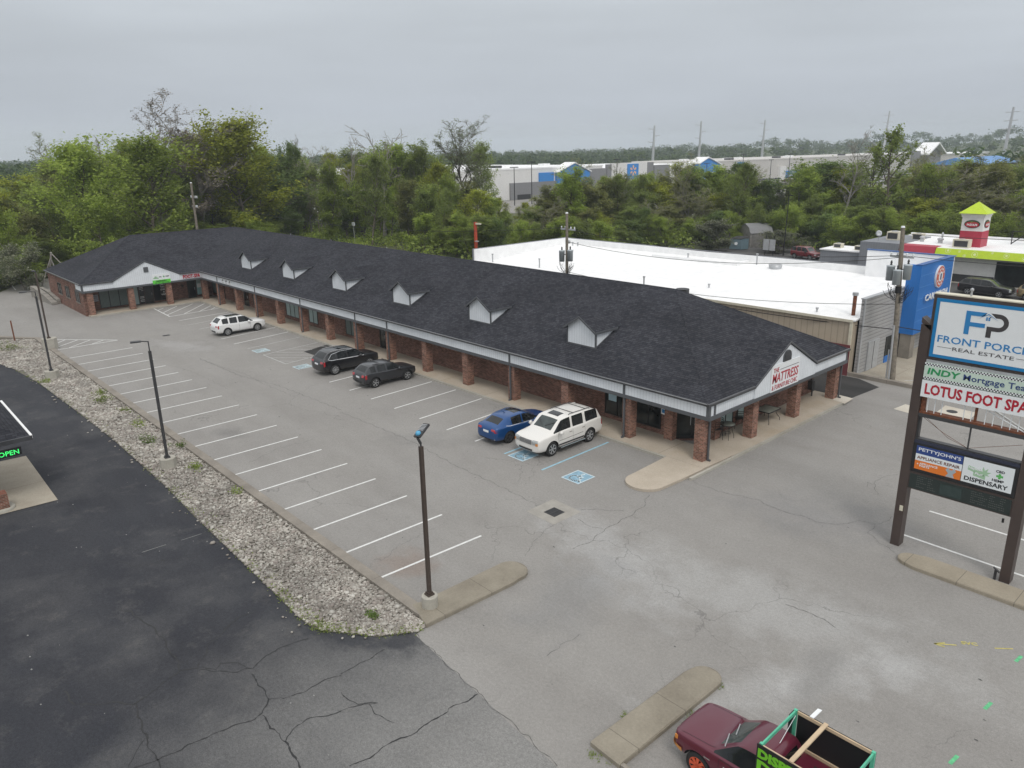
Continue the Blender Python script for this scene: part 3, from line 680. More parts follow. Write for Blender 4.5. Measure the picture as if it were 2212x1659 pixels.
for x, y in ((60.5, -39.2), (52.0, -39.6), (71, -39.3), (79.5, -39.1), (46.2, -39.9), (88, -39.4)):
    z = 7.2 - (-38.45 - y) * SL; vp = MB(); vp.cyl((x, y, z - .1), (x, y, z + .33), .05, n=8); vp.build('vent_pipe', M['galv'], roof)
# near-end and wing gables
def gable_x(xf, yc, hw, zt, back, sign_dir):
    """gable facing -x: face at xf, ridge running to +x"""
    zb = EZ + .02
    f = MB(); f.ext([(xf, yc - hw, 2.66), (xf, yc + hw, 2.66), (xf, yc + hw, zb - .1), (xf, yc, zt - .1), (xf, yc - hw, zb - .1)], (.06, 0, 0)); f.build('gable_wall', M['siding'], shop)
    g = MB(); xo = xf - .05; xb = 19.72 + (zt - EZ) / SL if back is None else back
    x_e = xo
    for s in (-1, 1):
        a = (xo, yc + s * (hw + .12), zb - .03); b = (xo, yc, zt + .02); c = (xb, yc, zt + .02); d = (xo + .45, yc + s * (hw + .12), zb - .03)
        g.ext([a, b, c, d], (0, 0, -.07))
    g.build('gable_roof', M['shingle'], shop)
    t = MB()
    for s in (-1, 1):
        a = Vector((xo - .01, yc + s * (hw + .12), zb - .1)); b = Vector((xo - .01, yc, zt - .07))
        t.ext([a, b, b + Vector((0, 0, .12)), a + Vector((0, 0, .12))], (-.03, 0, 0)); t.ext([a + Vector((.02, 0, -.02)), b + Vector((.02, 0, -.02)), b + Vector((.25, 0, -.02)), a + Vector((.25, 0, -.02))], (0, 0, -.02))
    t.build('rake_board', M['trim'], shop)
gable_x(19.66, -38.42, 3.32, 5.2, None, 1)
gable_x(85.70, -25.25, 3.38, 5.1, 85.8 + (5.1 - EZ) / SL, 1)
# vents in the gables
v = MB(); v.ext([(19.60, -38.63, 4.17), (19.60, -37.8, 4.17), (19.60, -37.8, 4.5), (19.60, -37.9, 4.66), (19.60, -38.05, 4.76), (19.60, -38.215, 4.79), (19.60, -38.38, 4.76), (19.60, -38.53, 4.66), (19.60, -38.63, 4.5)], (.1, 0, 0))
va = v.build('gable_vent', M['trim'], shop)
v = MB()
for k in range(9):
    z = 4.21 + k * .058; w = .36 if z < 4.5 else .36 * math.sqrt(max(0, 1 - ((z - 4.5) / .27) ** 2)); v.box(19.58, 19.597, -38.215 - w, -38.215 + w, z, z + .028)
v.build('louvre', M['gutter'], va)
v = MB(); v.box(85.64, 85.72, -25.48, -25.02, 3.9, 4.45); va = v.build('gable_vent', M['trim'], shop)
# fascia: siding band, dark bottom beam, gutter, upright trims
fs = MB()
fs.box(19.85, 85.765, -31.03, -30.93, 2.66, 3.26); fs.box(19.725, 19.85, -45.98, -30.93, 2.66, 3.26); fs.box(85.765, 85.9, -31.03, -18.87, 2.66, 3.26); fs.box(85.9, 88.2, -18.97, -18.87, 2.66, 3.26)
fs.build('fascia', M['siding'], shop)
bt = MB()
bt.box(19.86, 85.73, -31.06, -30.90, 2.46, 2.658); bt.box(19.64, 19.86, -46.0, -30.90, 2.46, 2.658); bt.box(85.68, 85.92, -31.06, -18.84, 2.46, 2.658); bt.box(85.92, 88.2, -19.0, -18.84, 2.46, 2.658)
for x in (81.2, 71.85, 62.45, 53.1, 48.45, 34.46, 25.12, 85.84): bt.box(x - .07, x + .07, -30.93, -30.895, 2.658, 3.26)
bt.box(19.69, 19.86, -31.07, -30.89, 2.658, 3.26); bt.box(19.69, 19.724, -31.5, -31.36, 2.658, 3.26); bt.box(19.69, 19.86, -46.02, -45.88, 2.658, 3.26); bt.box(85.73, 85.92, -19.0, -18.83, 2.658, 3.26)
bt.build('fascia_trim', M['trim'], shop)
so = MB(); so.box(19.87, 88.15, -32.78, -31.08, 2.56, 2.6); so.box(19.87, 21.68, -45.9, -32.79, 2.56, 2.6); so.box(86.1, 88.15, -31.07, -19.35, 2.56, 2.6); so.build('soffit', M['soffit'], shop)
gt = MB()
gt.box(19.60, 85.60, -30.88, -30.74, 3.262, 3.385); gt.box(19.58, 19.72, -35.05, -30.89, 3.262, 3.385); gt.box(19.58, 19.72, -46.1, -41.8, 3.262, 3.385)
gt.box(85.62, 85.76, -21.85, -18.7, 3.262, 3.385); gt.box(85.62, 85.76, -30.72, -28.65, 3.262, 3.385); gt.box(85.77, 101.2, -18.84, -18.70, 3.262, 3.385)
gt.build('gutter', M['gutter'], shop)
gl = MB(); gl.box(19.75, 85.72, -30.737, -30.725, 3.37, 3.392); gl.box(85.9, 101.2, -18.697, -18.69, 3.36, 3.39); gl.build('gutter_lip', M['galv'], shop)
for x in (81.2, 71.85, 62.45, 53.1, 48.45, 34.46, 25.12): 
    d = MB(); d.box(x - .05, x + .05, -31.0, -30.93, .22, 2.455); d.box(x - .045, x + .045, -31.0, -30.80, .13, .22); d.build('downspout', M['trim'], shop)
for y in (-31.42, -45.92):
    d = MB(); d.box(19.90, 19.98, y - .05, y + .05, .22, 2.455); d.box(19.79, 19.98, y - .045, y + .045, .13, .22); d.build('downspout', M['trim'], shop)
# brick piers
pm = MB(); pm.box(-.28, .28, -.28, .28, .1, 2.47)
pme = pm.mesh('pier'); pme.materials.append(M['brick2'])
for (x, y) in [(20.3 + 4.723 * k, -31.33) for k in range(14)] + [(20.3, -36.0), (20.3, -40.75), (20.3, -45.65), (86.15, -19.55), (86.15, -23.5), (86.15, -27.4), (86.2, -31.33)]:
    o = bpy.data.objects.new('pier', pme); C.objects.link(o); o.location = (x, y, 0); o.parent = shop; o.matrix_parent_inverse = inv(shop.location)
# dormers
def make_dormer(xc):
    y0 = -32.6; zb = EZ + (-30.78 - y0) * SL - .02; ze = 5.41; zr = 6.05; hw = 1.13
    ye = -30.78 - (ze - EZ) / SL; f = MB()
    f.ext([(xc - hw, y0, zb), (xc + hw, y0, zb), (xc + hw, y0, ze), (xc, y0, zr - .03), (xc - hw, y0, ze)], (0, -.08, 0))
    for s in (-1, 1):
        x = xc + s * hw; f.ext([(x, y0 - .08, zb), (x, y0 - .08, ze), (x, ye, ze)], (-s * .06, 0, 0))
    fr = f.build('dormer', M['siding'], shop)
    g = MB(); yr = -30.78 - (zr - EZ) / SL
    for s in (-1, 1):
        k = (zr + .06 - ze) / hw; xo = xc + s * (hw + .16); zo = zr + .06 - k * (hw + .16)
        yo = -30.78 - (zo - EZ) / SL
        g.ext([(xc, y0 + .22, zr + .06), (xo, y0 + .22, zo), (xo, yo, zo), (xc, yr - .15, zr + .06)], (0, 0, -.07))
    g.build('dormer_roof', M['shingle'], fr)
    t = MB()
    for s in (-1, 1):
        k = (zr + .06 - ze) / hw; xo = xc + s * (hw + .16); zo = zr + .06 - k * (hw + .16); yo = -30.78 - (zo - EZ) / SL
        t.ext([(xc, y0 + .225, zr - .08), (xo, y0 + .225, zo - .14), (xo, y0 + .225, zo - .005), (xc, y0 + .225, zr + .055)], (0, .03, 0))
        t.box(xo - .02 * s, xo + .01 * s, y0 + .22, yo + .25, zo - .15, zo - .005)
        x = xc + s * hw
        t.box(x - .05, x + .05, y0 - .06, y0 + .015, zb, ze - .02)
        t.ext([(x + s * .012, y0 - .06, zb - .02), (x + s * .012, y0 - .06, zb + .13), (x + s * .012, ye + .1, ze - .0), (x + s * .012, ye - .2, ze)], (-s * .01, 0, 0))
    t.box(xc - hw, xc + hw, y0, y0 + .018, zb - .02, zb + .09)
    t.build('dormer_trim', M['trim'], fr)
for k in range(6): make_dormer(29.85 + 9.45 * k)
# windows and doors: frame with bars, pane as its sub-part
def opening(name, ax, pl, a0, a1, z0, z1, n=1, pane='glass', side=1, fw=.06, sill=False):
    """ax 'y': wall plane y=pl facing +y, a = x ; ax 'x': wall plane x=pl facing -x, a = y"""
    a0, a1 = min(a0, a1), max(a0, a1)
    f = MB()
    def bx(mb, a, b, c, d, e, g):
        if ax == 'y': mb.box(a, b, pl + e, pl + g, c, d)
        else: mb.box(pl - e, pl - g, a, b, c, d)
    for i in range(n + 1):
        a = a0 + (a1 - a0) * i / n; lo = a if i == 0 else a - fw / 2; hi = a if i == n else a + fw / 2
        if i == 0: hi = a + fw
        if i == n: lo = a - fw
        bx(f, lo, hi, z0, z1, .004, .05)
    bx(f, a0 + fw, a1 - fw, z0, z0 + fw, .004, .048); bx(f, a0 + fw, a1 - fw, z1 - fw, z1, .004, .048)
    fo = f.build(name, M['frame'], shop)
    p = MB(); bx(p, a0 + fw, a1 - fw, z0 + fw, z1 - fw, .003, .02); p.build('pane', M[pane], fo)
    if sill: s_ = MB(); bx(s_, a0 - .08, a1 + .08, z0 - .1, z0 - .002, .003, .08); s_.build('sill', M['kerb'], fo)
    if name == 'door': h = MB(); bx(h, a0 + .14, a0 + .17, 1.0, 1.3, .05, .09); h.build('handle', M['galv'], fo)
    return fo
LY = -32.8
opening('window', 'y', LY, 26.2, 28.05, .42, 2.4, 2); opening('window', 'y', LY, 23.95, 25.75, .42, 2.4, 2)
opening('door', 'y', LY, 51.55, 52.5, .14, 2.3, 1); opening('window', 'y', LY, 56.1, 57.95, .38, 2.4, 2, 'blind'); opening('window', 'y', LY, 62.95, 64.6, .45, 2.4, 2, 'paleblind')
opening('window', 'y', LY, 66.6, 69.25, .45, 2.4, 3, 'paleblind'); opening('door', 'y', LY, 77.95, 79.05, .14, 2.4, 1); opening('window', 'y', LY, 75.7, 76.75, .45, 2.4, 2, 'blind')
opening('door', 'y', LY, 80.65, 81.6, .14, 2.4, 1); opening('door', 'y', LY, 84.2, 85.2, .14, 2.3, 1); opening('window', 'y', LY, 85.5, 87.6, .45, 2.4, 2, 'blind')
opening('window', 'x', 88.2, -23.85, -20.9, .30, 2.4, 3, 'blind'); opening('door', 'x', 88.2, -24.85, -24.2, .14, 2.35, 1, 'paleblind'); opening('door', 'x', 88.2, -26.35, -25.45, .14, 2.4, 1)
opening('window', 'x', 88.2, -28.0, -26.4, .32, 2.4, 2); opening('window', 'x', 88.2, -32.0, -31.1, .32, 2.4, 1, 'paleblind'); opening('door', 'x', 88.2, -31.05, -30.1, .14, 2.4, 1)
for a, b in ((95.1, 96.7), (91.75, 93.35), (87.75, 89.25)): opening('window', 'y', -19.0, a, b, 1.2, 2.45, 2, 'glass', sill=True)
opening('window', 'x', 21.7, -36.45, -34.9, .45, 2.3, 2, 'paleblind'); opening('window', 'x', 21.7, -37.65, -36.9, .45, 2.3, 1, 'paleblind')
# cut-corner entrance: glazed double door between brick jambs
e0, e1 = Vector((23.0, -32.8, 0)), Vector((21.7, -34.15, 0)); ed = (e1 - e0).normalized(); en = Vector((-1, 1, 0)).normalized()
L_ = (e1 - e0).length
d = MB()
for a, b, z0, z1 in ((.0, .06, .14, 2.4), (L_ / 2 - .05, L_ / 2 + .05, .14, 2.4), (L_ - .06, L_, .14, 2.4), (.06, L_ - .06, 2.3, 2.4), (.06, L_ - .06, .14, .3)):
    p = e0 + ed * a; q = e0 + ed * b; d.ext([(p.x, p.y, z0), (q.x, q.y, z0), (q.x, q.y, z1), (p.x, p.y, z1)], en * .06)
dd = d.build('door', M['frame'], shop)
p = MB(); a = e0 + ed * .06; b = e0 + ed * (L_ - .06); p.ext([(a.x, a.y, .3), (b.x, b.y, .3), (b.x, b.y, 2.3), (a.x, a.y, 2.3)], en * .02); p.build('pane', M['glass'], dd)
h = MB()
for k in (-.12, .12): q = e0 + ed * (L_ / 2 + k) + en * .1; h.cyl((q.x, q.y, .95), (q.x, q.y, 1.45), .018, n=6)
h.build('handle', M['galv'], dd)
for q in ((22.9, 23.45, -32.795, -32.4), (21.3, 21.695, -34.6, -34.1)): j = MB(); j.box(*q, .1, 2.56); j.build('door_jamb', M['brick2'], shop)
q = e0 + ed * .12 + en * .07
letters('OPEN', (q.x, q.y, 1.62), ed, (0, 0, 1), .42, .12, M['white'], 'open_lettering', dd, bold=.03)
# brick sill courses under windows, conduit and lights on the walls
for (x, s) in ((26.0, .1), (50.9, .12), (60.6, .12), (73.2, .12)):
    l_ = MB(); l_.box(x, x + .16, LY + .003, LY + .14, 2.0, 2.22); l_.build('wall_light', M['soffit'], shop)
for y in (-25.15, -28.4, -29.7):
    l_ = MB(); l_.box(88.03, 88.195, y, y + .2, 1.5, 1.68); l_.build('mailbox', M['frame'], shop)
l_ = MB(); l_.box(21.4, 21.695, -45.6, -45.25, .45, 1.05); l_.cyl((21.55, -45.42, 1.05), (21.55, -45.42, 2.5), .04, n=8); l_.cyl((21.3, -45.1, .13), (21.3, -45.1, .62), .05, n=8); l_.build('gas_meter', M['dgrey'], shop)
rw = thing('retaining_wall', 'weathered timber-tie retaining wall at the far corner of the brick wing', 'retaining wall', (98, -18.2, 0))
r_ = MB()
r_.ext([(96.3, -18.0, 0), (96.3, -18.0, .25), (99.0, -17.8, .85), (102.5, -17.6, 1.25), (104.5, -17.6, 1.25), (104.5, -17.6, 0)], (0, -.55, 0)); r_.ext([(96.6, -18.56, 0), (96.6, -18.56, .5), (101.0, -18.5, 1.0), (104.5, -18.5, 1.0), (104.5, -18.5, 0)], (0, -.4, 0))
r_.build('timber_wall', siding_mat('old_timber', (.27, .25, .22), .22, horiz=True, depth=.6), rw)
# paper signs in the windows (flat sheets on the glass)
def sheet_sign(name, label, ax, pl, a0, a1, z0, z1, mat, txt=None, tm='letblue', bold=.02):
    b = MB()
    if ax == 'y': b.box(a0, a1, pl + .052, pl + .06, z0, z1)
    else: b.box(pl - .06, pl - .052, a0, a1, z0, z1)
    o = b.build(name, mat); tag(o, label, 'sign')
    if txt:
        for (s, fx, fz, w, h) in txt:
            if ax == 'y': letters(s, (a1 - (a1 - a0) * fx, pl + .061, z0 + (z1 - z0) * fz), (-1, 0, 0), (0, 0, 1), w * (a1 - a0), h * (z1 - z0), M[tm], 'lettering', o, bold=bold, depth=.006)
            else: letters(s, (pl - .061, a1 - (a1 - a0) * fx, z0 + (z1 - z0) * fz), (0, -1, 0), (0, 0, 1), w * (a1 - a0), h * (z1 - z0), M[tm], 'lettering', o, bold=bold, depth=.006)
    return o
sheet_sign('window_sign', 'pale blue No Credit Needed sheet hung inside the window behind the white suv', 'y', LY, 27.15, 27.75, 1.3, 2.2, simple('pale_blue', (.45, .62, .68), .5), [('No Credit', .1, .72, .8, .12), ('Needed!', .1, .55, .8, .12)])
o = sheet_sign('parking_sign', 'blue wheelchair parking sign on the brick between window and entrance', 'y', LY, 23.6, 23.93, 1.36, 1.78, M['white'])
b = MB(); b.box(23.66, 23.87, LY + .0605, LY + .066, 1.45, 1.66); b.build('blue_panel', M['signblue'], o)
sheet_sign('window_sign', 'small lettered white notice on the brick at the left end of the wing arcade', 'x', 88.2, -20.8, -20.3, 1.1, 1.8, M['soffit'], [('GO WIRELESS', .1, .72, .8, .16), ('REPAIR', .1, .45, .8, .16), ('CALL US', .1, .18, .8, .16)], 'letgrey')
o = sheet_sign('window_sign', 'black door panel with white price lines beside the dispensary door', 'x', 88.2, -25.4, -24.9, .2, 2.35, M['black'])
b = MB()
for z in (2.1, 1.95, 1.8, 1.62, .95, .82, .6, .45): b.box(88.13, 88.139, -25.36, -24.95, z, z + .045)
b.build('white_line', M['white'], o)
o = sheet_sign('window_sign', 'black window panel listing delta vapes edibles in white capitals', 'x', 88.2, -27.95, -27.1, .5, 2.25, M['black'], [('DELTA', .1, .84, .8, .1), ('THCA', .1, .68, .7, .1), ('EDIBLES', .1, .52, .8, .1), ('&', .4, .36, .15, .1), ('VAPE', .1, .2, .7, .1)], 'white')
o = thing('open_sign', 'unlit green OPEN letters above the dispensary door glass', 'sign', (88.1, -26.2, 2.3)); letters('OPEN', (88.1, -26.1, 2.05), (0, -1, 0), (0, 0, 1), .9, .22, M['green'], 'lettering', o, bold=.02)
o = thing('neon_sign', 'small lit green Open sign in the foot spa window', 'sign', (88.1, -30.2, 2.2)); letters('Open', (88.12, -30.3, 2.2), (0, -1, 0), (0, 0, 1), .45, .13, M['led'], 'lettering', o, bold=.02)
o = sheet_sign('window_sign', 'white and teal poster in the foot spa window', 'x', 88.2, -31.95, -31.15, .45, 1.7, simple('teal_poster', (.30, .50, .50), .5))
b = MB(); b.box(88.13, 88.139, -31.9, -31.2, 1.2, 1.65); b.build('poster_head', M['white'], o)
# signs on the fascia
o = thing('store_sign', 'white THE MATTRESS & FURNITURE CHIC board in red on the near gable', 'sign', (19.82, -38.1, 2.7))
b = MB(); b.box(19.61, 19.655, -39.68, -36.62, 2.65, 4.15); b.build('board', M['signwhite'], o)
t = (19.785, 0, 0)
letters('THE', (19.606, -36.80, 3.72), (0, -1, 0), (0, 0, 1), .58, .25, M['red'], parent=o, bold=.005)
letters('MATTRESS', (19.606, -36.74, 3.12), (0, -1, 0), (0, 0, 1), 2.80, .54, M['red'], parent=o, bold=.012, shear=.1)
letters('& FURNITURE CHIC', (19.606, -36.74, 2.74), (0, -1, 0), (0, 0, 1), 2.75, .27, M['red'], parent=o, bold=.0)
b = MB(); b.box(19.60, 19.609, -39.55, -37.5, 3.80, 3.825); b.build('rule_line', M['letgrey'], o)
o = thing('store_sign', 'white and green dispensary board below the wing gable', 'sign', (85.85, -26.7, 2.6))
b = MB(); b.box(85.64, 85.69, -27.6, -25.75, 2.95, 3.58); b.build('board', M['signwhite'], o)
b = MB(); b.box(85.64, 85.69, -27.6, -25.75, 2.55, 2.948); b.build('green_band', simple('lime_band', (.12, .62, .06), .5), o)
letters('DISPENSARY', (85.634, -26.1, 2.74), (0, -1, 0), (0, 0, 1), 1.1, .15, M['black'], parent=o, bold=.03)
letters('CBD  VAPES  HEMP FLOWER', (85.634, -25.95, 2.6), (0, -1, 0), (0, 0, 1), 1.5, .08, M['black'], parent=o, bold=.02)
letters('CBD', (85.634, -26.45, 3.2), (0, -1, 0), (0, 0, 1), .26, .12, M['letgrey'], parent=o, bold=.02); letters('HEMP', (85.634, -27.12, 3.2), (0, -1, 0), (0, 0, 1), .38, .12, M['letgrey'], parent=o, bold=.02)
b = MB(); b.box(85.633, 85.638, -26.98, -26.92, 3.15, 3.37); b.box(85.633, 85.6375, -27.06, -26.84, 3.23, 3.29); b.build('cross', M['lgreen'], o)
b = MB()
for k in range(5):
    a = R(150 - 30 * k); b.poly([(85.636, -26.1, 3.1), (85.636, -26.1 - .13 * math.cos(a - .25), 3.1 + .2 * math.sin(a - .25)), (85.636, -26.1 - .22 * math.cos(a), 3.1 + .34 * math.sin(a)), (85.636, -26.1 - .13 * math.cos(a + .25), 3.1 + .2 * math.sin(a + .25))])
b.box(85.633, 85.6375, -26.4, -25.85, 3.08, 3.2); b.build('leaf_emblem', simple('sage', (.30, .48, .30), .6), o)
o = thing('store_sign', 'red FOOT-SPA channel letters on the grey fascia by the inner corner', 'sign', (85.9, -29.8, 2.8)); letters('FOOT-SPA', (85.755, -28.98, 2.74), (0, -1, 0), (0, 0, 1), 1.85, .40, M['red'], parent=o, bold=.015, depth=.08)
o = thing('store_sign', 'row of three small white emblem squares on the long fascia near the inner corner', 'sign', (78.7, -30.9, 2.7))
b = MB()
for x in (77.45, 78.35, 79.25): b.box(x, x + .82, -30.925, -30.90, 2.68, 3.22)
b.build('board', M['signwhite'], o)
b = MB()
for x in (77.45, 78.35, 79.25):
    b.cyl((x + .3, -30.9, 3.02), (x + .3, -30.895, 3.02), .1, n=10); b.cyl((x + .52, -30.9, 2.96), (x + .52, -30.895, 2.96), .07, n=10); b.box(x + .15, x + .65, -30.9, -30.896, 2.78, 2.82)
b.build('emblem', M['letgrey'], o)
# drains
def drain(name, label, x0, x1, y0, y1):
    o = thing(name, label, 'drain', ((x0 + x1) / 2, (y0 + y1) / 2, 0)); b = MB(); w = .03
    for (a, c, d, e) in ((x0, x1, y0, y0 + w), (x0, x1, y1 - w, y1), (x0, x0 + w, y0 + w, y1 - w), (x1 - w, x1, y0 + w, y1 - w), ((x0 + x1) / 2 - .015, (x0 + x1) / 2 + .015, y0 + w, y1 - w)): b.box(a, c, d, e, .0, .02)
    k = int((y1 - y0) / .06)
    for i in range(1, k): y = y0 + (y1 - y0) * i / k; b.box(x0 + w, x1 - w, y - .012, y + .012, .002, .018)
    b.build('grate', M['dgrey'], o); p = MB(); p.rect((x0, y0, .008), (x1 - x0, 0, 0), (0, y1 - y0, 0)); p.build('pit', M['black'], o)
drain('storm_drain', 'rusty square storm drain set in a concrete apron in the open drive', 21.23, 21.9, -22.2, -21.53)
drain('storm_drain', 'small dark slotted drain in the lot near the white suv', 70.9, 71.3, -22.1, -21.5)
for x, y, lb in ((14.1, -48.4, 'round black manhole cover in the pale slab seen through the sign frame'), (15.55, -47.0, 'round black manhole cover in the pale slab half behind the sign post')):
    b = MB(); b.cyl((x, y, .003), (x, y, .02), .3, n=24); tag(b.build('manhole_cover', M['black']), lb, 'manhole cover')

# patio furniture by the near gable
def leg_curve(mb, x, y, tx, ty, zt, zb=.13, r=.013):
    pts = [Vector((x, y, zb)), Vector((x + (tx - x) * .1, y + (ty - y) * .1, zb + (zt - zb) * .25)), Vector((x + (tx - x) * .75, y + (ty - y) * .75, zb + (zt - zb) * .6)), Vector((tx, ty, zt))]; mb.tube(pts, r, 6)
M['tabletop'] = simple('stone_tabletop', (.24, .25, .21), .5, var=.2, scale=9); M['iron'] = simple('black_iron', (.02, .02, .02), .5)
def round_table(x, y, label):
    o = thing('patio_table', label, 'table', (x, y, .13)); b = MB(); b.lathe((x, y, 0), [(0, .95), (.40, .95), (.40, .98), (0, .98)], 28); b.build('tabletop', M['tabletop'], o)
    b = MB(); b.lathe((x, y, 0), [(.40, .945), (.42, .945), (.42, .985), (.40, .985)], 28)
    b.lathe((x, y, .45), [(.19, 0), (.2, .01), (.19, .02), (.19, 0)], 20); b.build('rim', M['iron'], o)
    for k in range(4):
        a = R(45 + 90 * k); c = MB(); leg_curve(c, x + .38 * math.cos(a), y + .38 * math.sin(a), x + .22 * math.cos(a), y + .22 * math.sin(a), .945); c.build('leg', M['iron'], o)
def chair_(x, y, rz, label):
    o = thing('patio_chair', label, 'chair', (x, y, .13)); c_, s_ = math.cos(rz), math.sin(rz)
    T = lambda u, v, z: (x + u * c_ - v * s_, y + u * s_ + v * c_, z)
    b = MB(); b.ext([T(-.22, -.22, .72), T(.22, -.22, .72), T(.22, .22, .72), T(-.22, .22, .72)], (0, 0, .03)); b.build('seat', M['iron'], o)
    b = MB()
    b.tube([T(-.22, .21, .74), T(-.22, .27, 1.2)], .014); b.tube([T(.22, .21, .74), T(.22, .27, 1.2)], .014)
    for z in (.95, 1.07, 1.18): b.tube([T(-.22, .24, z), T(0, .29, z + .02), T(.22, .24, z)], .016)
    b.build('backrest', M['iron'], o)
    for u, v in ((-.2, -.2), (.2, -.2), (.2, .2), (-.2, .2)): d = MB(); d.tube([T(u, v, .72), T(u * 1.25, v * 1.25, .13)], .013); d.build('leg', M['iron'], o)
round_table(21.0, -34.85, 'round stone-topped bar table nearest the corner entrance')
round_table(20.98, -37.25, 'round bar table half hidden behind the second end pier')
chair_(21.35, -34.35, R(60), 'tall black iron chair at the left of the nearest round table')
chair_(21.5, -35.3, R(-20), 'tall black iron chair behind the nearest round table')
chair_(21.45, -36.75, R(40), 'tall black iron chair beside the half hidden round table')
o = thing('patio_table', 'square tile-topped patio table with curved black legs between two piers', 'table', (20.95, -39.0, .13)); x, y = 20.95, -38.95
b = MB(); b.box(x - .47, x + .47, y - .62, y + .62, .82, .85); b.build('tabletop', M['tabletop'], o)
b = MB()
for (a, c, d, e) in ((x - .5, x + .5, y - .65, y - .62), (x - .5, x + .5, y + .62, y + .65), (x - .5, x - .47, y - .62, y + .62), (x + .47, x + .5, y - .62, y + .62)): b.box(a, c, d, e, .80, .86)
b.build('rim', M['iron'], o)
for u, v in ((-1, -1), (1, -1), (1, 1), (-1, 1)): c = MB(); leg_curve(c, x + u * .5, y + v * .62, x + u * .3, y + v * .4, .81, r=.018); c.build('leg', M['iron'], o)

# ------------------------------------------------------------------ pole sign at the drive
ps = thing('pole_sign', 'tall two-post brown business sign with stacked tenant panels beside the drive', 'sign', (8, -29.75, 0))
YF = -29.56
for x0, x1, lab in ((9.76, 10.1, None), (5.86, 6.2, None)):
    b = MB(); b.box(x0, x1, -30.05, -29.6, 0, 9.1)
    b.ext([(x0, -29.6, 9.1), (x1, -29.6, 9.36), (x1, -30.05, 9.36), (x0, -30.05, 9.1)], (0, 0, -.2)); b.build('post', M['signbrown'], ps)
# upper cabinet
def panel(name, x1, x0, z0, z1, mat, y=YF, d=.05, parent=ps):
    b = MB(); b.box(x0, x1, y - d, y, z0, z1); return b.build(name, M[mat], parent)
cab = MB(); cab.box(5.6, 9.8, -30.0, YF - .06, 7.84, 10.26); cb_ = cab.build('top_cabinet', M['signbrown'], ps)
b = MB(); b.box(5.6, 9.8, -30.0, YF - .06, 10.262, 10.30); b.build('cabinet_cap', M['cream'], cb_)
b = MB()
for (a, c, d, e) in ((5.6, 9.68, 7.95, 8.06), (5.6, 9.68, 10.02, 10.13), (9.56, 9.68, 8.06, 10.02), (5.6, 5.72, 8.06, 10.02)): b.box(a, c, YF - .06, YF - .01, d, e)
b.build('blue_border', M['signblue'], cb_)
fp = panel('front_panel', 9.555, 5.725, 8.065, 10.015, 'signwhite', YF - .015)
def let(s, x, z, w, h, mat, par, bold=.0, shear=0, y=None): return letters(s, (x, (YF - .014) if y is None else y, z), (-1, 0, 0), (0, 0, 1), w, h, M[mat], 'lettering', par, bold=bold, shear=shear, depth=.006)
let('FRONT PORCH', 9.47, 8.54, 2.96, .26, 'letblue', fp, .012); let('REAL ESTATE', 8.93, 8.29, 1.95, .13, 'letgrey', fp, .0)
b = MB(); b.box(8.97, 9.44, YF - .014, YF - .008, 8.36, 8.372); b.box(6.45, 6.92, YF - .014, YF - .008, 8.36, 8.372); b.build('rule_line', M['letgrey'], fp)
yl = YF - .010
def xz(pts, y=yl): return [(x, y, z) for x, z in pts]
b = MB()  # F
b.ext(xz([(8.66, 8.97), (8.66, 9.81), (8.00, 9.81), (8.10, 9.66), (8.50, 9.66), (8.50, 9.42), (8.02, 9.42), (8.02, 9.27), (8.50, 9.27), (8.50, 8.97)]), (0, .004, 0)); b.build('emblem_f', M['letblue'], fp)
b = MB()  # P with round bowl
def arc(cx_, cz, r, a0, a1, n=14): return [(cx_ - r * math.cos(R(a0 + (a1 - a0) * i / n)), cz + r * math.sin(R(a0 + (a1 - a0) * i / n))) for i in range(n + 1)]
o1 = arc(7.62, 9.50, .31, 90, -90); i1 = arc(7.62, 9.50, .16, 90, -90)
for p0, p1, q0, q1 in zip(o1, o1[1:], i1, i1[1:]): b.poly(xz([p0, p1, q1, q0]))
b.poly(xz([(8.0, 9.81), (7.62, 9.81), (7.62, 9.66), (7.9, 9.66)])); b.poly(xz([(7.62, 9.34), (7.62, 9.19), (7.96, 9.19), (7.96, 9.34)])); b.poly(xz([(7.96, 9.34), (7.96, 8.95), (7.80, 8.95), (7.80, 9.34)], yl + .001))
b.build('emblem_p', M['letgrey'], fp)
b = MB(); b.poly(xz([(8.24, 9.61), (7.95, 9.86), (7.64, 9.59), (7.66, 9.57), (7.95, 9.79), (8.22, 9.59)], yl + .004)); b.poly(xz([(8.3, 9.56), (7.95, 9.79), (7.62, 9.555), (7.95, 9.72)], yl + .003))
b.build('emblem_roof', M['signwhite'], fp)
b = MB()
for dx in (0, .075):
    for dz in (0, .065): b.poly(xz([(8.02 - dx, 9.54 + dz), (8.02 - dx, 9.595 + dz), (7.965 - dx, 9.595 + dz), (7.965 - dx, 9.54 + dz)], yl + .003))
b.poly(xz([(8.24, 9.60), (7.95, 9.785), (7.64, 9.58), (7.95, 9.745)], yl + .006)); b.build('emblem_window', M['letblue'], fp)
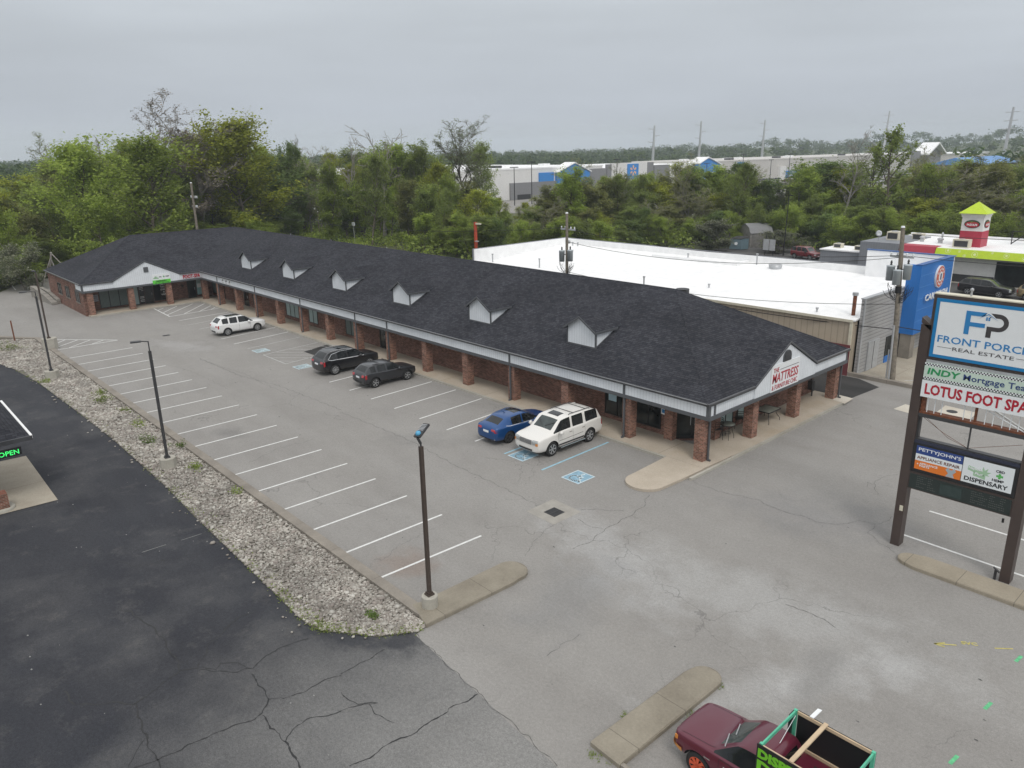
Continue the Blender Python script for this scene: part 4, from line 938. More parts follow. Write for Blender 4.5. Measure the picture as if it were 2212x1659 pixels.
# second row
ip = panel('indy_panel', 9.76, 6.1, 7.06, 7.70, 'pgreen')
for row0 in (7.60, 7.07):
    b = MB()
    for i in range(73):
        for j in range(2):
            if (i + j) % 2 == 0: x = 9.76 - i * .05; b.poly([(x, YF + .002, row0 + j * .048), (x - .05, YF + .002, row0 + j * .048), (x - .05, YF + .002, row0 + j * .048 + .048), (x, YF + .002, row0 + j * .048 + .048)])
    b.build('check_band', M['black'], ip)
b = MB()
for row0 in (7.60, 7.07): b.poly([(9.76, YF + .001, row0), (6.1, YF + .001, row0), (6.1, YF + .001, row0 + .096), (9.76, YF + .001, row0 + .096)])
b.build('white_band', M['signwhite'], ip)
let('INDY', 9.64, 7.28, 1.12, .24, 'green', ip, .03, .1, YF + .001); let('Mortgage Team', 8.42, 7.22, 2.2, .29, 'navy', ip, .012, 0, YF + .001)
lp = panel('spa_panel', 9.77, 6.1, 6.38, 7.03, 'signwhite'); let('LOTUS FOOT SPA', 9.64, 6.50, 3.35, .42, 'red', lp, .03, 0, YF + .001)
b = MB(); b.box(6.21, 9.755, -30.0, YF - .06, 6.36, 7.82); b.build('panel_cabinet', M['galv'], ps)
# open framework
b = MB(); b.box(6.2, 9.76, -29.95, -29.62, 5.56, 5.70); b.box(6.2, 9.76, -29.9, -29.66, 4.62, 4.68); b.box(7.94, 7.99, -29.8, -29.75, 4.68, 5.56); b.box(9.68, 9.76, -29.9, -29.7, 4.68, 5.56)
b.build('crossbar', M['dgrey'], ps)
b = MB(); b.box(6.2, 9.75, -29.93, -29.64, 5.702, 5.78); b.box(7.84, 7.92, -29.8, -29.72, 5.78, 6.36); b.box(9.60, 9.74, -29.85, -29.7, 5.78, 6.36); b.build('rusty_rail', M['rust'], ps)
for x in (9.5, 9.25, 9.0, 8.25, 8.0, 7.55, 7.3, 7.0, 6.75, 6.5): b = MB(); b.cyl((x, -29.68, 5.78), (x, -29.68, 6.36), .017, n=6); b.build('tube_post', M['signwhite'], ps)
b = MB(); b.tube([(7.5, -29.70, 6.3), (6.3, -29.70, 5.8)], .02); b.build('tube_brace', M['signwhite'], ps)
b = MB(); b.tube([(9.6, -29.8, 5.5), (8.9, -29.78, 5.1), (7.98, -29.8, 4.7)], .008, 5); b.tube([(7.98, -29.8, 4.7), (6.3, -29.8, 5.3)], .008, 5); b.tube([(9.5, -29.82, 5.5), (8.7, -29.85, 4.9), (8.0, -29.85, 4.68)], .007, 5); b.build('loose_wire', M['rust'], ps)
# led board
b = MB(); b.box(6.21, 9.755, -30.02, YF - .06, 3.36, 4.62); lb = b.build('screen_housing', simple('screen_case', (.03, .035, .06), .35), ps)
b = MB(); b.ext([(9.755, YF - .058, 3.34), (6.21, YF - .058, 3.34), (6.21, YF - .058, 4.50), (9.755, YF - .058, 4.50)], (0, .03, 0)); b.build('screen_bezel', M['black'], lb)
EM = {}
for k, c in (('w', (.62, .65, .66)), ('n', (.02, .05, .19)), ('o', (.62, .16, .02)), ('g', (.30, .46, .30))): EM[k] = simple('screen_' + k, c, .4, var=0, emit=c, estr=.12)
def scr(name, a, c, z0, z1, mat, y): b = MB(); b.poly([(a, y, z0), (c, y, z0), (c, y, z1), (a, y, z1)]); return b.build(name, mat, lb, fix=False)
YS = YF - .026
scr('navy_band', 9.62, 7.99, 4.10, 4.43, EM['n'], YS); scr('white_band', 9.62, 7.99, 3.83, 4.10, EM['w'], YS); scr('orange_band', 9.62, 7.99, 3.47, 3.83, EM['o'], YS); sw_ = scr('white_screen', 7.97, 6.33, 3.47, 4.43, EM['w'], YS)
let("PETTYJOHN'S", 9.54, 4.19, 1.48, .17, 'signwhite', lb, .015, 0, YS + .001); let('APPLIANCE REPAIR', 9.56, 3.90, 1.5, .12, 'rust', lb, .015, 0, YS + .001)
let('APPLIANCE', 9.44, 3.68, .64, .085, 'signwhite', lb, .02, 0, YS + .001); let('PARTS', 9.44, 3.59, .36, .08, 'signwhite', lb, .02, 0, YS + .001); let('+', 9.54, 3.66, .06, .06, 'signwhite', lb, .02, 0, YS + .001)
b = MB(); b.ext([(x, YS + .001, z) for x, z in ((8.5, 3.48), (8.42, 3.62), (8.52, 3.74), (8.44, 3.86), (8.38, 3.77), (8.30, 3.77), (8.22, 3.86), (8.16, 3.74), (8.26, 3.62), (8.2, 3.48))], (0, .003, 0)); b.build('spanner_emblem', simple('spanner_grey', (.36, .42, .46), .5, var=0), lb)
let('DISPENSARY', 7.87, 3.55, 1.42, .17, 'black', lb, .025, 0, YS + .001); let('CBD', 6.90, 4.14, .28, .10, 'black', lb, .03, 0, YS + .001); let('HEMP', 6.98, 3.78, .38, .10, 'black', lb, .03, 0, YS + .001)
b = MB(); b.poly(xz([(6.80, 3.91), (6.72, 3.91), (6.72, 4.11), (6.80, 4.11)], YS + .002)); b.poly(xz([(6.87, 3.97), (6.65, 3.97), (6.65, 4.05), (6.87, 4.05)], YS + .0025)); b.build('cross', M['lgreen'], lb)
b = MB()
for k in range(5):
    a = R(-10 + 35 * k); L2 = .22 + .06 * (k in (1, 2, 3)); c = (7.28, 3.95); b.poly(xz([c, (c[0] - L2 * .5 * math.cos(a - .3), c[1] + L2 * .5 * math.sin(a - .3)), (c[0] - L2 * math.cos(a), c[1] + L2 * math.sin(a)), (c[0] - L2 * .5 * math.cos(a + .3), c[1] + L2 * .5 * math.sin(a + .3))], YS + .001))
b.poly(xz([(7.80, 3.98), (7.24, 3.86), (7.22, 4.03), (7.78, 4.15)], YS + .0015)); b.poly(xz([(7.60, 3.80), (7.2, 3.74), (7.2, 3.9), (7.6, 3.96)], YS + .0015)); b.build('leaf_emblem', EM['g'], lb)
let('Naptown', 7.77, 4.00, .46, .12, 'signwhite', lb, .03, .1, YS + .003); let('Plug', 7.55, 3.83, .26, .12, 'signwhite', lb, .03, .1, YS + .003)
# lower dead letter board
b = MB(); b.box(6.2, 9.77, -29.95, YF - .05, 2.60, 3.32); l2 = b.build('letter_board', M['signbrown'], ps)
b = MB(); b.ext([(9.72, YF - .048, 2.65), (6.25, YF - .048, 2.65), (6.25, YF - .048, 3.24), (9.72, YF - .048, 3.24)], (0, .02, 0)); b.build('board_face', simple('board_face', (.02, .03, .028), .3), l2)
b = MB(); rr = random.Random(5)
for cx0 in (9.45, 9.05, 7.55, 7.3, 6.95, 6.6):
    for r_ in range(6):
        for c_ in range(rr.randint(2, 6)):
            x = cx0 - c_ * .06; z = 3.17 - r_ * .085; b.poly([(x, YF - .027, z), (x - .035, YF - .027, z), (x - .035, YF - .027, z + .022), (x, YF - .027, z + .022)])
b.build('dim_letter', simple('dim_letter', (.12, .13, .12), .5, var=0), l2)
b = MB(); b.ext([(8.62, YF - .027, 2.72), (8.62, YF - .027, 3.14), (7.86, YF - .027, 3.14), (7.86, YF - .027, 2.72)], (0, .006, 0)); b.build('board_window', simple('board_window', (.03, .05, .047), .25), l2)
b = MB(); b.box(9.80, 9.93, -29.599, -29.59, 1.55, 1.78); b.build('post_sticker', M['cream'], ps)
b = MB(); b.cyl((8.65, -29.75, 10.3), (8.65, -29.75, 10.46), .035, n=8); b.lathe((8.65, -29.75, 10.46), [(.03, 0), (.06, .04), (.06, .1), (.0, .14)], 12); b.build('photocell', M['galv'], ps)
b = MB(); b.cyl((6.35, -29.3, 2.45), (6.35, -29.3, 2.6), .04, n=8); b.build('conduit_stub', M['black'], ps)
b = MB(); b.box(6.3, 6.38, -29.66, -29.58, 0, .42); b.ext([(6.2, -29.58, .35), (6.42, -29.6, .48), (6.42, -29.52, .48), (6.2, -29.5, .35)], (0, 0, .04)); tag(b.build('broken_bracket', M['dgrey']), 'bent dark metal bracket at the foot of the right sign post', 'bracket')

# ------------------------------------------------------------------ lot lamps
def lamp(label, x, y, h, base='round', br=.28, bh=.5, pole='bronze', head=(0, 1), arm=.45, headmat='dgrey', hh=.3, skip=False):
    o = thing('parking_lot_lamp', label, 'street lamp', (x, y, 0))
    b = MB()
    if base == 'round': b.lathe((x, y, 0), [(br, -.02), (br, bh - .03), (br - .03, bh), (0, bh)], 24, smooth=False)
    else: b.prism([(x + br * math.cos(R(22.5 + 45 * k)), y + br * math.sin(R(22.5 + 45 * k))) for k in range(8)], -.02, bh)
    b.build('footing', M['base'], o)
    b = MB(); b.box(x - .13, x + .13, y - .13, y + .13, bh, bh + .07); b.ext([(x - .1, y - .1, bh + .07), (x + .1, y - .1, bh + .07), (x + .1, y + .1, bh + .07), (x - .1, y + .1, bh + .07)], (0, 0, .06)); b.build('base_plate', M[pole], o)
    b = MB(); b.box(x - .062, x + .062, y - .062, y + .062, bh + .13, h); b.build('pole', M[pole], o)
    b = MB(); b.cyl((x, y, h), (x, y, h + hh), .03, n=8); hx, hy = head; n_ = Vector((hx, hy)).normalized(); t = Vector((-n_.y, n_.x)); z = h + hh
    b.tube([(x, y, z - .02), (x + n_.x * arm, y + n_.y * arm, z + .03)], .028, 6); b.build('arm', M['dgrey'], o)
    if skip:
        b = MB(); a = Vector((x + .02, y + .10, h + .32)); d1 = Vector((.08, -.48, .31)); w_ = Vector((.14, .025, -.02)); b.ext([a - w_, a + w_, a + w_ * .9 + d1, a - w_ * .9 + d1], (.01, .04, .06)); b.cyl((x, y, h + .1), a, .05, n=8); hd = b.build('lamp_head', M[headmat], o)
        b = MB(); nn = Vector((.012, .045, .066))
        for k in range(5): q = a + d1 * (.45 + .1 * k) + nn; b.ext([q - w_ * .8, q + w_ * .8, q + w_ * .8 + d1 * .04, q - w_ * .8 + d1 * .04], (0, .005, .012))
        b.build('cooling_fin', M['galv'], hd); return o
    b = MB(); c0 = Vector((x, y)) + n_ * arm; c1 = c0 + n_ * .48
    q = [c0 + t * .13, c1 + t * .13, c1 - t * .13, c0 - t * .13]; b.ext([(p.x, p.y, z) for p in q], (0, 0, .06)); hd = b.build('lamp_head', M[headmat], o)
    b = MB(); c2 = c0 + n_ * .08; c3 = c0 + n_ * .44; q = [c2 + t * .1, c3 + t * .1, c3 - t * .1, c2 - t * .1]; b.ext([(p.x, p.y, z - .012) for p in q], (0, 0, .010)); b.build('lens', M['galv'], hd)
    return o
l1 = lamp('nearest brown lot lamp with a blue-tipped head on a round concrete footing', 19.35, -13.35, 6.22, br=.29, bh=.60, head=(1, -.25), arm=.12, hh=.16, skip=True)
b = MB(); b.lathe((19.39, -13.30, 6.68), [(0, -.1), (.07, -.07), (.1, 0), (.07, .07), (0, .1)], 14); b.build('blue_photocell', simple('cyan_cap', (.10, .38, .60), .4), l1)
lamp('dark lot lamp standing in the river rock halfway along the stalls', 39.3, -11.15, 6.3, 'oct', .42, .55, 'dgrey', head=(.3, 1), arm=.32, hh=.5)
lamp('dark lot lamp in the river rock, third from the camera', 62.9, -10.85, 6.15, 'oct', .48, .6, 'dgrey', head=(.2, 1), arm=.5, hh=.35)
lamp('farthest brown lot lamp, on a square footing at the end of the kerb', 73.3, -12.95, 6.5, 'oct', .60, .95, 'bronze', head=(1, .1), arm=.2, hh=.12)
b = MB(); b.box(78.9, 79.0, -11.35, -11.25, 0, 1.9); tag(b.build('sign_post', M['rust']), 'rusty bare post leaning at the far end of the rocks', 'post')
# small restaurant corner on the left edge: hip roof, brick base and OPEN sign
lf = thing('drive_up_building', 'low shingle-roofed building corner on the left edge with brick base', 'building', (42, -3, 0))
b = MB(); b.prism([(39.9, -2.2), (46.2, -2.2), (46.2, 6), (39.9, 6)][::1], 0, 3.1); b.build('wall', M['brick2'], lf)
b = MB(); a, c, d, e = (39.5, -4.9, 3.3), (46.6, -4.9, 3.3), (46.6, 8, 3.3), (39.5, 8, 3.3); r1_, r2_ = (43.05, -1.2, 5.0), (43.05, 6, 5.0)
a = (39.5, -5.42, 3.3); c = (46.55, -5.42, 3.3)
for f in ((a, r1_, c), (c, r1_, r2_, d), (a, e, r2_, r1_), (d, r2_, e), (a, c, d, e)): b.poly(f)
b.build('roof', M['shingle'], lf)
b = MB(); b.box(39.42, 46.62, -5.52, -5.42, 3.16, 3.34); b.build('gutter', M['white'], lf)
b = MB(); b.box(39.40, 39.5, -5.5, 8, 3.1, 3.3); b.build('eave_board', M['gutter'], lf)
b = MB(); b.prism([(39.35, -2.2), (39.95, -2.2), (39.95, -4.05), (39.35, -4.05)], 0, .85); b.build('brick_base', M['brick2'], lf)
b = MB(); b.lathe((39.7, -3.75, 0), [(.55, 0), (.55, .12), (.5, .16), (0, .17)], 20); tag(b.build('concrete_footing', M['base']), 'rounded pale concrete footing at the foot of the left brick wall', 'footing')
o = thing('open_sign', 'black screen with glowing green OPEN under the left roof edge', 'sign', (39.3, -4.4, 2.6))
b = MB(); b.box(39.33, 39.40, -4.97, -3.6, 2.55, 2.92); b.build('screen', M['black'], o); letters('OPEN', (39.325, -4.06, 2.62), (0, -1, 0), (0, 0, 1), .8, .22, M['led'], parent=o, bold=.0)

# ------------------------------------------------------------------ car wash next door
cw = thing('car_wash_building', 'low car wash with white membrane roof, tan metal side and bright blue sign front', 'building', (42, -58, 0))
b = MB(); b.box(21.9, 63.0, -52.2, -51.62, 0, 3.86); b.build('side_wall', M['tan'], cw)
b = MB(); b.box(21.95, 63.0, -51.6, -51.45, 3.78, 3.96); b.box(21.95, 22.15, -51.62, -51.5, 0, 3.78); b.build('eave_trim', M['cream'], cw)
b = MB(); b.ext([(21.8, -51.5, 3.97), (62.9, -51.5, 3.97), (62.9, -65.8, 4.9), (21.8, -65.8, 4.9)], (0, 0, -.1))
b.box(62.78, 62.9, -65.8, -51.62, 3.9, 5.55); b.box(21.8, 62.78, -66.0, -65.8, 4.7, 5.5); b.box(21.72, 21.8, -65.8, -52.2, 3.9, 5.3)
b.box(38.5, 48.5, -63.9, -63.6, 4.75, 5.02); b.box(38.5, 38.8, -65.7, -63.9, 4.8, 5.06)
b.build('roof', M['roofwhite'], cw)
b = MB(); b.box(62.901, 63.1, -66.0, -51.58, 0, 5.6); b.box(21.5, 62.9, -66.15, -66.002, 0, 5.56); b.build('parapet_wall', M['greywall'], cw)
b = MB(); b.box(21.5, 21.72, -66.0, -52.0, 0, 5.36); b.build('front_wall', M['greycorr'], cw)
b = MB(); b.box(21.44, 21.78, -58.6, -51.98, 5.362, 5.44); b.box(21.44, 21.499, -52.12, -51.95, 0, 5.36); b.build('corner_trim', M['galv'], cw)
b = MB(); b.box(21.42, 21.498, -55.1, -53.3, .05, 2.15); dr = b.build('door', M['galv'], cw); b = MB(); b.box(21.40, 21.419, -54.21, -54.19, .1, 2.1); b.build('door_gap', M['frame'], dr)
b = MB(); b.box(21.43, 21.499, -57.75, -56.4, .55, 2.0); b.build('bay_opening', M['glass'], cw); b = MB(); b.box(21.43, 21.499, -57.75, -56.4, 0, .548); b.build('blue_panel', M['washblue'], cw)
b = MB(); b.cyl((22.5, -52.7, 3.9), (22.5, -52.7, 5.55), .13, n=10); fl = b.build('flue', M['rust'], cw); b = MB(); b.cyl((22.5, -52.7, 5.45), (22.5, -52.7, 5.65), .2, n=10); b.build('flue_cap', M['galv'], fl)
b = MB(); b.lathe((35.0, -64.3, 4.75), [(.55, 0), (.6, .42), (.48, .42), (.45, .15), (0, .15)], 18); b.build('fan_curb', M['galv'], cw)
for (x, y, h) in ((37.3, -65.0, 1.0), (62.0, -53.5, .85), (55.1, -53.8, .9), (61.0, -65, .4), (60.2, -65, .4), (40.3, -51.9, 1.0), (35.7, -54.8, .3), (24.9, -52.2, .3), (45, -65, .4)):
    b = MB(); z = 3.97 + (-51.5 - y) * .065; b.cyl((x, y, z - .05), (x, y, z + h), .07, n=8); b.cyl((x, y, z + h - .08), (x, y, z + h + .03), .11, n=8); b.build('roof_vent', M['galv'], cw)
b = MB(); b.cyl((36.3, -51.9, 3.4), (36.3, -51.9, 4.4), .55, n=16); b.build('tank', M['black'], cw)
# blue sign tower
b = MB(); b.box(20.5, 20.85, -65.0, -58.62, 1.9, 7.05); b.box(20.85, 21.49, -58.95, -58.62, 1.9, 7.05); tw = b.build('blue_tower', M['washblue'], cw)
b = MB()
for z in (2.85, 3.7, 4.55, 5.4, 6.25): b.box(20.488, 20.499, -64.98, -58.64, z, z + .025)
b.build('panel_joint', simple('joint_blue', (.10, .28, .62), .5, var=0), tw)
b = MB(); b.box(20.52, 20.9, -65.2, -65.002, 3.0, 7.05); b.box(20.9, 27.2, -65.3, -65.05, 4.8, 7.02); b.box(20.86, 21.5, -65.0, -58.96, 5.0, 5.37); b.build('tower_back', M['roofwhite'], tw)
b = MB(); b.box(20.45, 27.25, -65.35, -64.98, 7.052, 7.10); b.box(20.45, 20.9, -64.98, -58.58, 7.052, 7.1); b.build('coping', M['washblued'], tw)
b = MB(); b.box(20.6, 21.4, -59.5, -58.7, 0, 1.898); b.build('stone_column', M['kerb'], cw)
o = thing('car_wash_sign', 'round red and white emblem above CARWASH letters on the blue tower', 'sign', (20.4, -62, 4.4))
b = MB(); b.cyl((20.49, -62.2, 5.85), (20.36, -62.2, 5.85), .84, n=32); b.build('emblem_disc', M['signwhite'], o)
b = MB(); b.cyl((20.359, -62.2, 5.85), (20.345, -62.2, 5.85), .78, n=32); b.build('emblem_ring', simple('coral', (.55, .12, .08), .5, var=0), o)
b = MB(); b.cyl((20.344, -62.2, 5.85), (20.33, -62.2, 5.85), .38, n=24); b.build('emblem_centre', M['signwhite'], o)
b = MB(); b.box(20.32, 20.329, -62.32, -62.08, 5.62, 6.08); b.build('emblem_mark', M['navy'], o)
b = MB()
for k in range(12):
    if k == 3 or k == 9: continue
    a = R(90 - 30 * k); y0, z0 = -62.2 - .58 * math.cos(a), 5.85 + .58 * math.sin(a); b.box(20.33, 20.3445, y0 - .07, y0 + .07, z0 - .08, z0 + .08)
b.build('emblem_letter', M['signwhite'], o)
letters('CARWASH', (20.38, -59.7, 4.28), (0, -1, 0), (0, .0, 1), 4.35, .50, M['signwhite'], parent=o, bold=.015, depth=.04)
# yard signs by the wash entrance
o = tag(MB().box(19.6, 19.66, -61.6, -60.5, .9, 1.9).build('yard_sign', M['navy']), 'dark blue wash-club yard sign between car wash and pole sign', 'sign')
b = MB()
for y in (-61.4, -60.7): b.cyl((19.63, y, 0), (19.63, y, .9), .03, n=6)
b.build('stake', M['dgrey'], o); b = MB(); b.box(19.58, 19.599, -61.45, -60.7, 1.2, 1.6); b.build('yellow_text_panel', M['yellow'], o)
wd = MB(); wd.box(21.9, 24.0, -51.44, -51.38, 0, 2.2); tag(wd.build('utility_gate', simple('maroon', (.16, .045, .05), .6)), 'dull maroon metal gate standing against the tan wall by the corner pier', 'gate')

# ------------------------------------------------------------------ restaurant with tower behind
fz = thing('restaurant_building', 'Italian restaurant with lime canopy band, white roof and lime-capped corner tower', 'building', (28, -100, 0))
b = MB(); b.box(14, 31.5, -107.2, -96.5, 0, 3.7); b.build('wall', M['cream2'], fz)
b = MB(); b.box(26.1, 31.0, -96.499, -96.44, 0.1, 1.0); b.build('wainscot', M['dgrey'], fz)
b = MB(); b.box(14, 26.05, -96.499, -96.43, .1, 2.75); b.build('storefront_window', M['glass'], fz)
b = MB(); b.box(22.6, 23.1, -96.42, -96.36, .6, 2.2); b.build('entry_poster', M['rust'], fz)
b = MB(); b.ext([(32.1, -95.0, 3.12), (32.1, -95.35, 3.92), (32.1, -95.6, 3.92), (32.1, -95.6, 3.12)], (-20, 0, 0)); b.build('lime_band', M['lime'], fz)
b = MB()
for x, z, r_ in ((28.0, 3.5, .32), (30.8, 3.75, .3), (24.9, 3.62, .27), (29.6, 3.72, .14), (26.3, 3.8, .12), (23.2, 3.4, .2), (29, 3.3, .16)):
    pr = []
    for k in range(24):
        a = 2 * math.pi * k / 24; c = 2 * math.pi * (k + 1) / 24
        def Q(t, rr): zz = min(3.90, z + rr * math.sin(t)); return (x + rr * math.cos(t), -95.0 - (zz - 3.12) * .4375 + .012, zz)
        b.poly([Q(a, r_), Q(c, r_), Q(c, r_ - .04), Q(a, r_ - .04)])
    b.poly([Q(t, r_ * .5) for t in (0.2, 1.4, 2.6, 3.9, 5.2)])
b.build('tomato_outline', simple('pale_lime', (.66, .74, .35), .6, var=0), fz)
b = MB(); b.box(14, 32.1, -107.4, -95.602, 3.702, 3.96); b.box(14, 32.1, -107.5, -107.2, 3.96, 4.3); b.box(32.1, 39.5, -107.3, -97.2, 3.4, 3.99); b.box(32.15, 39.4, -107.4, -107.1, 3.99, 4.25); b.build('roof', M['roofwhite'], fz)
b = MB(); b.ext([(36.1, -95.0, 3.15), (36.1, -95.3, 4.0), (36.1, -97.0, 4.0), (36.1, -97.0, 3.15)], (-3.95, 0, 0)); b.build('crimson_band', M['crimson'], fz)
b = MB(); b.box(36.15, 40.7, -105, -95.0, 0, 4.12); b.box(32.1, 36.12, -106, -97.01, 0, 3.38); b.build('side_wall', M['greywall'], fz)
b = MB(); b.box(30.75 - 2.3, 30.75 - .0, -100.4, -98.1, 3.96, 5.75); tb_ = b.build('tower_base', M['crimson'], fz)
b = MB(); b.box(28.47, 30.73, -100.38, -98.12, 5.752, 7.3); b.box(28.40, 30.80, -100.45, -98.05, 7.3, 7.5); b.box(28.33, 30.87, -100.52, -97.98, 7.5, 7.72); b.build('tower', M['cream2'], fz)
b = MB(); q = [(28.1, -100.75, 7.72), (31.1, -100.75, 7.72), (31.1, -97.75, 7.72), (28.1, -97.75, 7.72)]
for k in range(4): b.poly([q[k], q[(k + 1) % 4], (29.6, -99.25, 9.0)])
b.poly(q[::-1]); b.build('tower_roof', M['lime'], fz)
for lb, pl, ax in (('oval red and green restaurant sign on the tower face toward the lot', -98.1, 'y'), ('oval red and green restaurant sign on the tower side toward the road', 28.46, 'x')):
    cx_, cz = (29.6, 6.55) if ax == 'y' else (-99.25, 6.55)
    o = thing('restaurant_sign', lb, 'sign', (29.6, -99.2, 6.5))
    for r_, rz_, off, mt, nm in ((.82, .45, .05, 'frame', 'sign_rim'), (.76, .40, .07, 'darkleaf', 'green_field'), (.72, .33, .085, 'red', 'red_field')):
        if mt == 'darkleaf' and mt not in M: M['darkleaf'] = simple('darkleaf', (.03, .09, .03), .5, var=0)
        b = MB(); zz = cz - (.05 if mt == 'red' else 0)
        P_ = [(cx_ + r_ * math.cos(2 * math.pi * k / 28), zz + rz_ * math.sin(2 * math.pi * k / 28)) for k in range(28)]
        b.ext([(p, pl, z) if ax == 'y' else (pl, p, z) for p, z in P_], (0, off, 0) if ax == 'y' else (-off, 0, 0)); b.build(nm, M[mt], o)
    if ax == 'y': letters("FAZOLI'S", (30.13, pl + .09, 6.36), (-1, 0, 0), (0, 0, 1), 1.08, .24, M['signwhite'], parent=o, bold=.04)
    else: letters("FAZOLI'S", (pl - .09, -98.72, 6.36), (0, -1, 0), (0, 0, 1), 1.08, .24, M['signwhite'], parent=o, bold=.04)
    b = MB()
    for a in (20, 55, 90, 125, 160):
        c = (cx_, cz + .17); e = (cx_ + .22 * math.cos(R(a)), cz + .17 + .14 * math.sin(R(a))); P_ = [c, (e[0] - .03, e[1] + .02), (e[0] + .03, e[1] - .02)]
        b.poly([(p, pl + .088, z) if ax == 'y' else (pl - .088, p, z) for p, z in P_])
    b.build('tomato_leaf', M['lgreen'], o)
def ac_unit(x, y, z, sx, sy, h, lb):
    o = thing('rooftop_unit', lb, 'rooftop unit', (x, y, z)); b = MB(); b.box(x - sx, x + sx, y - sy, y + sy, z, z + h); b.build('cabinet', M['cream'], o)
    b = MB(); b.box(x - sx * .85, x + sx * .8, y + sy + .001, y + sy + .03, z + h * .15, z + h * .85); b.build('coil_grille', M['dgrey'], o)
    b = MB(); b.cyl((x, y, z + h), (x, y, z + h + .06), min(sx, sy) * .6, n=14); b.build('fan_guard', M['galv'], o)
ac_unit(30.0, -99.2 + 2.2, 3.96, .85, .5, .95, 'large rooftop air handler in front of the restaurant tower')
ac_unit(38.3, -99.0, 4.12, .7, .7, 1.0, 'tall grey rooftop cabinet at the left end of the restaurant roof')
ac_unit(36.4, -101.5, 3.99, .6, .5, .8, 'boxy grey rooftop unit right behind the utility pole')
for x, y, r_, h, lb in ((35.4, -100.0, .22, .7, 'round silver exhaust fan nearest the grey rooftop unit'), (33.2, -99.6, .26, .65, 'round silver exhaust fan in the middle of the restaurant roof'), (34.0, -102.5, .1, 1.0, 'thin silver flue pipe between the two roof fans')):
    b = MB(); b.lathe((x, y, 3.99), [(r_, 0), (r_, h * .6), (r_ * 1.4, h * .62), (r_ * 1.3, h * .85), (r_ * .6, h), (0, h)], 16); tag(b.build('exhaust_fan', M['galv']), lb, 'roof fan')
b = MB(); b.cyl((38.9, -95.8, 4.12), (38.9, -95.8, 4.9), .035, n=6); dh = thing('satellite_dish', 'white satellite dish at the edge of the grey ribbed restaurant wall', 'satellite dish', (38.9, -95.8, 4.1)); b.build('mast', M['galv'], dh)
b = MB(); b.lathe((38.9, -95.7, 5.1), [(0, -.08), (.2, -.06), (.38, .02), (.2, -.04), (0, -.06)], 20, ax='y'); b.build('dish', M['signwhite'], dh)
lg = thing('storage_building', 'low grey windowless block with white roof in front of the restaurant', 'building', (44, -97, 0))
b = MB(); b.box(40.75, 46.3, -101.0, -96.3, 0, 2.5); b.build('wall', M['greywall'], lg); b = MB(); b.box(40.7, 46.4, -101.1, -96.2, 2.5, 2.66); b.build('roof', M['roofwhite'], lg)
ac_unit(45.0, -98.6, 2.66, .5, .45, .55, 'small air conditioner at the left of the low grey block roof'); ac_unit(41.9, -97.8, 2.66, .5, .45, .55, 'small air conditioner at the right of the low grey block roof')
fe = thing('roof_ladder_sign', 'black steel stair frame of the tall sign behind the restaurant', 'sign', (25.5, -104, 4))
b = MB(); 
for x in (24.0, 24.9, 26.8): b.box(x, x + .08, -103.6, -103.5, 3.96, 5.5 if x > 25 else 9.0)
b.box(24, 26.9, -103.6, -103.5, 5.42, 5.5); b.box(24, 26.9, -103.6, -103.5, 4.7, 4.76); b.ext([(26.8, -103.6, 4.0), (24.3, -103.6, 6.2), (24.3, -103.6, 6.35), (26.8, -103.6, 4.15)], (0, .08, 0)); b.build('frame', M['black'], fe)
b = MB(); b.box(20.5, 24.2, -103.7, -103.2, 7.2, 11.0); b.build('panel', M['signwhite'], fe)
for (x, y, lb) in ((30.4, -96.0, 'yellow pipe bollard leaning at the restaurant wall'),):
    b = MB(); b.cyl((x, y + .5, 0), (x - .1, y, 1.5), .09, n=10); tag(b.build('bollard', simple('bollard_yellow', (.75, .40, .02), .5)), lb, 'bollard')
# shed, fence, dumpster, lamp in the rear lot
sh = thing('garden_shed', 'small grey gambrel-roofed shed at the edge of the trees', 'shed', (66.5, -112, 0))
b = MB(); b.ext([(65.0, -110.6, 0), (68.2, -112.6, 0), (68.2, -112.6, 2.2), (67.7, -112.3, 3.0), (66.6, -111.6, 3.5), (65.5, -110.9, 3.0), (65.0, -110.6, 2.2)], (-1.8, -3.3, 0)); b.build('wall', M['wood2'], sh)
b = MB()
P_ = [(64.9, -110.5, 2.15), (65.45, -110.85, 3.05), (66.6, -111.55, 3.58), (67.75, -112.3, 3.05), (68.3, -112.65, 2.15)]
for p, q in zip(P_, P_[1:]): b.ext([p, q, (q[0] - 1.95, q[1] - 3.6, q[2]), (p[0] - 1.95, p[1] - 3.6, p[2])], (0, 0, .06))
b.build('roof', M['storegrey'], sh)
fn = thing('board_fence', 'weathered grey board fence beside the shed', 'fence', (64, -113, 0))
b = MB(); b.ext([(64.9, -110.9, 0), (62.7, -110.9, 0), (62.7, -110.9, 1.9), (64.9, -110.9, 1.9)], (0, -.06, 0)); b.build('board_panel', M['wood2'], fn)
b = MB(); b.ext([(64.0, -116.0, 0), (60.5, -116.4, 0), (60.3, -116.4, 1.8), (63.9, -116.0, 1.9)], (0, -.06, 0)); b.build('board_panel', M['wood2'], fn)
dp = thing('dumpster', 'blue-grey waste container in front of the shed', 'dumpster', (65, -106.6, 0))
b = MB(); b.ext([(65.9, -106.2, .1), (64.1, -106.7, .1), (64.1, -106.7, 1.7), (65.9, -106.2, 1.7)], (-.4, -1.4, 0)); b.build('bin', simple('bin_blue', (.12, .18, .21), .6), dp)
b = MB(); b.ext([(65.95, -106.15, 1.7), (64.05, -106.65, 1.7), (63.6, -108.1, 2.0), (65.5, -107.65, 2.0)], (0, 0, .06)); b.build('lid', M['black'], dp)
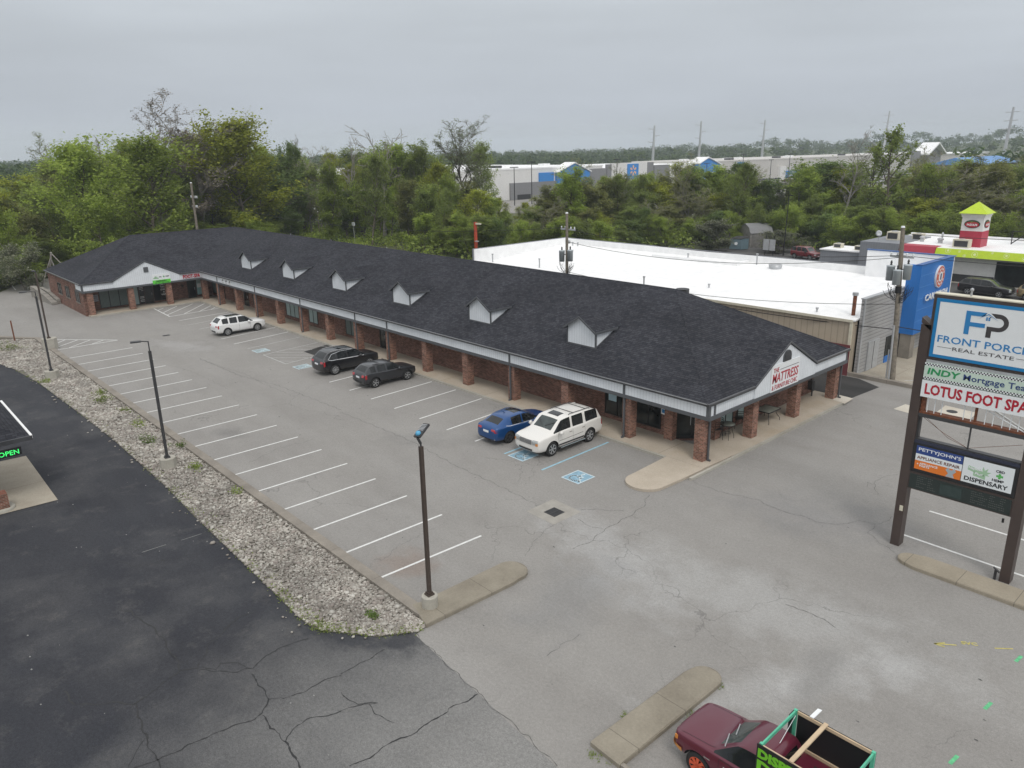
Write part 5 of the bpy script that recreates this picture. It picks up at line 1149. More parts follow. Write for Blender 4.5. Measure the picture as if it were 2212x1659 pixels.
b = MB(); b.cyl((64.9, -106.42, 1.0), (64.88, -106.38, 1.0), .25, n=14); b.build('round_decal', M['signwhite'], dp)
b = MB(); b.ext([(62.3, -111.5, 0), (61.5, -111.6, 0), (61.3, -111.6, 1.6), (62.1, -111.5, 2.0)], (.1, -.8, 0)); tag(b.build('red_trailer_gate', M['rust']), 'rusty red steel frame between the fence panels', 'gate')
o = thing('parking_lot_lamp', 'tall thin black lamp pole behind the white car wash roof', 'street lamp', (56, -104.9, 0)); b = MB(); b.cyl((56, -104.9, 0), (55.9, -104.9, 8.6), .09, .06, n=8); b.build('pole', M['black'], o); b = MB(); b.box(55.3, 55.9, -105.0, -104.8, 8.6, 8.72); b.build('lamp_head', M['black'], o)
o = thing('menu_board', 'black-framed drive-through menu board behind the white roof', 'sign', (57.6, -103.5, 0)); b = MB()
for y in (57.0, 58.3): b.cyl((y, -103.7, 0), (y, -103.7, 2.9), .06, n=6)
b.box(56.6, 58.7, -103.75, -103.65, .7, .8); b.build('frame', M['black'], o); b = MB(); b.box(56.7, 57.6, -103.64, -103.55, .8, 2.4); b.box(57.7, 58.6, -103.64, -103.55, .8, 2.4); b.build('panel', M['galv'], o)

# ------------------------------------------------------------------ utility poles and wires
def wire(mb, a, b_, sag, r_=.015, n=12):
    a = Vector(a); b_ = Vector(b_); P_ = []
    for i in range(n + 1): t = i / n; p = a.lerp(b_, t); p.z -= sag * 4 * t * (1 - t); P_.append(p)
    mb.tube(P_, r_, 4)
def upole(label, x, y, h, dx=0, xarm=(), trans=(), r_=.17, tangle=None):
    o = thing('utility_pole', label, 'utility pole', (x, y, 0))
    P = lambda z: (x + dx * z / h, y, z)
    b = MB(); b.cyl(P(-.1), P(h), r_, r_ * .68, n=12); b.build('pole', M['wood'], o)
    for z, L_ in xarm:
        p = P(z); b = MB(); b.box(p[0] - L_ * .5, p[0] + L_ * .5, y - .2, y - .1, z, z + .12); ca = b.build('crossarm', M['galv'], o)
        b = MB()
        for t in (-.46, -.2, .2, .46): b.lathe((p[0] + L_ * t, y - .15, z + .12), [(.05, 0), (.08, .04), (.04, .09), (.07, .13), (.03, .2), (0, .2)], 8)
        b.build('insulator', M['signwhite'], ca)
    for z, ax, ay in trans:
        p = P(z); b = MB(); b.lathe((p[0] + ax, y + ay, z), [(0, -.5), (.24, -.5), (.26, .4), (.28, .42), (.28, .47), (.0, .52)], 16); tr = b.build('transformer', M['transformer'], o)
        b = MB(); b.lathe((p[0] + ax, y + ay, z + .5), [(.05, 0), (.08, .06), (.05, .12), (.08, .18), (.03, .32), (0, .32)], 8); b.box(min(p[0], p[0] + ax), max(p[0], p[0] + ax), y + ay * .5 - .03, y + ay * .5 + .03, z + .1, z + .16); b.build('bushing', M['dgrey'], tr)
    b = MB(); b.cyl((P(h)[0], y, h), (P(h)[0], y, h + .1), .14, .1, n=8); b.build('pole_cap', M['signwhite'], o)
    if tangle:
        b = MB(); rr = random.Random(2); z0, z1 = tangle
        for k in range(22):
            p = P(z0); s = Vector((p[0] + rr.uniform(-.1, .1), y + .1, z0 + rr.uniform(-.3, .2))); e = Vector((p[0] + rr.choice((-1, 1)) * rr.uniform(.3, .9), y + rr.uniform(-.1, .4), z1 + rr.uniform(-.4, .2)))
            m_ = s.lerp(e, .5) + Vector((rr.uniform(-.5, .5), .1, rr.uniform(-.7, -.1))); P_ = []
            for i in range(9): t = i / 8; P_.append(s * (1 - t) ** 2 + m_ * 2 * t * (1 - t) + e * t * t)
            b.tube(P_, .014, 4)
        b.build('cable_tangle', M['black'], o)
    return o
u1 = upole('near wooden utility pole with three transformer cans beside the grey car wash wall', 19.14, -52.2, 10.3, .6, ((8.35, 1.5),), ((7.35, .55, .15), (7.15, .0, .45), (7.5, -.5, .1)), .19, (5.6, 6.5))
b = MB(); b.cyl((19.52, -52.2, 6.05), (19.54, -52.2, 6.5), .2, n=12); b.build('black_band', M['black'], u1)
b = MB(); b.cyl((19.32, -52.0, 0), (19.42, -52.0, 3.9), .075, n=8); b.cyl((19.5, -52.05, 0), (19.55, -52.05, 2.2), .05, n=8); b.build('riser_pipe', M['galv'], u1)
upole('weathered utility pole with two transformer cans in front of the white roof', 46.65, -49.0, 10.2, .06, ((8.75, 1.7), (7.6, .5)), ((6.5, .42, .2), (6.6, -.5, .1)), .17, (5.0, 5.9))
upole('utility pole rising behind the far roof ridge', 103, -37.5, 12.3, -.1, ((10.4, 2.2), (9.2, 1.6)), (), .2)
upole('short utility pole in the grass behind the long roof', 136.5, -73.2, 4.9, 0, ((3.2, 2.6),), (), .16)
b = MB(); b.cyl((122.5, -72.6, 0), (122.5, -72.6, 3.4), .07, n=6); o = b.build('vent_post', M['galv']); tag(o, 'thin pale post with a white cap behind the long roof', 'post'); b = MB(); b.box(122.2, 122.8, -72.75, -72.45, 3.1, 3.7); b.build('cap', M['signwhite'], o)
o = thing('parking_lot_lamp', 'orange-red lamp post at the left end of the white roof', 'street lamp', (84.8, -70, 0)); b = MB(); b.box(84.6, 84.95, -70.2, -69.9, 0, 5.9); b.build('pole', simple('orange_red', (.50, .07, .03), .5), o); b = MB(); b.box(83.6, 84.6, -70.2, -69.9, 5.6, 5.8); b.build('lamp_head', M['cream'], o); b = MB(); b.box(83.9, 84.5, -69.9, -69.6, 3.2, 3.35); b.build('flood_lamp', M['galv'], o)
def wires(label, segs, r_=.018):
    b = MB()
    for a, c, s in segs: wire(b, a, c, s, r_)
    tag(b.build('power_line', M['black']), label, 'power line')
wires('black service cable from the near utility pole over the tan wall to the right', [((19.3, -52.2, 3.8), (2, -53, 4.5), .35), ((19.3, -52.2, 3.6), (45, -48.9, 4.9), .5)], .028)
wires('thin cable pair between the two wooden utility poles', [((19.6, -52.3, 8.5), (46.9, -49.1, 8.9), .9), ((19.6, -52.1, 8.4), (46.4, -49.1, 7.7), 1.0), ((19.5, -52.2, 5.3), (46.6, -49.0, 5.1), .8)])
wires('upper cables running from the near utility pole past the restaurant', [((19.7, -52.3, 9.9), (-6, -96, 9.4), 1.2), ((19.6, -52.3, 8.5), (-8, -80, 8.3), 1.2)])
wires('cables from the middle utility pole back toward the trees', [((46.7, -49, 9.0), (103, -37.5, 10.5), 1.8)])

# ------------------------------------------------------------------ big store across the creek
st = thing('big_box_store', 'very long white and grey big-box store with blue sign panels beyond the trees', 'building', (215, -300, 0))
SX = 190
def sp_(name, y0, y1, z0, z1, mat, x=SX, d=.6, par=st): b = MB(); b.box(x - d, x, y0, y1, z0, z1); return b.build(name, M[mat], par)
b = MB(); b.box(SX, SX + 90, -218, -110, 0, 9.6); b.box(SX, SX + 60, -290, -218, 0, 8.6); b.build('wall', M['cream3'], st)
b = MB(); b.box(SX, SX + 45, -500, -290.2, 0, 9.3); b.build('long_wall', M['beige'], st)
b = MB(); b.box(SX - .1, SX + 95, -218.2, -109, 9.602, 10.1); b.box(SX - .1, SX + 60, -290, -218.4, 8.602, 8.9); b.build('roof_edge', M['roofwhite'], st)
b = MB(); b.box(SX - .1, SX + 45, -500, -290.2, 9.302, 9.8); b.build('parapet', M['beige'], st)
sp_('grey_wall', -198, -172, 0, 5.4, 'storegrey'); sp_('blue_panel', -192.2, -185.4, 5.42, 8.3, 'storeblue'); sp_('grey_panel', -219.5, -209.6, 0, 8.9, 'storegrey', d=.8); sp_('grey_panel', -222, -219.6, 0, 10.2, 'storegrey', d=1.0)
b = MB(); b.ext([(SX - 1.6, -193.4, 0), (SX - 1.6, -209.5, 0), (SX - 1.6, -209.5, 7.9), (SX - 1.6, -201.4, 10.9), (SX - 1.6, -193.4, 8.2)], (1.59, 0, 0)); b.build('blue_gable', M['storeblue'], st)
b = MB()
for a, c in (((-193.0, 8.1), (-201.4, 11.1)), ((-201.4, 11.1), (-210.1, 7.9))): b.ext([(SX - 2.0, a[0], a[1]), (SX - 2.0, c[0], c[1]), (SX + 3, c[0], c[1]), (SX + 3, a[0], a[1])], (0, 0, .35))
b.build('gable_trim', M['roofwhite'], st)
sp_('white_panel', -243, -222.1, 4.0, 10.5, 'cream3', d=1.0); sp_('blue_panel', -237.5, -231, 4.5, 10.05, 'storeblue', x=SX - 1.0, d=.25)
sp_('grey_panel', -247, -243.1, 0, 10.4, 'storegrey', d=1.0); sp_('grey_panel', -257, -247.1, 0, 9.25, 'storegrey', d=1.4); sp_('low_white_wall', -275, -257.2, 0, 3.6, 'cream3', d=1.0); sp_('grey_panel', -242.9, -222.3, 0, 3.9, 'storegrey', d=1.3)
b = MB(); b.ext([(SX - 2.6, -275.3, 0), (SX - 2.6, -290.7, 0), (SX - 2.6, -290.7, 8.4), (SX - 2.6, -281.6, 11.1), (SX - 2.6, -275.3, 9.0)], (2.58, 0, 0)); b.build('blue_gable', M['storeblue'], st)
b = MB()
for a, c in (((-274.9, 8.95), (-281.6, 11.35)), ((-281.6, 11.35), (-291.3, 8.4))): b.ext([(SX - 3.1, a[0], a[1]), (SX - 3.1, c[0], c[1]), (SX + 3, c[0], c[1]), (SX + 3, a[0], a[1])], (0, 0, .35))
b.build('gable_trim', M['roofwhite'], st)
sp_('entrance_header', -290, -277, 2.0, 3.0, 'cream3', x=SX - 2.7, d=.3); sp_('blue_panel', -313.4, -308.2, 3.0, 8.9, 'storeblue', d=.4)
sp_('white_pier', -348.5, -343.6, 0, 6.3, 'cream3', d=1.5); sp_('white_pier', -372, -366.5, 0, 6.3, 'cream3', d=1.5); sp_('auto_panel', -363.5, -349.3, 0, 4.0, 'storeblue', d=.6)
sp_('loading_bay', -181, -175, 0, 1.6, 'frame', x=SX - .61, d=.1); sp_('blue_panel', -149.5, -146.8, 3.2, 4.9, 'storeblue', d=.2)
letters('Auto', (SX - .62, -354.5, 2.9), (0, -1, 0), (0, 0, 1), 4.5, .9, M['signwhite'], parent=st, bold=.04); letters('CENTER', (SX - .62, -353.2, 1.5), (0, -1, 0), (0, 0, 1), 7.2, .9, M['signwhite'], parent=st, bold=.04)
letters('Pickup', (SX - 2.62, -283, 4.6), (0, -1, 0), (0, 0, 1), 6.2, 1.1, M['signwhite'], parent=st, bold=.04)
b = MB()
for k in range(6):
    a = R(90 + 60 * k); c = Vector((0, math.cos(a), math.sin(a))); n_ = Vector((0, -c.z, c.y)); o_ = Vector((SX - 1.27, -234.3, 7.6))
    b.poly([o_ + c * .65 + n_ * .18, o_ + c * .65 - n_ * .18, o_ + c * 1.75 - n_ * .42, o_ + c * 2.0, o_ + c * 1.75 + n_ * .42])
b.build('spark_emblem', M['spark'], st)
for k, y in enumerate((-135, -150, -160, -176, -205, -300, -318, -326, -345, -360, -382, -395, -430)):
    b = MB(); z = 9.6 if y > -218 else 9.3; b.box(SX + 8 + (k % 3) * 6, SX + 11 + (k % 3) * 6, y, y + 3.2, z, z + 1.3); b.build('rooftop_unit', M['roofwhite' if k % 3 else 'dgrey'], st)
hs = thing('home_store', 'distant store with a white timbered entrance gable beyond the lot', 'building', (200, -530, 0))
b = MB(); b.box(SX, SX + 80, -640, -500.5, 0, 8.2); b.build('wall', M['beige'], hs); b = MB(); b.box(SX - .5, SX + 80.5, -640.5, -500.4, 8.2, 8.8); b.build('roof', M['roofwhite'], hs)
b = MB(); b.box(SX - 1, SX, -512, -500, 0, 11); b.build('grey_wall', M['storegrey'], hs)
b = MB()
for a, c in (((-512, 8.5), (-526.8, 15.0)), ((-526.8, 15.0), (-541, 8.5))): b.ext([(SX - 6, a[0], a[1]), (SX - 6, c[0], c[1]), (SX + 4, c[0], c[1]), (SX + 4, a[0], a[1])], (0, 0, .9))
b.build('gable_frame', M['roofwhite'], hs)
b = MB(); b.ext([(SX - 3, -514, 4), (SX - 3, -540, 4), (SX - 3, -540, 8.6), (SX - 3, -526.8, 14.3), (SX - 3, -514, 8.6)], (1, 0, 0)); b.build('gable_wall', M['storegrey'], hs)
br = thing('blue_roofed_building', 'far building with a bright blue metal roof at the right', 'building', (95, -300, 0))
b = MB(); b.box(88, 102, -330, -288, 0, 8.3); b.build('wall', M['storegrey'], br)
b = MB(); b.ext([(86.5, -287, 8.3), (95, -287, 10.6), (103.5, -287, 8.3)], (0, -44, 0)); b.build('roof', simple('roof_blue', (.10, .26, .55), .5), br)
b = MB(); b.box(78.5, 86.4, -262, -248, 0, 9.0)
# white buildings glimpsed left of the big store
for (x0, x1, y0, y1, h, lb) in ((205, 240, -92, -72, 7.6, 'white flat-roofed warehouse glimpsed beyond the big shade tree'), (150, 175, -5, 16, 4.2, 'low white-roofed house glimpsed through the left trees'), (160, 182, -34, -16, 4.6, 'pale roof seen between bare trunks behind the brick wing')):
    o = thing('warehouse', lb, 'building', ((x0 + x1) / 2, (y0 + y1) / 2, 0)); b = MB(); b.box(x0, x1, y0, y1, 0, h); b.build('wall', M['cream3'], o); b = MB(); b.box(x0 - .5, x1 + .5, y0 - .5, y1 + .5, h, h + .4); b.build('roof', M['roofwhite'], o)
# tall store-lot lamps and transmission poles
PL = [(170, -155.9, 10.8), (170, -163.0, 12.1), (170, -202.4, 12.1), (170, -254.8, 9.6), (170, -279.9, 12.4), (170, -301.6, 9.9), (170, -316.9, 12.0)]
LLAB = ['leftmost thin black lamp pole before the white store wall', 'black T-headed lamp pole just left of the blue store panel', 'black T-headed lamp pole before the emblem panel', 'short black lamp pole before the second blue gable', 'tall black lamp pole right of the second blue gable', 'short double-headed lamp pole before the long store wall', 'tall black lamp pole just left of the auto entrance']
pr = None
for (x, y, h), lb in zip(PL, LLAB):
    if pr is None:
        pr = thing('store_lot_lamp', lb, 'street lamp', (0, 0, 0), 'lamp poles of the store lot'); b = MB(); b.cyl((0, 0, 0), (0, 0, 12), .16, .1, n=6); b.build('pole', M['black'], pr); b = MB(); b.box(-.25, .25, -1.5, 1.5, 12, 12.25); b.build('lamp_head', M['black'], pr); pr.location = (x, y, 0); pr.scale = (1, 1, h / 12)
    else: copy_tree(pr, (x, y, 0), label=lb, scale=(1, 1, h / 12))
def ray_at(px, py, d):
    """world point d metres away along the view azimuth of a measured direction"""
    v = fw + rt2 * ((px - 1106) / 1632.64) + dn2 * ((py - 829.5) / 1632.64); h = math.hypot(v.x, v.y); return Vector((v.x / h * d, v.y / h * d, CAM_H + v.z / h * d))
TL = [(1414, 271, 354, 430), (1515, 262, 344, 480), (1653, 259, 350, 520), (1922, 240, 310, 560), (2190, 231, 338, 430)]
TLAB = ['steel transmission pole rising over the emblem panel', 'steel transmission pole behind the second blue gable', 'steel transmission pole above the long store roof', 'steel transmission pole behind the tall leafy poplar', 'tall leaning steel transmission pole at the far right']
for (px, t_, b_, d), lb in zip(TL, TLAB):
    p = ray_at(px, t_, d); o = thing('transmission_pole', lb, 'power pole', (p.x, p.y, 0), 'transmission poles on the horizon')
    lean = .02 if px < 1800 else .045
    q = (p.x - lean * p.z * rt2.x, p.y - lean * p.z * rt2.y, -3)
    b = MB(); b.cyl(q, tuple(p), 1.0, .45, n=8); b.build('pole', M['galv'], o)
    for k, f in enumerate((.93, .82, .71)):
        a = Vector(q).lerp(p, f); s = (1 if k % 2 else -1); b = MB(); w_ = 3.2
        b.tube([a - rt2 * (w_ if px > 1800 else 0), a + rt2 * w_ * (1 if px > 1800 else s) + Vector((0, 0, .5))], .16, 4); b.build('arm', M['galv'], o)

# ------------------------------------------------------------------ vehicles
from mathutils.bvhtree import BVHTree
M['vglass'] = glass_mat('vehicle_glass', (.012, .014, .015), .05); M['wglass'] = glass_mat('windshield_glass', (.055, .068, .066), .06)
M['tyre'] = simple('tyre_rubber', (.018, .018, .018), .85, var=.2, scale=9); M['chrome'] = simple('chrome', (.62, .62, .62), .22, metal=.9, var=0)
M['plastic'] = simple('black_plastic', (.02, .02, .021), .7, var=.1); M['mgrille'] = simple('mesh_grille', (.24, .24, .24), .4, metal=.5, var=.2, scale=30); M['head'] = simple('headlight_glass', (.36, .38, .38), .15, var=.2, scale=6, coat=1); M['tail'] = simple('taillight_red', (.36, .01, .015), .2, var=.25, scale=8, coat=1)
M['amber'] = simple('amber_lens', (.60, .22, .04), .3, var=0); M['alloy'] = simple('alloy_rim', (.50, .51, .52), .3, metal=.6, var=0); M['plate'] = simple('plate_white', (.68, .70, .72), .5, var=0)
SLOTS = ['body', 'side_window', 'windshield', 'rear_window', 'headlight', 'taillight', 'wheel_arch', 'grille', 'bed']
def car_body(S, tags, R_, ax, hw, paint_, root, zlow, capf='body', wf=None):
    """S: stations front to rear (x, half width, z low, z belt, half width at top, z top)"""
    mb = MB(); nr = 16; T = {n: i for i, n in enumerate(SLOTS)}
    for (x, w, zl, zb, wt, zt) in S:
        half = [(0, zl), (w * .88, zl), (w * .985, zl + .17 * min(1, (zb - zl) / .5)), (w * 1.0, zl + (zb - zl) * .58), (w * .975, zb), (w * .975 if wt >= w * .96 else w * .93, zb + .035), (wt, max(zb + .045, zt - .05)), (wt * .86, zt - .005), (0, zt + .025)]
        ring = half + [(-y, z) for y, z in half[7:0:-1]]
        mb.v += [(x, y, z) for y, z in ring]
    for i in range(len(S) - 1):
        for k in range(nr):
            kk = k if k < 8 else 15 - k      # row index 0..7 on either side
            t = tags.get((i, kk), 0); a = i * nr + k; b = i * nr + (k + 1) % nr
            mb.f.append((a, b, b + nr, a + nr)); mb.m.append(T[t] if t else 0); mb.sm.append(True)
    def cap(i0, tg, flip):
        rows = [(0, 1, 15)] + [(k, k + 1, 15 - k, 16 - k) for k in range(1, 7)] + [(7, 8, 9)]
        for r_, q in enumerate(rows):
            f = [i0 + j for j in q]; f = f if not flip else f[::-1]
            if len(f) == 4: pass
            mb.f.append(tuple(f)); mb.m.append(T[tg.get(r_, 'body')]); mb.sm.append(True)
    cap(0, {3: capf, 4: capf} if capf != 'body' else {}, False); cap((len(S) - 1) * nr, {}, True)
    me = mb.mesh('body_cage'); bm = bmesh.new(); bm.from_mesh(me); cl = bm.edges.layers.float.new('crease_edge')
    for e in bm.edges:
        a, b = e.verts[0].index, e.verts[1].index; ka, kb = a % nr, b % nr
        if ka == kb and min(ka, nr - ka) in (4, 5, 6) and 3 <= a // nr <= len(S) - 3: e[cl] = .45
        if ka != kb and a // nr == b // nr and {min(ka, nr - ka), min(kb, nr - kb)} == {5, 6}: e[cl] = .5
    bmesh.ops.recalc_face_normals(bm, faces=bm.faces); bm.to_mesh(me); bm.free()
    mats = [paint_, M['vglass'], wf or M['wglass'], M['vglass'], M['head'], M['tail'], M['plastic'], M['plastic'], M['plastic']]
    for m in mats: me.materials.append(m)
    o = bpy.data.objects.new('cage', me); C.objects.link(o)
    md = o.modifiers.new('s', 'SUBSURF'); md.levels = 2; md.render_levels = 2
    cut = MB()
    for x in ax:
        for s in (-1, 1): cut.cyl((x, s * (hw - .34), R_), (x, s * (hw + .3), R_), R_ + .075, n=26, m=6)
    cme = cut.mesh('cut'); bm = bmesh.new(); bm.from_mesh(cme); bmesh.ops.remove_doubles(bm, verts=bm.verts, dist=1e-5); bmesh.ops.recalc_face_normals(bm, faces=bm.faces); bm.to_mesh(cme); bm.free()
    for m in mats: cme.materials.append(m)
    co = bpy.data.objects.new('cut', cme); C.objects.link(co)
    bo = o.modifiers.new('b', 'BOOLEAN'); bo.operation = 'DIFFERENCE'; bo.object = co; bo.solver = 'EXACT'
    bpy.context.view_layer.update(); dg = bpy.context.evaluated_depsgraph_get(); me2 = bpy.data.meshes.new_from_object(o.evaluated_get(dg))
    bpy.data.objects.remove(o); bpy.data.objects.remove(co)
    vs = [v.co.copy() for v in me2.vertices]; polys = [tuple(p.vertices) for p in me2.polygons]; mi = [p.material_index for p in me2.polygons]
    tree = BVHTree.FromPolygons(vs, polys)
    groups = []
    for t in sorted(set(mi)):
        ps_ = [p for p, m in zip(polys, mi) if m == t]
        if t in (1, 4, 5, 6):                     # one mesh for each pane, lamp or arch
            uf = {}
            def find(a):
                while uf[a] != a: uf[a] = uf[uf[a]]; a = uf[a]
                return a
            for p in ps_:
                for v in p: uf.setdefault(v, v)
                for v in p[1:]: uf[find(v)] = find(p[0])
            d = {}
            for p in ps_: d.setdefault(find(p[0]), []).append(p)
            groups += [(t, q) for q in d.values() if len(q) > 2]
        else: groups.append((t, ps_))
    for t, ps_ in groups:
        nb = MB(); mp_ = {}
        for p in ps_:
            f = []
            for v in p:
                if v not in mp_: mp_[v] = len(nb.v); nb.v.append(tuple(vs[v]))
                f.append(mp_[v])
            nb.f.append(tuple(f)); nb.m.append(0); nb.sm.append(t != 6)
        part = obj(SLOTS[t], nb.mesh(SLOTS[t]), mats[t], root)
        if t == 0: part.data.set_sharp_from_angle(angle=R(38))
    return tree
def wheel(root, x, y, R_, wd, side, spokes, rim='alloy', rimr=.66, spk=.09):
    w = bpy.data.objects.new('wheel', None); C.objects.link(w); w.parent = root; w.empty_display_size = .1
    w.location = (x, y, R_)
    b = MB(); b.lathe((0, 0, 0), [(R_ * rimr, -wd / 2), (R_ * .93, -wd / 2), (R_, -wd * .36), (R_, wd * .36), (R_ * .93, wd / 2), (R_ * rimr, wd / 2)], 28, ax='y')
    o = obj('tyre', b.mesh('tyre'), M['tyre'], None); o.parent = w
    b = MB(); rr_ = R_ * rimr; s = side
    b.lathe((0, 0, 0), [(rr_, s * wd * .5), (rr_ * .93, s * wd * .46), (rr_ * .9, s * wd * .1), (0, s * wd * .08)], 28, ax='y', m=1)
    b.lathe((0, 0, 0), [(rr_ * 1.01, s * wd * .51), (rr_ * .92, s * wd * .50)], 28, ax='y', m=0)
    for k in range(spokes):
        a = 2 * math.pi * k / spokes; c = Vector((math.cos(a), 0, math.sin(a))); n_ = Vector((-c.z, 0, c.x)); yo = Vector((0, s * wd * .42, 0))
        q = [c * rr_ * .12 + n_ * rr_ * spk * .8, c * rr_ * .95 + n_ * rr_ * spk * 1.5, c * rr_ * .95 - n_ * rr_ * spk * 1.5, c * rr_ * .12 - n_ * rr_ * spk * .8]
        b.ext([p + yo for p in q], (0, s * .02, 0))
    b.cyl((0, s * wd * .36, 0), (0, s * wd * .48, 0), rr_ * .2, n=12)
    bm_ = b.mesh('rim'); o = obj('rim', bm_, [M[rim], M['plastic']], None); o.parent = w
def vehicle(name, label, S, tags, Rw, ax, hw, pt, loc, rz, wd=.23, spokes=5, rim='alloy', extra=None, group=None, wf=None, capf='grille', spk=.09, cat='car', arch=True):
    root = bpy.data.objects.new(name, None); C.objects.link(root); tag(root, label, cat, group); root.empty_display_size = .5
    tree = car_body(S, tags, Rw, ax, hw, pt, root, 0, capf, wf)
    for x in ax:
        for s in (-1, 1): wheel(root, x, s * (hw - wd * .5 - .03), Rw, wd, s, spokes, rim, spk=spk)
    def side(x, z, s=1):
        h = tree.ray_cast(Vector((x, s * 3, z)), Vector((0, -s, 0))); return h[0] if h[0] else Vector((x, s * hw, z))
    def top(x, y):
        h = tree.ray_cast(Vector((x, y, 5)), Vector((0, 0, -1))); return h[0] if h[0] else Vector((x, y, 1))
    def front(y, z, s=1):
        h = tree.ray_cast(Vector((s * 6, y, z)), Vector((-s, 0, 0))); return h[0] if h[0] else Vector((s * 2.3, y, z))
    def sideline(nm, pts, w, mat, both=True, off=.004):
        for s in ((1, -1) if both else (1,)):
            b = MB(); P_ = []
            for (x0, z0), (x1, z1) in zip(pts, pts[1:]):
                n = max(2, int(math.hypot(x1 - x0, z1 - z0) / .12))
                for i in range(n): P_.append((x0 + (x1 - x0) * i / n, z0 + (z1 - z0) * i / n))
            P_.append(pts[-1]); L_ = []
            for i, (x, z) in enumerate(P_):
                a = P_[max(i - 1, 0)]; c = P_[min(i + 1, len(P_) - 1)]; d = Vector((c[0] - a[0], c[1] - a[1])).normalized(); n_ = Vector((-d.y, d.x)) * w / 2
                L_.append([side(x + n_.x * k, z + n_.y * k, s) + Vector((0, s * off, 0)) for k in (1, -1)])
            for (a, c), (d, e) in zip(L_, L_[1:]): b.poly([a, c, e, d])
            o = b.build(nm, M[mat] if isinstance(mat, str) else mat); o.parent = root
    def part(nm, b, mat, par=None): o = b.build(nm, M[mat] if isinstance(mat, str) else mat); o.parent = par or root; return o
    def topquad(nm, x0, x1, y0, y1, mat, off=.006, n=5):
        b = MB(); vs = [top(x0 + (x1 - x0) * i / n, y0 + (y1 - y0) * j / n) + Vector((0, 0, off)) for i in range(n + 1) for j in range(n + 1)]
        b.add(vs, [(i * (n + 1) + j, i * (n + 1) + j + 1, (i + 1) * (n + 1) + j + 1, (i + 1) * (n + 1) + j) for i in range(n) for j in range(n)], 0, True); return part(nm, b, mat)
    def frontquad(nm, y0, y1, z0, z1, mat, s=1, off=.008, n=4):
        b = MB(); vs = [front(y0 + (y1 - y0) * i / n, z0 + (z1 - z0) * j / n, s) + Vector((s * off, 0, 0)) for i in range(n + 1) for j in range(n + 1)]
        b.add(vs, [(i * (n + 1) + j, i * (n + 1) + j + 1, (i + 1) * (n + 1) + j + 1, (i + 1) * (n + 1) + j) for i in range(n) for j in range(n)], 0, True); return part(nm, b, mat)
    def mirror(x, z, mat, w=.2, out=.0):
        for s in (-1, 1):
            p = side(x, z, s); b = MB(); c = (p.x, p.y + s * (.13 + out), p.z + .04)
            b.lathe(c, [(0, -.11), (.08, -.09), (.115, -.02), (.115, .05), (.09, .09), (0, .1)], 12, ax='y'); b.cyl(p - Vector((0, s * .05, 0)), (p.x, p.y + s * .08, p.z + .01), .03, n=6)
            o = part('mirror', b, mat)
    def arches(mat='plastic', w=.07):
        for x in ax:
            for s in (-1, 1):
                b = MB(); r0 = Rw + .07; L_ = []
                for i in range(19):
                    a = R(-12 + 204 * i / 18); L_.append([side(x + (r0 + k) * math.cos(a), max(.24, Rw + (r0 + k) * math.sin(a)), s) + Vector((0, s * .006, 0)) for k in (.012, w)])
                for (a, c), (d, e) in zip(L_, L_[1:]): b.poly([a, c, e, d])
                part('arch_trim', b, mat)
    if extra: extra(dict(side=side, top=top, front=front, sideline=sideline, part=part, topquad=topquad, frontquad=frontquad, mirror=mirror, arches=arches, root=root))
    root.location = loc; root.rotation_euler = (0, 0, rz)
    return root

def suv(xf, xr, hw, zb, h0, h1, xc, xrf, b1, b2, c1, c2, xrr, xt, be0, be1, H, wt, rearlow=.62, d1=None):
    S = [(xf, hw * .76, zb + .16, h0 - .16, hw * .70, h0 - .10), (xf - .10, hw * .90, zb + .05, h0 - .06, hw * .80, h0), (xf - .42, hw * .985, zb, h0 + .0, hw * .86, h0 + .07), ((xf + xc) / 2 - .1, hw, zb, be0 - .06, hw * .87, (h0 + h1) / 2 + .07), (xc + .02, hw, zb, be0, hw * .88, h1 + .02),
         (xrf, hw, zb, be0 + .02, wt, H - .03), (b1, hw, zb, be0 + .03, wt, H), (b2, hw, zb, be0 + .03, wt, H), (c1, hw, zb, be1 - .01, wt, H), (c2, hw, zb, be1, wt * .99, H), (xrr, hw * .985, zb, be1 + .03, wt * .95, H - .04),
         (xt, hw * .96, zb + .02, be1 + .02, hw * .86, be1 + .06), (xr + .10, hw * .95, zb + .06, rearlow + .22, hw * .88, rearlow + .26), (xr, hw * .86, zb + .14, rearlow, hw * .8, rearlow + .05)]
    T = {(4, 5): 'side_window', (5, 5): 'side_window', (7, 5): 'side_window', (9, 5): 'side_window', (4, 7): 'windshield', (10, 7): 'rear_window', (0, 3): 'headlight', (11, 3): 'taillight'}
    return S, T
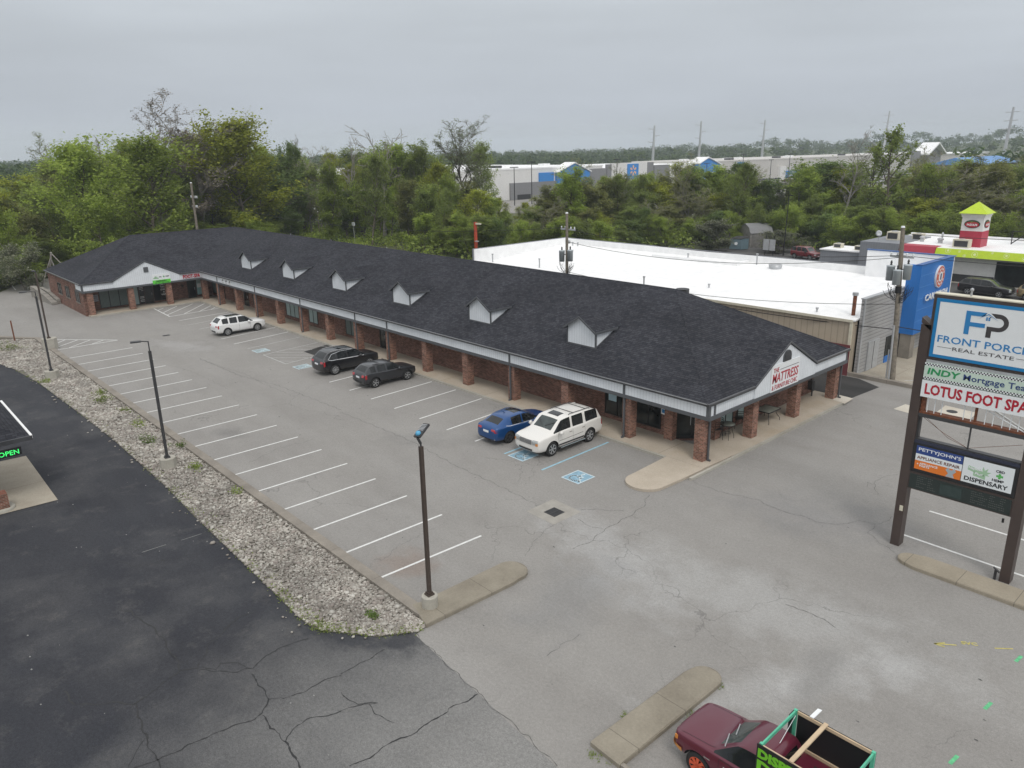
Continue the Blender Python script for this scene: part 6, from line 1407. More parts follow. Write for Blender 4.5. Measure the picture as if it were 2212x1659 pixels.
# white three-row suv with roof glass (far row)
def ex_vw(k):
    k['mirror'](.62, 1.02, P_W); k['topquad']('sunroof', .35, -1.25, -.5, .5, 'vglass'); k['sideline']('door_gap', [(.72, .35), (.74, .95)], .012, 'plastic'); k['sideline']('door_gap', [(-.28, .35), (-.28, 1.0)], .012, 'plastic'); k['sideline']('sill_trim', [(-1.0, .33), (1.0, .33)], .10, 'plastic')
    k['frontquad']('taillight', .50, .80, .88, 1.0, 'tail', -1); k['frontquad']('taillight', -.80, -.50, .88, 1.0, 'tail', -1); k['frontquad']('licence_plate', -.22, .22, .72, .84, 'plate', -1, .012); k['frontquad']('rear_bumper_trim', -.78, .78, .36, .50, 'plastic', -1)
    for s in (-1, 1): b = MB(); b.tube([k['top'](.6, s * .62) + Vector((0, 0, .03)), k['top'](-.4, s * .62) + Vector((0, 0, .05)), k['top'](-1.5, s * .60) + Vector((0, 0, .03))], .016); k['part']('roof_rail', b, 'chrome')
    k['sideline']('window_trim', [(.95, 1.0), (-1.5, 1.07)], .018, 'chrome')
P_W = paint('white_car_paint', (.74, .74, .73)); P_PW = paint('pearl_white_paint', (.72, .70, .66)); P_K = paint('black_car_paint', (.012, .012, .014)); P_G = paint('charcoal_car_paint', (.035, .037, .042), .4); P_B = paint('blue_car_paint', (.006, .062, .21), .3); P_R = paint('maroon_truck_paint', (.105, .012, .028)); P_RJ = paint('dark_red_paint', (.14, .012, .018))
S, T = suv(2.32, -2.36, .92, .24, .92, 1.02, 1.05, .38, -.30, -.38, -1.12, -1.22, -1.78, -2.2, .98, 1.04, 1.66, .68, .80)
vehicle('parked_car', 'white suv with dark roof glass parked alone near the far wing', S, T, .35, (1.395, -1.395), .92, P_W, (67.55, -27.15, 0), R(-90), spokes=10, extra=ex_vw, spk=.07)
# black large suv
def ex_bm(k):
    k['mirror'](.68, 1.08, P_K); k['sideline']('window_trim', [(1.0, 1.06), (.3, 1.07), (-1.75, 1.14), (-1.95, 1.22), (-1.6, 1.55), (-.9, 1.66), (.2, 1.66)], .028, 'chrome'); k['topquad']('sunroof', .3, -.9, -.5, .5, 'vglass')
    k['sideline']('door_gap', [(.78, .38), (.8, 1.0)], .012, 'plastic'); k['sideline']('door_gap', [(-.3, .38), (-.3, 1.05)], .012, 'plastic')
    for s in (-1, 1): k['frontquad']('taillight', s * .48, s * .84, .96, 1.10, 'tail', -1); b = MB(); b.tube([k['top'](.5, s * .66) + Vector((0, 0, .03)), k['top'](-.5, s * .66) + Vector((0, 0, .05)), k['top'](-1.6, s * .62) + Vector((0, 0, .03))], .018); k['part']('roof_rail', b, 'chrome')
    k['frontquad']('licence_plate', -.24, .24, .82, .95, 'plate', -1, .012)
S, T = suv(2.40, -2.46, .97, .26, .98, 1.08, 1.10, .42, -.32, -.40, -1.2, -1.3, -1.85, -2.3, 1.04, 1.12, 1.75, .72, .84)
vehicle('parked_car', 'black suv with silver window trim beside the dark asphalt patch', S, T, .38, (1.465, -1.465), .97, P_K, (49.25, -27.65, 0), R(-90), spokes=10, extra=ex_bm, spk=.07)
# charcoal hatchback
def ex_su(k):
    k['mirror'](.62, 1.0, P_G); k['arches'](); k['sideline']('sill_trim', [(-.95, .34), (.95, .34)], .13, 'plastic'); k['sideline']('door_gap', [(.72, .42), (.74, .95)], .012, 'plastic'); k['sideline']('door_gap', [(-.28, .42), (-.28, .98)], .012, 'plastic')
    k['frontquad']('rear_bumper_trim', -.74, .74, .34, .56, 'plastic', -1)
    for s in (-1, 1): k['frontquad']('taillight', s * .46, s * .76, .84, 1.0, 'tail', -1); b = MB(); b.tube([k['top'](.4, s * .58) + Vector((0, 0, .05)), k['top'](-1.3, s * .54) + Vector((0, 0, .06))], .02); k['part']('roof_rail', b, 'plastic')
    for x in (.15, -.8): b = MB(); b.tube([k['top'](x, -.56) + Vector((0, 0, .07)), k['top'](x, .56) + Vector((0, 0, .07))], .018); k['part']('crossbar', b, 'plastic')
    k['frontquad']('licence_plate', -.22, .22, .74, .87, 'plate', -1, .012)
S, T = suv(2.20, -2.20, .90, .27, .88, .98, 1.02, .30, -.30, -.38, -1.08, -1.2, -1.62, -2.02, .96, 1.03, 1.57, .64, .78)
vehicle('parked_car', 'charcoal hatchback with roof bars parked right of the black suv', S, T, .35, (1.33, -1.33), .90, P_G, (44.3, -27.85, 0), R(-90), spokes=5, extra=ex_su)
# blue sedan
def ex_cr(k):
    k['mirror'](.55, .92, P_B); k['sideline']('window_trim', [(.95, .935), (-.2, .95), (-1.3, 1.0), (-1.55, 1.05)], .022, 'chrome'); k['topquad']('sunroof', .0, -.62, -.42, .42, 'vglass')
    k['sideline']('door_gap', [(.66, .3), (.68, .9)], .010, 'plastic'); k['sideline']('door_gap', [(-.36, .3), (-.36, .92)], .010, 'plastic')
    for s in (-1, 1): k['frontquad']('taillight', s * .40, s * .80, .84, .95, 'tail', -1); k['frontquad']('taillight', s * .66, s * .82, .78, .84, 'tail', -1)
    k['frontquad']('licence_plate', -.22, .22, .70, .83, 'plate', -1, .012); k['frontquad']('rear_bumper_trim', -.6, .6, .28, .38, 'plastic', -1)
    for s in (-1, 1): b = MB(); b.box(-2.31, -2.2, s * .62 - .09, s * .62 + .09, .37, .42); k['part']('reflector', b, 'chrome')
    b = MB(); b.cyl(k['top'](-.95, 0), k['top'](-1.02, 0) + Vector((0, 0, .09)), .03, .01, n=6); k['part']('antenna', b, P_B)
hw = .895; zb = .2
S = [(2.32, hw * .74, zb + .14, .62, hw * .66, .68), (2.22, hw * .90, zb + .04, .70, hw * .78, .76), (1.9, hw * .985, zb, .78, hw * .84, .86), (1.45, hw, zb, .86, hw * .85, .93), (1.0, hw, zb, .90, hw * .87, .97), (.20, hw, zb, .91, .67, 1.44), (-.30, hw, zb, .92, .675, 1.50), (-.36, hw, zb, .92, .675, 1.50), (-1.12, hw, zb, .96, .65, 1.46), (-1.26, hw, zb, .98, .64, 1.43), (-1.38, hw, zb, .98, .63, 1.40), (-1.98, hw * .985, zb, 1.0, hw * .82, 1.10), (-2.25, hw * .93, zb + .05, .98, hw * .78, 1.05), (-2.34, hw * .84, zb + .12, .70, hw * .76, .76)]
T = {(4, 5): 'side_window', (5, 5): 'side_window', (7, 5): 'side_window', (4, 7): 'windshield', (10, 7): 'rear_window', (0, 3): 'headlight'}
vehicle('parked_car', 'blue sedan nosed in beside the white suv near the entrance', S, T, .335, (1.35, -1.35), .895, P_B, (30.05, -27.45, 0), R(-90), spokes=5, extra=ex_cr, spk=.08, rim='dgrey')
# pearl white full-size suv, backed in
def ex_yk(k):
    k['mirror'](1.0, 1.20, P_PW, out=.10); k['topquad']('sunroof', .50, .02, -.40, .40, 'vglass')
    for s in (-1, 1):
        b = MB(); b.tube([k['top'](.0, s * .70) + Vector((0, 0, .01)), k['top'](-.1, s * .70) + Vector((0, 0, .06)), k['top'](-1.6, s * .68) + Vector((0, 0, .06)), k['top'](-1.7, s * .68) + Vector((0, 0, .01))], .02); k['part']('roof_rail', b, 'dgrey')
        k['frontquad']('headlight', s * .50, s * .86, .82, 1.07, 'head', 1, .02); k['frontquad']('turn_signal', s * .74, s * .88, .80, .93, 'amber', 1, .032)
        b = MB(); b.box(-.95, .95, s * 1.0 - .08, s * 1.0 + .09, .36, .42); k['part']('running_board', b, 'chrome')
    for x in (-.35, -1.35): b = MB(); b.tube([k['top'](x, -.70) + Vector((0, 0, .06)), k['top'](x, .70) + Vector((0, 0, .06))], .017); k['part']('crossbar', b, 'dgrey')
    k['frontquad']('grille', -.46, .46, .80, 1.05, 'mgrille', 1, .022); k['frontquad']('lower_intake', -.5, .5, .45, .55, 'plastic', 1, .02); k['frontquad']('grille_badge', -.05, .05, .94, 1.0, 'chrome', 1, .034)
    k['sideline']('side_moulding', [(-.9, .78), (1.0, .74)], .03, 'chrome'); k['sideline']('sill_trim', [(-.98, .50), (1.0, .50)], .10, 'plastic')
    for x in (1.02, -.10, -1.05): k['sideline']('door_gap', [(x, .50), (x + .02, 1.15)], .011, 'plastic')
    for x in (.12, -.88): k['sideline']('door_handle', [(x - .1, 1.06), (x + .1, 1.06)], .035, 'chrome', off=.03)
    for s in (-1, 1): b = MB(); b.tube([k['top'](1.18, s * .1) + Vector((0, 0, .01)), k['top'](.9, s * .6) + Vector((0, 0, .02))], .012); k['part']('wiper', b, 'plastic')
S, T = suv(2.52, -2.60, 1.0, .30, 1.10, 1.20, 1.30, .72, .02, -.08, -.98, -1.12, -2.15, -2.42, 1.17, 1.20, 1.90, .80, .82)
S[0] = (2.52, .84, .44, .94, .78, 1.02); S[1] = (2.42, .95, .34, 1.02, .86, 1.09)
T[(0, 3)] = 'body'
vehicle('parked_car', 'pearl white full-size suv backed into the blue-lined space', S, T, .40, (1.47, -1.47), 1.0, P_PW, (27.15, -27.9, 0), R(90), wd=.27, spokes=6, extra=ex_yk, spk=.10, capf='body')
# red off-roader and black crossover behind the car wash
def ex_pl(k): k['mirror'](.6, 1.05, 'plastic'); k['frontquad']('licence_plate', -.2, .2, .5, .6, 'plate', 1, .02)
S, T = suv(2.1, -2.15, .90, .34, 1.0, 1.06, 1.0, .45, -.2, -.3, -1.0, -1.12, -1.9, -2.05, 1.05, 1.08, 1.78, .72, .8)
vehicle('parked_car', 'dark red boxy suv in the lot behind the white roof', S, T, .37, (1.33, -1.33), .90, P_RJ, (52.0, -103.9, 0), R(168), spokes=5, extra=ex_pl)
def ex_tr(k):
    k['mirror'](.8, 1.05, P_K); k['frontquad']('grille', -.45, .45, .62, .86, 'chrome', 1, .02); k['frontquad']('grille_mesh', -.38, .38, .66, .82, 'plastic', 1, .03)
    for s in (-1, 1): k['frontquad']('headlight', s * .52, s * .84, .82, .98, 'head', 1, .02)
S, T = suv(2.5, -2.6, .98, .27, .98, 1.08, 1.15, .45, -.3, -.4, -1.3, -1.42, -2.1, -2.45, 1.04, 1.14, 1.74, .72, .84)
vehicle('parked_car', 'black crossover parked before the restaurant, chrome grille toward the road', S, T, .37, (1.5, -1.5), .98, P_K, (24.9, -90.2, 0), R(178), spokes=5, extra=ex_tr)
S, T = suv(2.3, -2.4, .93, .27, .95, 1.05, 1.05, .35, -.3, -.4, -1.2, -1.3, -2.0, -2.3, 1.0, 1.1, 1.68, .7, .82)
M['camo'] = simple('camo_paint', (.22, .17, .09), .5, var=.7, scale=2.5)
vehicle('parked_car', 'brown patterned vehicle cut off by the right edge beside the black crossover', S, T, .36, (1.4, -1.4), .93, M['camo'], (19.6, -90.3, 0), R(178), spokes=5)
# maroon pickup (nearest)
def ex_tk(k):
    om = simple('orange_bumper', (.66, .27, .06), .5); k['frontquad']('front_bumper', -.80, .80, .50, .66, om, 1, .07, 8); k['sideline']('bumper_side', [(2.06, .57), (1.84, .56)], .14, om, off=.03)
    for s in (-1, 1):
        k['frontquad']('headlight', s * .46, s * .78, .74, .88, 'head', 1, .015); b = MB(); p = k['side'](2.02, .82, s); b.box(2.0, 2.09, p.y - s * .03, p.y + s * .008, .76, .88); k['part']('turn_signal', b, 'amber')
    k['frontquad']('grille', -.42, .42, .70, .90, 'plastic', 1, .012)
    for s in (-1, 1):
        b = MB(); a = k['top'](.93, s * .25 - .12) + Vector((0, 0, .02)); c = k['top'](.72, s * .25 + .42) + Vector((0, 0, .03)); b.tube([a, c], .016); k['part']('wiper', b, M['galv'])
    k['sideline']('door_gap', [(.74, .45), (.76, .98)], .012, 'plastic'); k['sideline']('door_gap', [(-.32, .45), (-.32, .98)], .012, 'plastic'); k['sideline']('door_handle', [(-.22, .90), (-.06, .90)], .04, 'plastic', off=.02)
    k['sideline']('window_trim', [(.74, 1.0), (-.30, 1.0)], .02, 'plastic')
    k['sideline']('fender_badge', [(1.0, .80), (1.18, .80)], .035, 'chrome')
    b = MB()
    for (x0, x1, y0, y1) in ((1.72, 1.73, -.62, .62),): b.box(x0, x1, y0, y1, 0, .001)
    # hood seams and a white door decal
    for s in (-1, 1):
        bb = MB(); P_ = [k['top'](x, s * .70) + Vector((0, 0, .004)) for x in np.linspace(.95, 1.95, 9)]
        for a, c in zip(P_, P_[1:]): bb.poly([a + Vector((0, .006, 0)), a - Vector((0, .006, 0)), c - Vector((0, .006, 0)), c + Vector((0, .006, 0))])
        k['part']('hood_gap', bb, 'plastic')
    bb = MB()
    L_ = [[k['side'](x, z, 1) + Vector((0, .006, 0)) for z in (.55, .86)] for x in np.linspace(.62, .1, 6)]
    for a, c in zip(L_, L_[1:]): bb.poly([a[0], a[1], c[1], c[0]])
    k['part']('door_decal', bb, 'signwhite')
hw = .88; zb = .32
S = [(2.18, hw * .84, zb + .14, .86, hw * .74, .92), (2.08, hw * .94, zb + .05, .92, hw * .80, .98), (1.75, hw * .99, zb, .97, hw * .84, 1.04), (1.25, hw, zb, 1.0, hw * .86, 1.08), (.95, hw, zb, 1.02, hw * .87, 1.10), (.38, hw, zb, 1.03, .63, 1.58), (.0, hw, zb, 1.03, .635, 1.62), (-.42, hw, zb, 1.03, .63, 1.60), (-.55, hw, zb, 1.03, .61, 1.52), (-.66, hw, zb, 1.02, .76, 1.06), (-.74, hw, zb, 1.02, .80, 1.04), (-2.35, hw, zb, 1.02, .80, 1.04), (-2.5, hw * .97, zb + .04, 1.0, .78, 1.03), (-2.56, hw * .9, zb + .1, .9, .74, .95)]
T = {(4, 5): 'side_window', (5, 5): 'side_window', (6, 5): 'side_window', (4, 7): 'windshield', (8, 7): 'rear_window', (10, 7): 'bed', (0, 3): 'body'}
vehicle('pickup_truck', 'maroon pickup with orange wheels and bumper carrying a framed sign in its bed', S, T, .36, (1.36, -1.44), .88, P_R, (7.17, -14.68, 0), 0, wd=.23, spokes=8, extra=ex_tk, rim='owheel', spk=.13, capf='body', cat='pickup truck') if not M.update({'owheel': simple('orange_wheel', (.62, .10, .04), .5)}) else None
# framed sign standing in the pickup bed
fs_ = thing('truck_bed_sign', 'open-topped timber frame with black panels and lime lettering in the pickup bed', 'sign', (6.0, -14.7, 1.05))
fx0, fx1, fy0, fy1, fz0, fz1 = 4.95, 6.95, -15.55, -13.86, 1.05, 2.12
b = MB(); b.box(fx0, fx1 + .03, fy1, fy1 + .02, .55, fz1 - .02); np_ = b.build('black_panel', M['black'], fs_)
b = MB(); b.box(fx0 + .0, fx1 - .1, fy0 - .02, fy0, .62, fz1 - .02); b.build('black_panel', M['black'], fs_)
b = MB(); b.box(fx1 - .02, fx1, fy0 + .0, fy0 + .28, .8, fz1 - .03); b.build('black_panel', M['black'], fs_)
letters('DISPENSARY', (fx1 - .01, fy1 + .021, 1.74), (-1, 0, 0), (0, 0, 1), 2.05, .26, M['limebright'], parent=fs_, bold=.05)
letters('DAILY', (fx1 - .01, fy1 + .021, 1.36), (-1, 0, 0), (0, 0, 1), 1.5, .32, M['limebright'], parent=fs_, bold=.05)
letters('DEALS', (fx1 - .01, fy1 + .021, .98), (-1, 0, 0), (0, 0, 1), 1.5, .30, M['limebright'], parent=fs_, bold=.05)
for (x, y, mt) in ((fx1 - .09, fy1 - .08, 'teal'), (fx1 - .09, fy0 + .0, 'teal'), (fx0 + .0, fy0 + .0, 'teal'), (fx0, fy1 - .08, 'teal')): b = MB(); b.box(x, x + .08, y, y + .07, fz0 - .1, fz1); b.build('post', M[mt], fs_)
b = MB(); b.box(fx1 - .012, fx1 - .005 + .012, fy0 + .1, fy0 + .19, fz0 - .1, fz1 - .05); b.build('pale_board', M['signwhite'], fs_)
b = MB(); b.box(fx1 - .07, fx1 - .03, fy0 + .07, fy1 - .081, fz1 - .12, fz1 - .02); b.build('end_rail', M['teal'], fs_)
b = MB(); b.box(fx0 + .02, fx0 + .06, fy0 + .07, fy1 - .081, fz1 - .12, fz1 - .02); b.build('end_rail', M['teal'], fs_)
for y in (fy0 + .002, fy1 - .045): b = MB(); b.box(fx0 + .09, fx1 - .1, y, y + .035, fz1 - .11, fz1 - .025); b.build('side_rail', M['lumber'], fs_)
b = MB(); b.box(fx0 + .09, fx1 - .1, fy0 + .002, fy0 + .04, fz0, fz0 + .08); b.build('lower_rail', M['lumber'], fs_)
b = MB(); b.box(6.10, 6.20, fy0 - .03, fy1 + .01, fz1 - .022, fz1 + .02); b.build('cross_board', M['lumber'], fs_)
b = MB(); b.ext([(6.42, fy0 - .35, fz1 + .03), (6.52, fy0 - .33, fz1 + .03), (6.55, fy0 + .02, fz1 - .01), (6.45, fy0 + .02, fz1 - .01)], (0, 0, .02)); b.build('white_strip', M['signwhite'], fs_)
b = MB(); b.tube([(6.86, -15.45, 2.0), (6.86, -14.1, 1.25)], .008, 5); b.build('string', M['signwhite'], fs_)
# small parked cars in the store lot
pc = MB(); rs = random.Random(11)
def mini(colour):
    b = MB(); b.add([(2.2, -.85, .3), (2.2, .85, .3), (-2.2, .85, .3), (-2.2, -.85, .3), (2.25, -.8, .8), (2.25, .8, .8), (-2.2, .85, .95), (-2.2, -.85, .95), (1.0, -.85, .95), (1.0, .85, .95)], [(0, 1, 5, 4), (1, 2, 6, 9, 5), (3, 0, 4, 8, 7), (2, 3, 7, 6), (4, 5, 9, 8), (8, 9, 6, 7), (0, 3, 2, 1)], 0)
    b.add([(1.0, -.8, .95), (1.0, .8, .95), (-1.9, .8, .97), (-1.9, -.8, .97), (.3, -.62, 1.5), (.3, .62, 1.5), (-1.5, .62, 1.52), (-1.5, -.62, 1.52)], [(0, 1, 5, 4), (1, 2, 6, 5), (2, 3, 7, 6), (3, 0, 4, 7)], 1); b.add([(.3, -.62, 1.505), (.3, .62, 1.505), (-1.5, .62, 1.525), (-1.5, -.62, 1.525)], [(0, 1, 2, 3)], 0)
    for x in (1.35, -1.35):
        for s in (-.75, .75): b.cyl((x, s - .12, .33), (x, s + .12, .33), .33, n=10, m=2)
    me = b.mesh('parked_car'); 
    for m in (colour, M['vglass'], M['tyre']): me.materials.append(m)
    return me
MC = [mini(P_W), mini(P_PW), mini(P_G), mini(P_K), mini(P_B), mini(P_R), mini(M['galv'])]
k_ = 0
for row in (184, 176, 160, 152, 138, 130, 116, 108):
    for y in np.arange(-240, -430, -3.1):
        if rs.random() > .23: continue
        if row < 150 and y < -390: continue
        me = rs.choice(MC[:3] + MC); o = bpy.data.objects.new('parked_car', me); C.objects.link(o); o.location = (row + rs.uniform(-.4, .4), y, 0); o.rotation_euler = (0, 0, rs.choice((0, math.pi)))
        nm = {0: 'white', 1: 'pearl white', 2: 'grey', 3: 'black', 4: 'blue', 5: 'maroon', 6: 'silver'}[MC.index(me)]
        tag(o, 'small distant %s car parked in the big store lot' % nm, 'car', 'cars in the big store lot'); k_ += 1

# ------------------------------------------------------------------ trees
def leaf_mat(name, a, b_, trans=.5):
    m, n, l, bs = mat_new(name)
    g = n.new('ShaderNodeNewGeometry'); oi = n.new('ShaderNodeObjectInfo')
    c = mixc(n, l, g.outputs['Random Per Island'], a, b_)
    f = rng_map(n, l, noise(n, l, g.outputs['Position'], .35, 3), .3, .7, .72, 1.25)
    k = math_(n, l, 'MULTIPLY', f, rng_map(n, l, oi.outputs['Random'], 0, 1, .82, 1.2))
    vs = n.new('ShaderNodeVectorMath'); vs.operation = 'SCALE'; l.new(c, vs.inputs[0]); l.new(k, vs.inputs['Scale'])
    l.new(vs.outputs[0], bs.inputs['Base Color']); bs.inputs['Roughness'].default_value = .75; bs.inputs['Specular IOR Level'].default_value = .2
    tr = n.new('ShaderNodeBsdfTranslucent'); l.new(vs.outputs[0], tr.inputs['Color']); ms = n.new('ShaderNodeMixShader'); ms.inputs[0].default_value = trans
    l.new(bs.outputs[0], ms.inputs[1]); l.new(tr.outputs[0], ms.inputs[2]); l.new(ms.outputs[0], n['Material Output'].inputs['Surface'])
    return m
LM = {'bright': leaf_mat('bright_leaves', (.24, .325, .055), (.38, .46, .10)), 'mid': leaf_mat('mid_leaves', (.19, .25, .06), (.30, .36, .10)), 'dark': leaf_mat('dark_leaves', (.11, .17, .045), (.19, .25, .075)),
      'yellow': leaf_mat('yellow_leaves', (.25, .29, .03), (.38, .41, .06)), 'bud': leaf_mat('bud_leaves', (.18, .21, .06), (.32, .32, .12)), 'pale': leaf_mat('pale_leaves', (.16, .21, .08), (.30, .34, .17)), 'blossom': leaf_mat('blossom_leaves', (.07, .10, .03), (.36, .36, .27)),
      'tan': leaf_mat('tan_twigs', (.22, .19, .15), (.34, .29, .24), .1)}
LM['woods'] = leaf_mat('far_woods_leaves', (.06, .10, .03), (.12, .165, .045)); LM['woods2'] = leaf_mat('far_woods_dark_leaves', (.035, .065, .025), (.07, .11, .035))
M['bark'] = simple('bark', (.13, .11, .09), .95, var=.35, scale=4); M['palebark'] = simple('pale_bark', (.30, .28, .25), .9, var=.3, scale=3)

def leaves_mesh(cent, rad, per, size, seed, flat=.75):
    r_ = np.random.default_rng(seed); cent = np.asarray(cent); n = len(cent) * per
    c = np.repeat(cent, per, 0) + r_.normal(0, 1, (n, 3)) * np.repeat(np.asarray(rad).reshape(-1, 1), per, 0) * np.array([1, 1, flat]) * .55
    nrm = r_.normal(0, 1, (n, 3)); nrm[:, 2] = np.abs(nrm[:, 2]) + .8; nrm /= np.linalg.norm(nrm, axis=1)[:, None]
    a = np.cross(nrm, r_.normal(0, 1, (n, 3))); a /= np.linalg.norm(a, axis=1)[:, None]; b_ = np.cross(nrm, a)
    s = size * r_.uniform(.55, 1.3, (n, 1)); w = r_.uniform(.45, .8, (n, 1))
    V = np.stack([c - a * s, c + b_ * s * w, c + a * s, c - b_ * s * w], 1).reshape(-1, 3)
    me = bpy.data.meshes.new('crown'); me.vertices.add(4 * n); me.vertices.foreach_set('co', V.ravel()); me.loops.add(4 * n); me.loops.foreach_set('vertex_index', np.arange(4 * n, dtype=np.int32))
    me.polygons.add(n); me.polygons.foreach_set('loop_start', np.arange(0, 4 * n, 4, dtype=np.int32)); me.polygons.foreach_set('loop_total', np.full(n, 4, dtype=np.int32)); me.update(calc_edges=True); me.validate(); return me

def grow(seed, H=10.0, t0=.22, nl=16, cw=3.2, shape='round', lean=0, twig=0, subs=5, trunk_r=.17, up=1.0, gap=0.0, stems=1, minr=.014):
    """returns (trunk MB, leaf centres, leaf radii)"""
    r_ = random.Random(seed); mb = MB(); cen = []; rad = []
    def limb(p, d, L_, r0, lvl, n=5):
        P_ = [p.copy()]; d = d.normalized(); seg = L_ / n
        for i in range(n):
            d = (d + Vector((r_.gauss(0, .13), r_.gauss(0, .13), r_.gauss(.05 * up, .10)))).normalized(); P_.append(P_[-1] + d * seg)
        rs_ = [max(minr, r0 * (1 - .8 * i / n)) for i in range(n + 1)]
        for i in range(n): mb.cyl(P_[i], P_[i + 1], rs_[i], rs_[i + 1], 5 if lvl < 2 else 3, caps=False)
        return P_, rs_
    def sub(P_, rs_, L_, lvl):
        k = subs if lvl == 1 else (4 if lvl == 2 else 3)
        for j in range(k):
            t = .25 + .75 * (j + r_.random() * .6) / k; i = min(len(P_) - 2, int(t * (len(P_) - 1))); p = P_[i].lerp(P_[i + 1], t * (len(P_) - 1) - i)
            base = (P_[i + 1] - P_[i]).normalized(); d = (base + Vector((r_.gauss(0, .7), r_.gauss(0, .7), r_.gauss(.15, .45)))).normalized()
            l2 = L_ * r_.uniform(.35, .6); Q, qs = limb(p, d, l2, rs_[i] * .6, lvl + 1, 3)
            if lvl + 1 <= 1 + twig: sub(Q, qs, l2, lvl + 1)
            if r_.random() > gap:
                for q in Q[1:]: cen.append(tuple(q)); rad.append(r_.uniform(.35, .75) * cw * .26)
    for s_ in range(stems):
        base = Vector((r_.uniform(-.3, .3) * (s_ > 0), r_.uniform(-.3, .3) * (s_ > 0), -.15)); d0 = Vector((r_.gauss(lean, .06), r_.gauss(0, .06), 1)) if stems == 1 else Vector((r_.uniform(-.35, .35), r_.uniform(-.35, .35), 1))
        P_ = [base]; d = d0.normalized(); n = 9
        for i in range(n): d = (d + Vector((r_.gauss(0, .05), r_.gauss(0, .05), .06))).normalized(); P_.append(P_[-1] + d * H * .93 / n)
        rs_ = [trunk_r * (1.25 if i == 0 else 1 - .86 * i / n) / stems ** .4 for i in range(n + 1)]
        for i in range(n): mb.cyl(P_[i], P_[i + 1], rs_[i], rs_[i + 1], 8, caps=False)
        m = nl // stems
        for j in range(m):
            t = t0 + (.98 - t0) * (j + r_.random() * .7) / m; f = t * n; i = min(n - 1, int(f)); p = P_[i].lerp(P_[i + 1], f - i)
            u = (t - t0) / (1 - t0)
            prof = {'round': math.sin(math.pi * min(1, .18 + .8 * u)) ** .7, 'cone': 1 - .78 * u, 'vase': .55 + .5 * u, 'col': .75 * (1 - .6 * abs(u - .4))}[shape]
            L_ = cw * prof * r_.uniform(.62, 1.12); a = j * 2.4 + r_.uniform(-.5, .5); el = R({'round': 18 + 50 * u, 'cone': 10 + 30 * u, 'vase': 48 + 26 * u, 'col': 50 + 25 * u}[shape])
            Q, qs = limb(p, Vector((math.cos(a) * math.cos(el), math.sin(a) * math.cos(el), math.sin(el))), L_, rs_[i] * .55 + .015, 1)
            for q in Q[2:]:
                if r_.random() > gap: cen.append(tuple(q)); rad.append(r_.uniform(.4, .8) * cw * .28)
            sub(Q, qs, L_, 1)
    return mb, cen, rad
PROTO = {}
def proto(key, seed, per, size, bark='bark', **kw):
    mb, cen, rad = grow(seed, **kw); tm = mb.mesh('trunk'); tm.materials.append(M[bark])
    cm_ = leaves_mesh(cen, rad if per > 4 else [q * .35 for q in rad], per, size, seed) if per else None
    P_ = np.array(cen); vz = np.array([v[:] for v in mb.v]); Q_ = P_ if per else vz[vz[:, 2] > 4.5]
    wid = 2 * float(np.percentile(np.hypot(Q_[:, 0], Q_[:, 1]), 90)) + (.8 if per > 4 else 0); top = float(max(np.percentile(P_[:, 2], 99.5 if per > 4 else 97.5) + (.5 if per > 4 else .1), 5 if per else vz[:, 2].max()))
    PROTO[key] = (tm, cm_, wid, top)
proto('full1', 1, 30, .115, cw=3.6, nl=22, t0=.16); proto('full2', 2, 30, .11, cw=3.3, nl=22, t0=.12, stems=2); proto('full3', 3, 32, .12, cw=4.0, nl=24, t0=.2, subs=6)
proto('loose1', 4, 13, .10, cw=3.0, nl=20, t0=.18, twig=1, shape='vase'); proto('loose2', 5, 12, .10, cw=3.3, nl=18, t0=.2, twig=1, gap=.2); proto('loose3', 16, 14, .09, cw=2.8, nl=18, t0=.12, twig=1, stems=2, shape='vase')
proto('bare', 6, 0, .1, cw=3.2, nl=9, t0=.45, twig=2, shape='vase', subs=4, bark='palebark', trunk_r=.15); proto('sprig', 7, 3, .055, bark='palebark', cw=3.6, nl=16, t0=.3, twig=2, shape='vase', subs=5)
proto('lace', 8, 3, .06, cw=4.3, nl=14, t0=.34, twig=2, shape='vase', subs=6, trunk_r=.20); proto('poplar', 9, 14, .12, cw=2.3, nl=20, t0=.12, shape='round', subs=4, gap=.15); proto('dead', 10, 0, .1, cw=4.4, nl=9, t0=.5, twig=1, shape='vase', subs=3, bark='palebark', trunk_r=.22, up=.5, minr=.03)
proto('bush1', 11, 34, .15, cw=4.6, nl=18, t0=.04, stems=3, H=8.0, trunk_r=.08); proto('bush2', 12, 34, .14, cw=5.0, nl=18, t0=.02, stems=3, H=8.5, trunk_r=.08)
MATC = {}
def tree(key, col, base, h, w=None, label='', cat='tree', group=None, rz=None, name='tree'):
    tm, cm_, cwid, ctop = PROTO[key]
    t = bpy.data.objects.new(name, None); C.objects.link(t); t.location = base; t.rotation_euler = (0, 0, random.uniform(0, 6.28) if rz is None else rz); t.empty_display_size = 1
    sz = h / ctop; sx = sz if w is None else w / cwid; t.scale = (sx, sx, sz); tag(t, label, cat, group)
    o = bpy.data.objects.new('trunk' if key[:4] != 'bush' else 'stem', tm); C.objects.link(o); o.parent = t
    if cm_:
        k = (key, col)
        if k not in MATC: c = cm_.copy() if cm_.materials else cm_; c.materials.clear(); c.materials.append(LM[col]); MATC[k] = c
        o = bpy.data.objects.new('crown' if key[:4] != 'bush' else 'foliage', MATC[k]); C.objects.link(o); o.parent = t
    return t
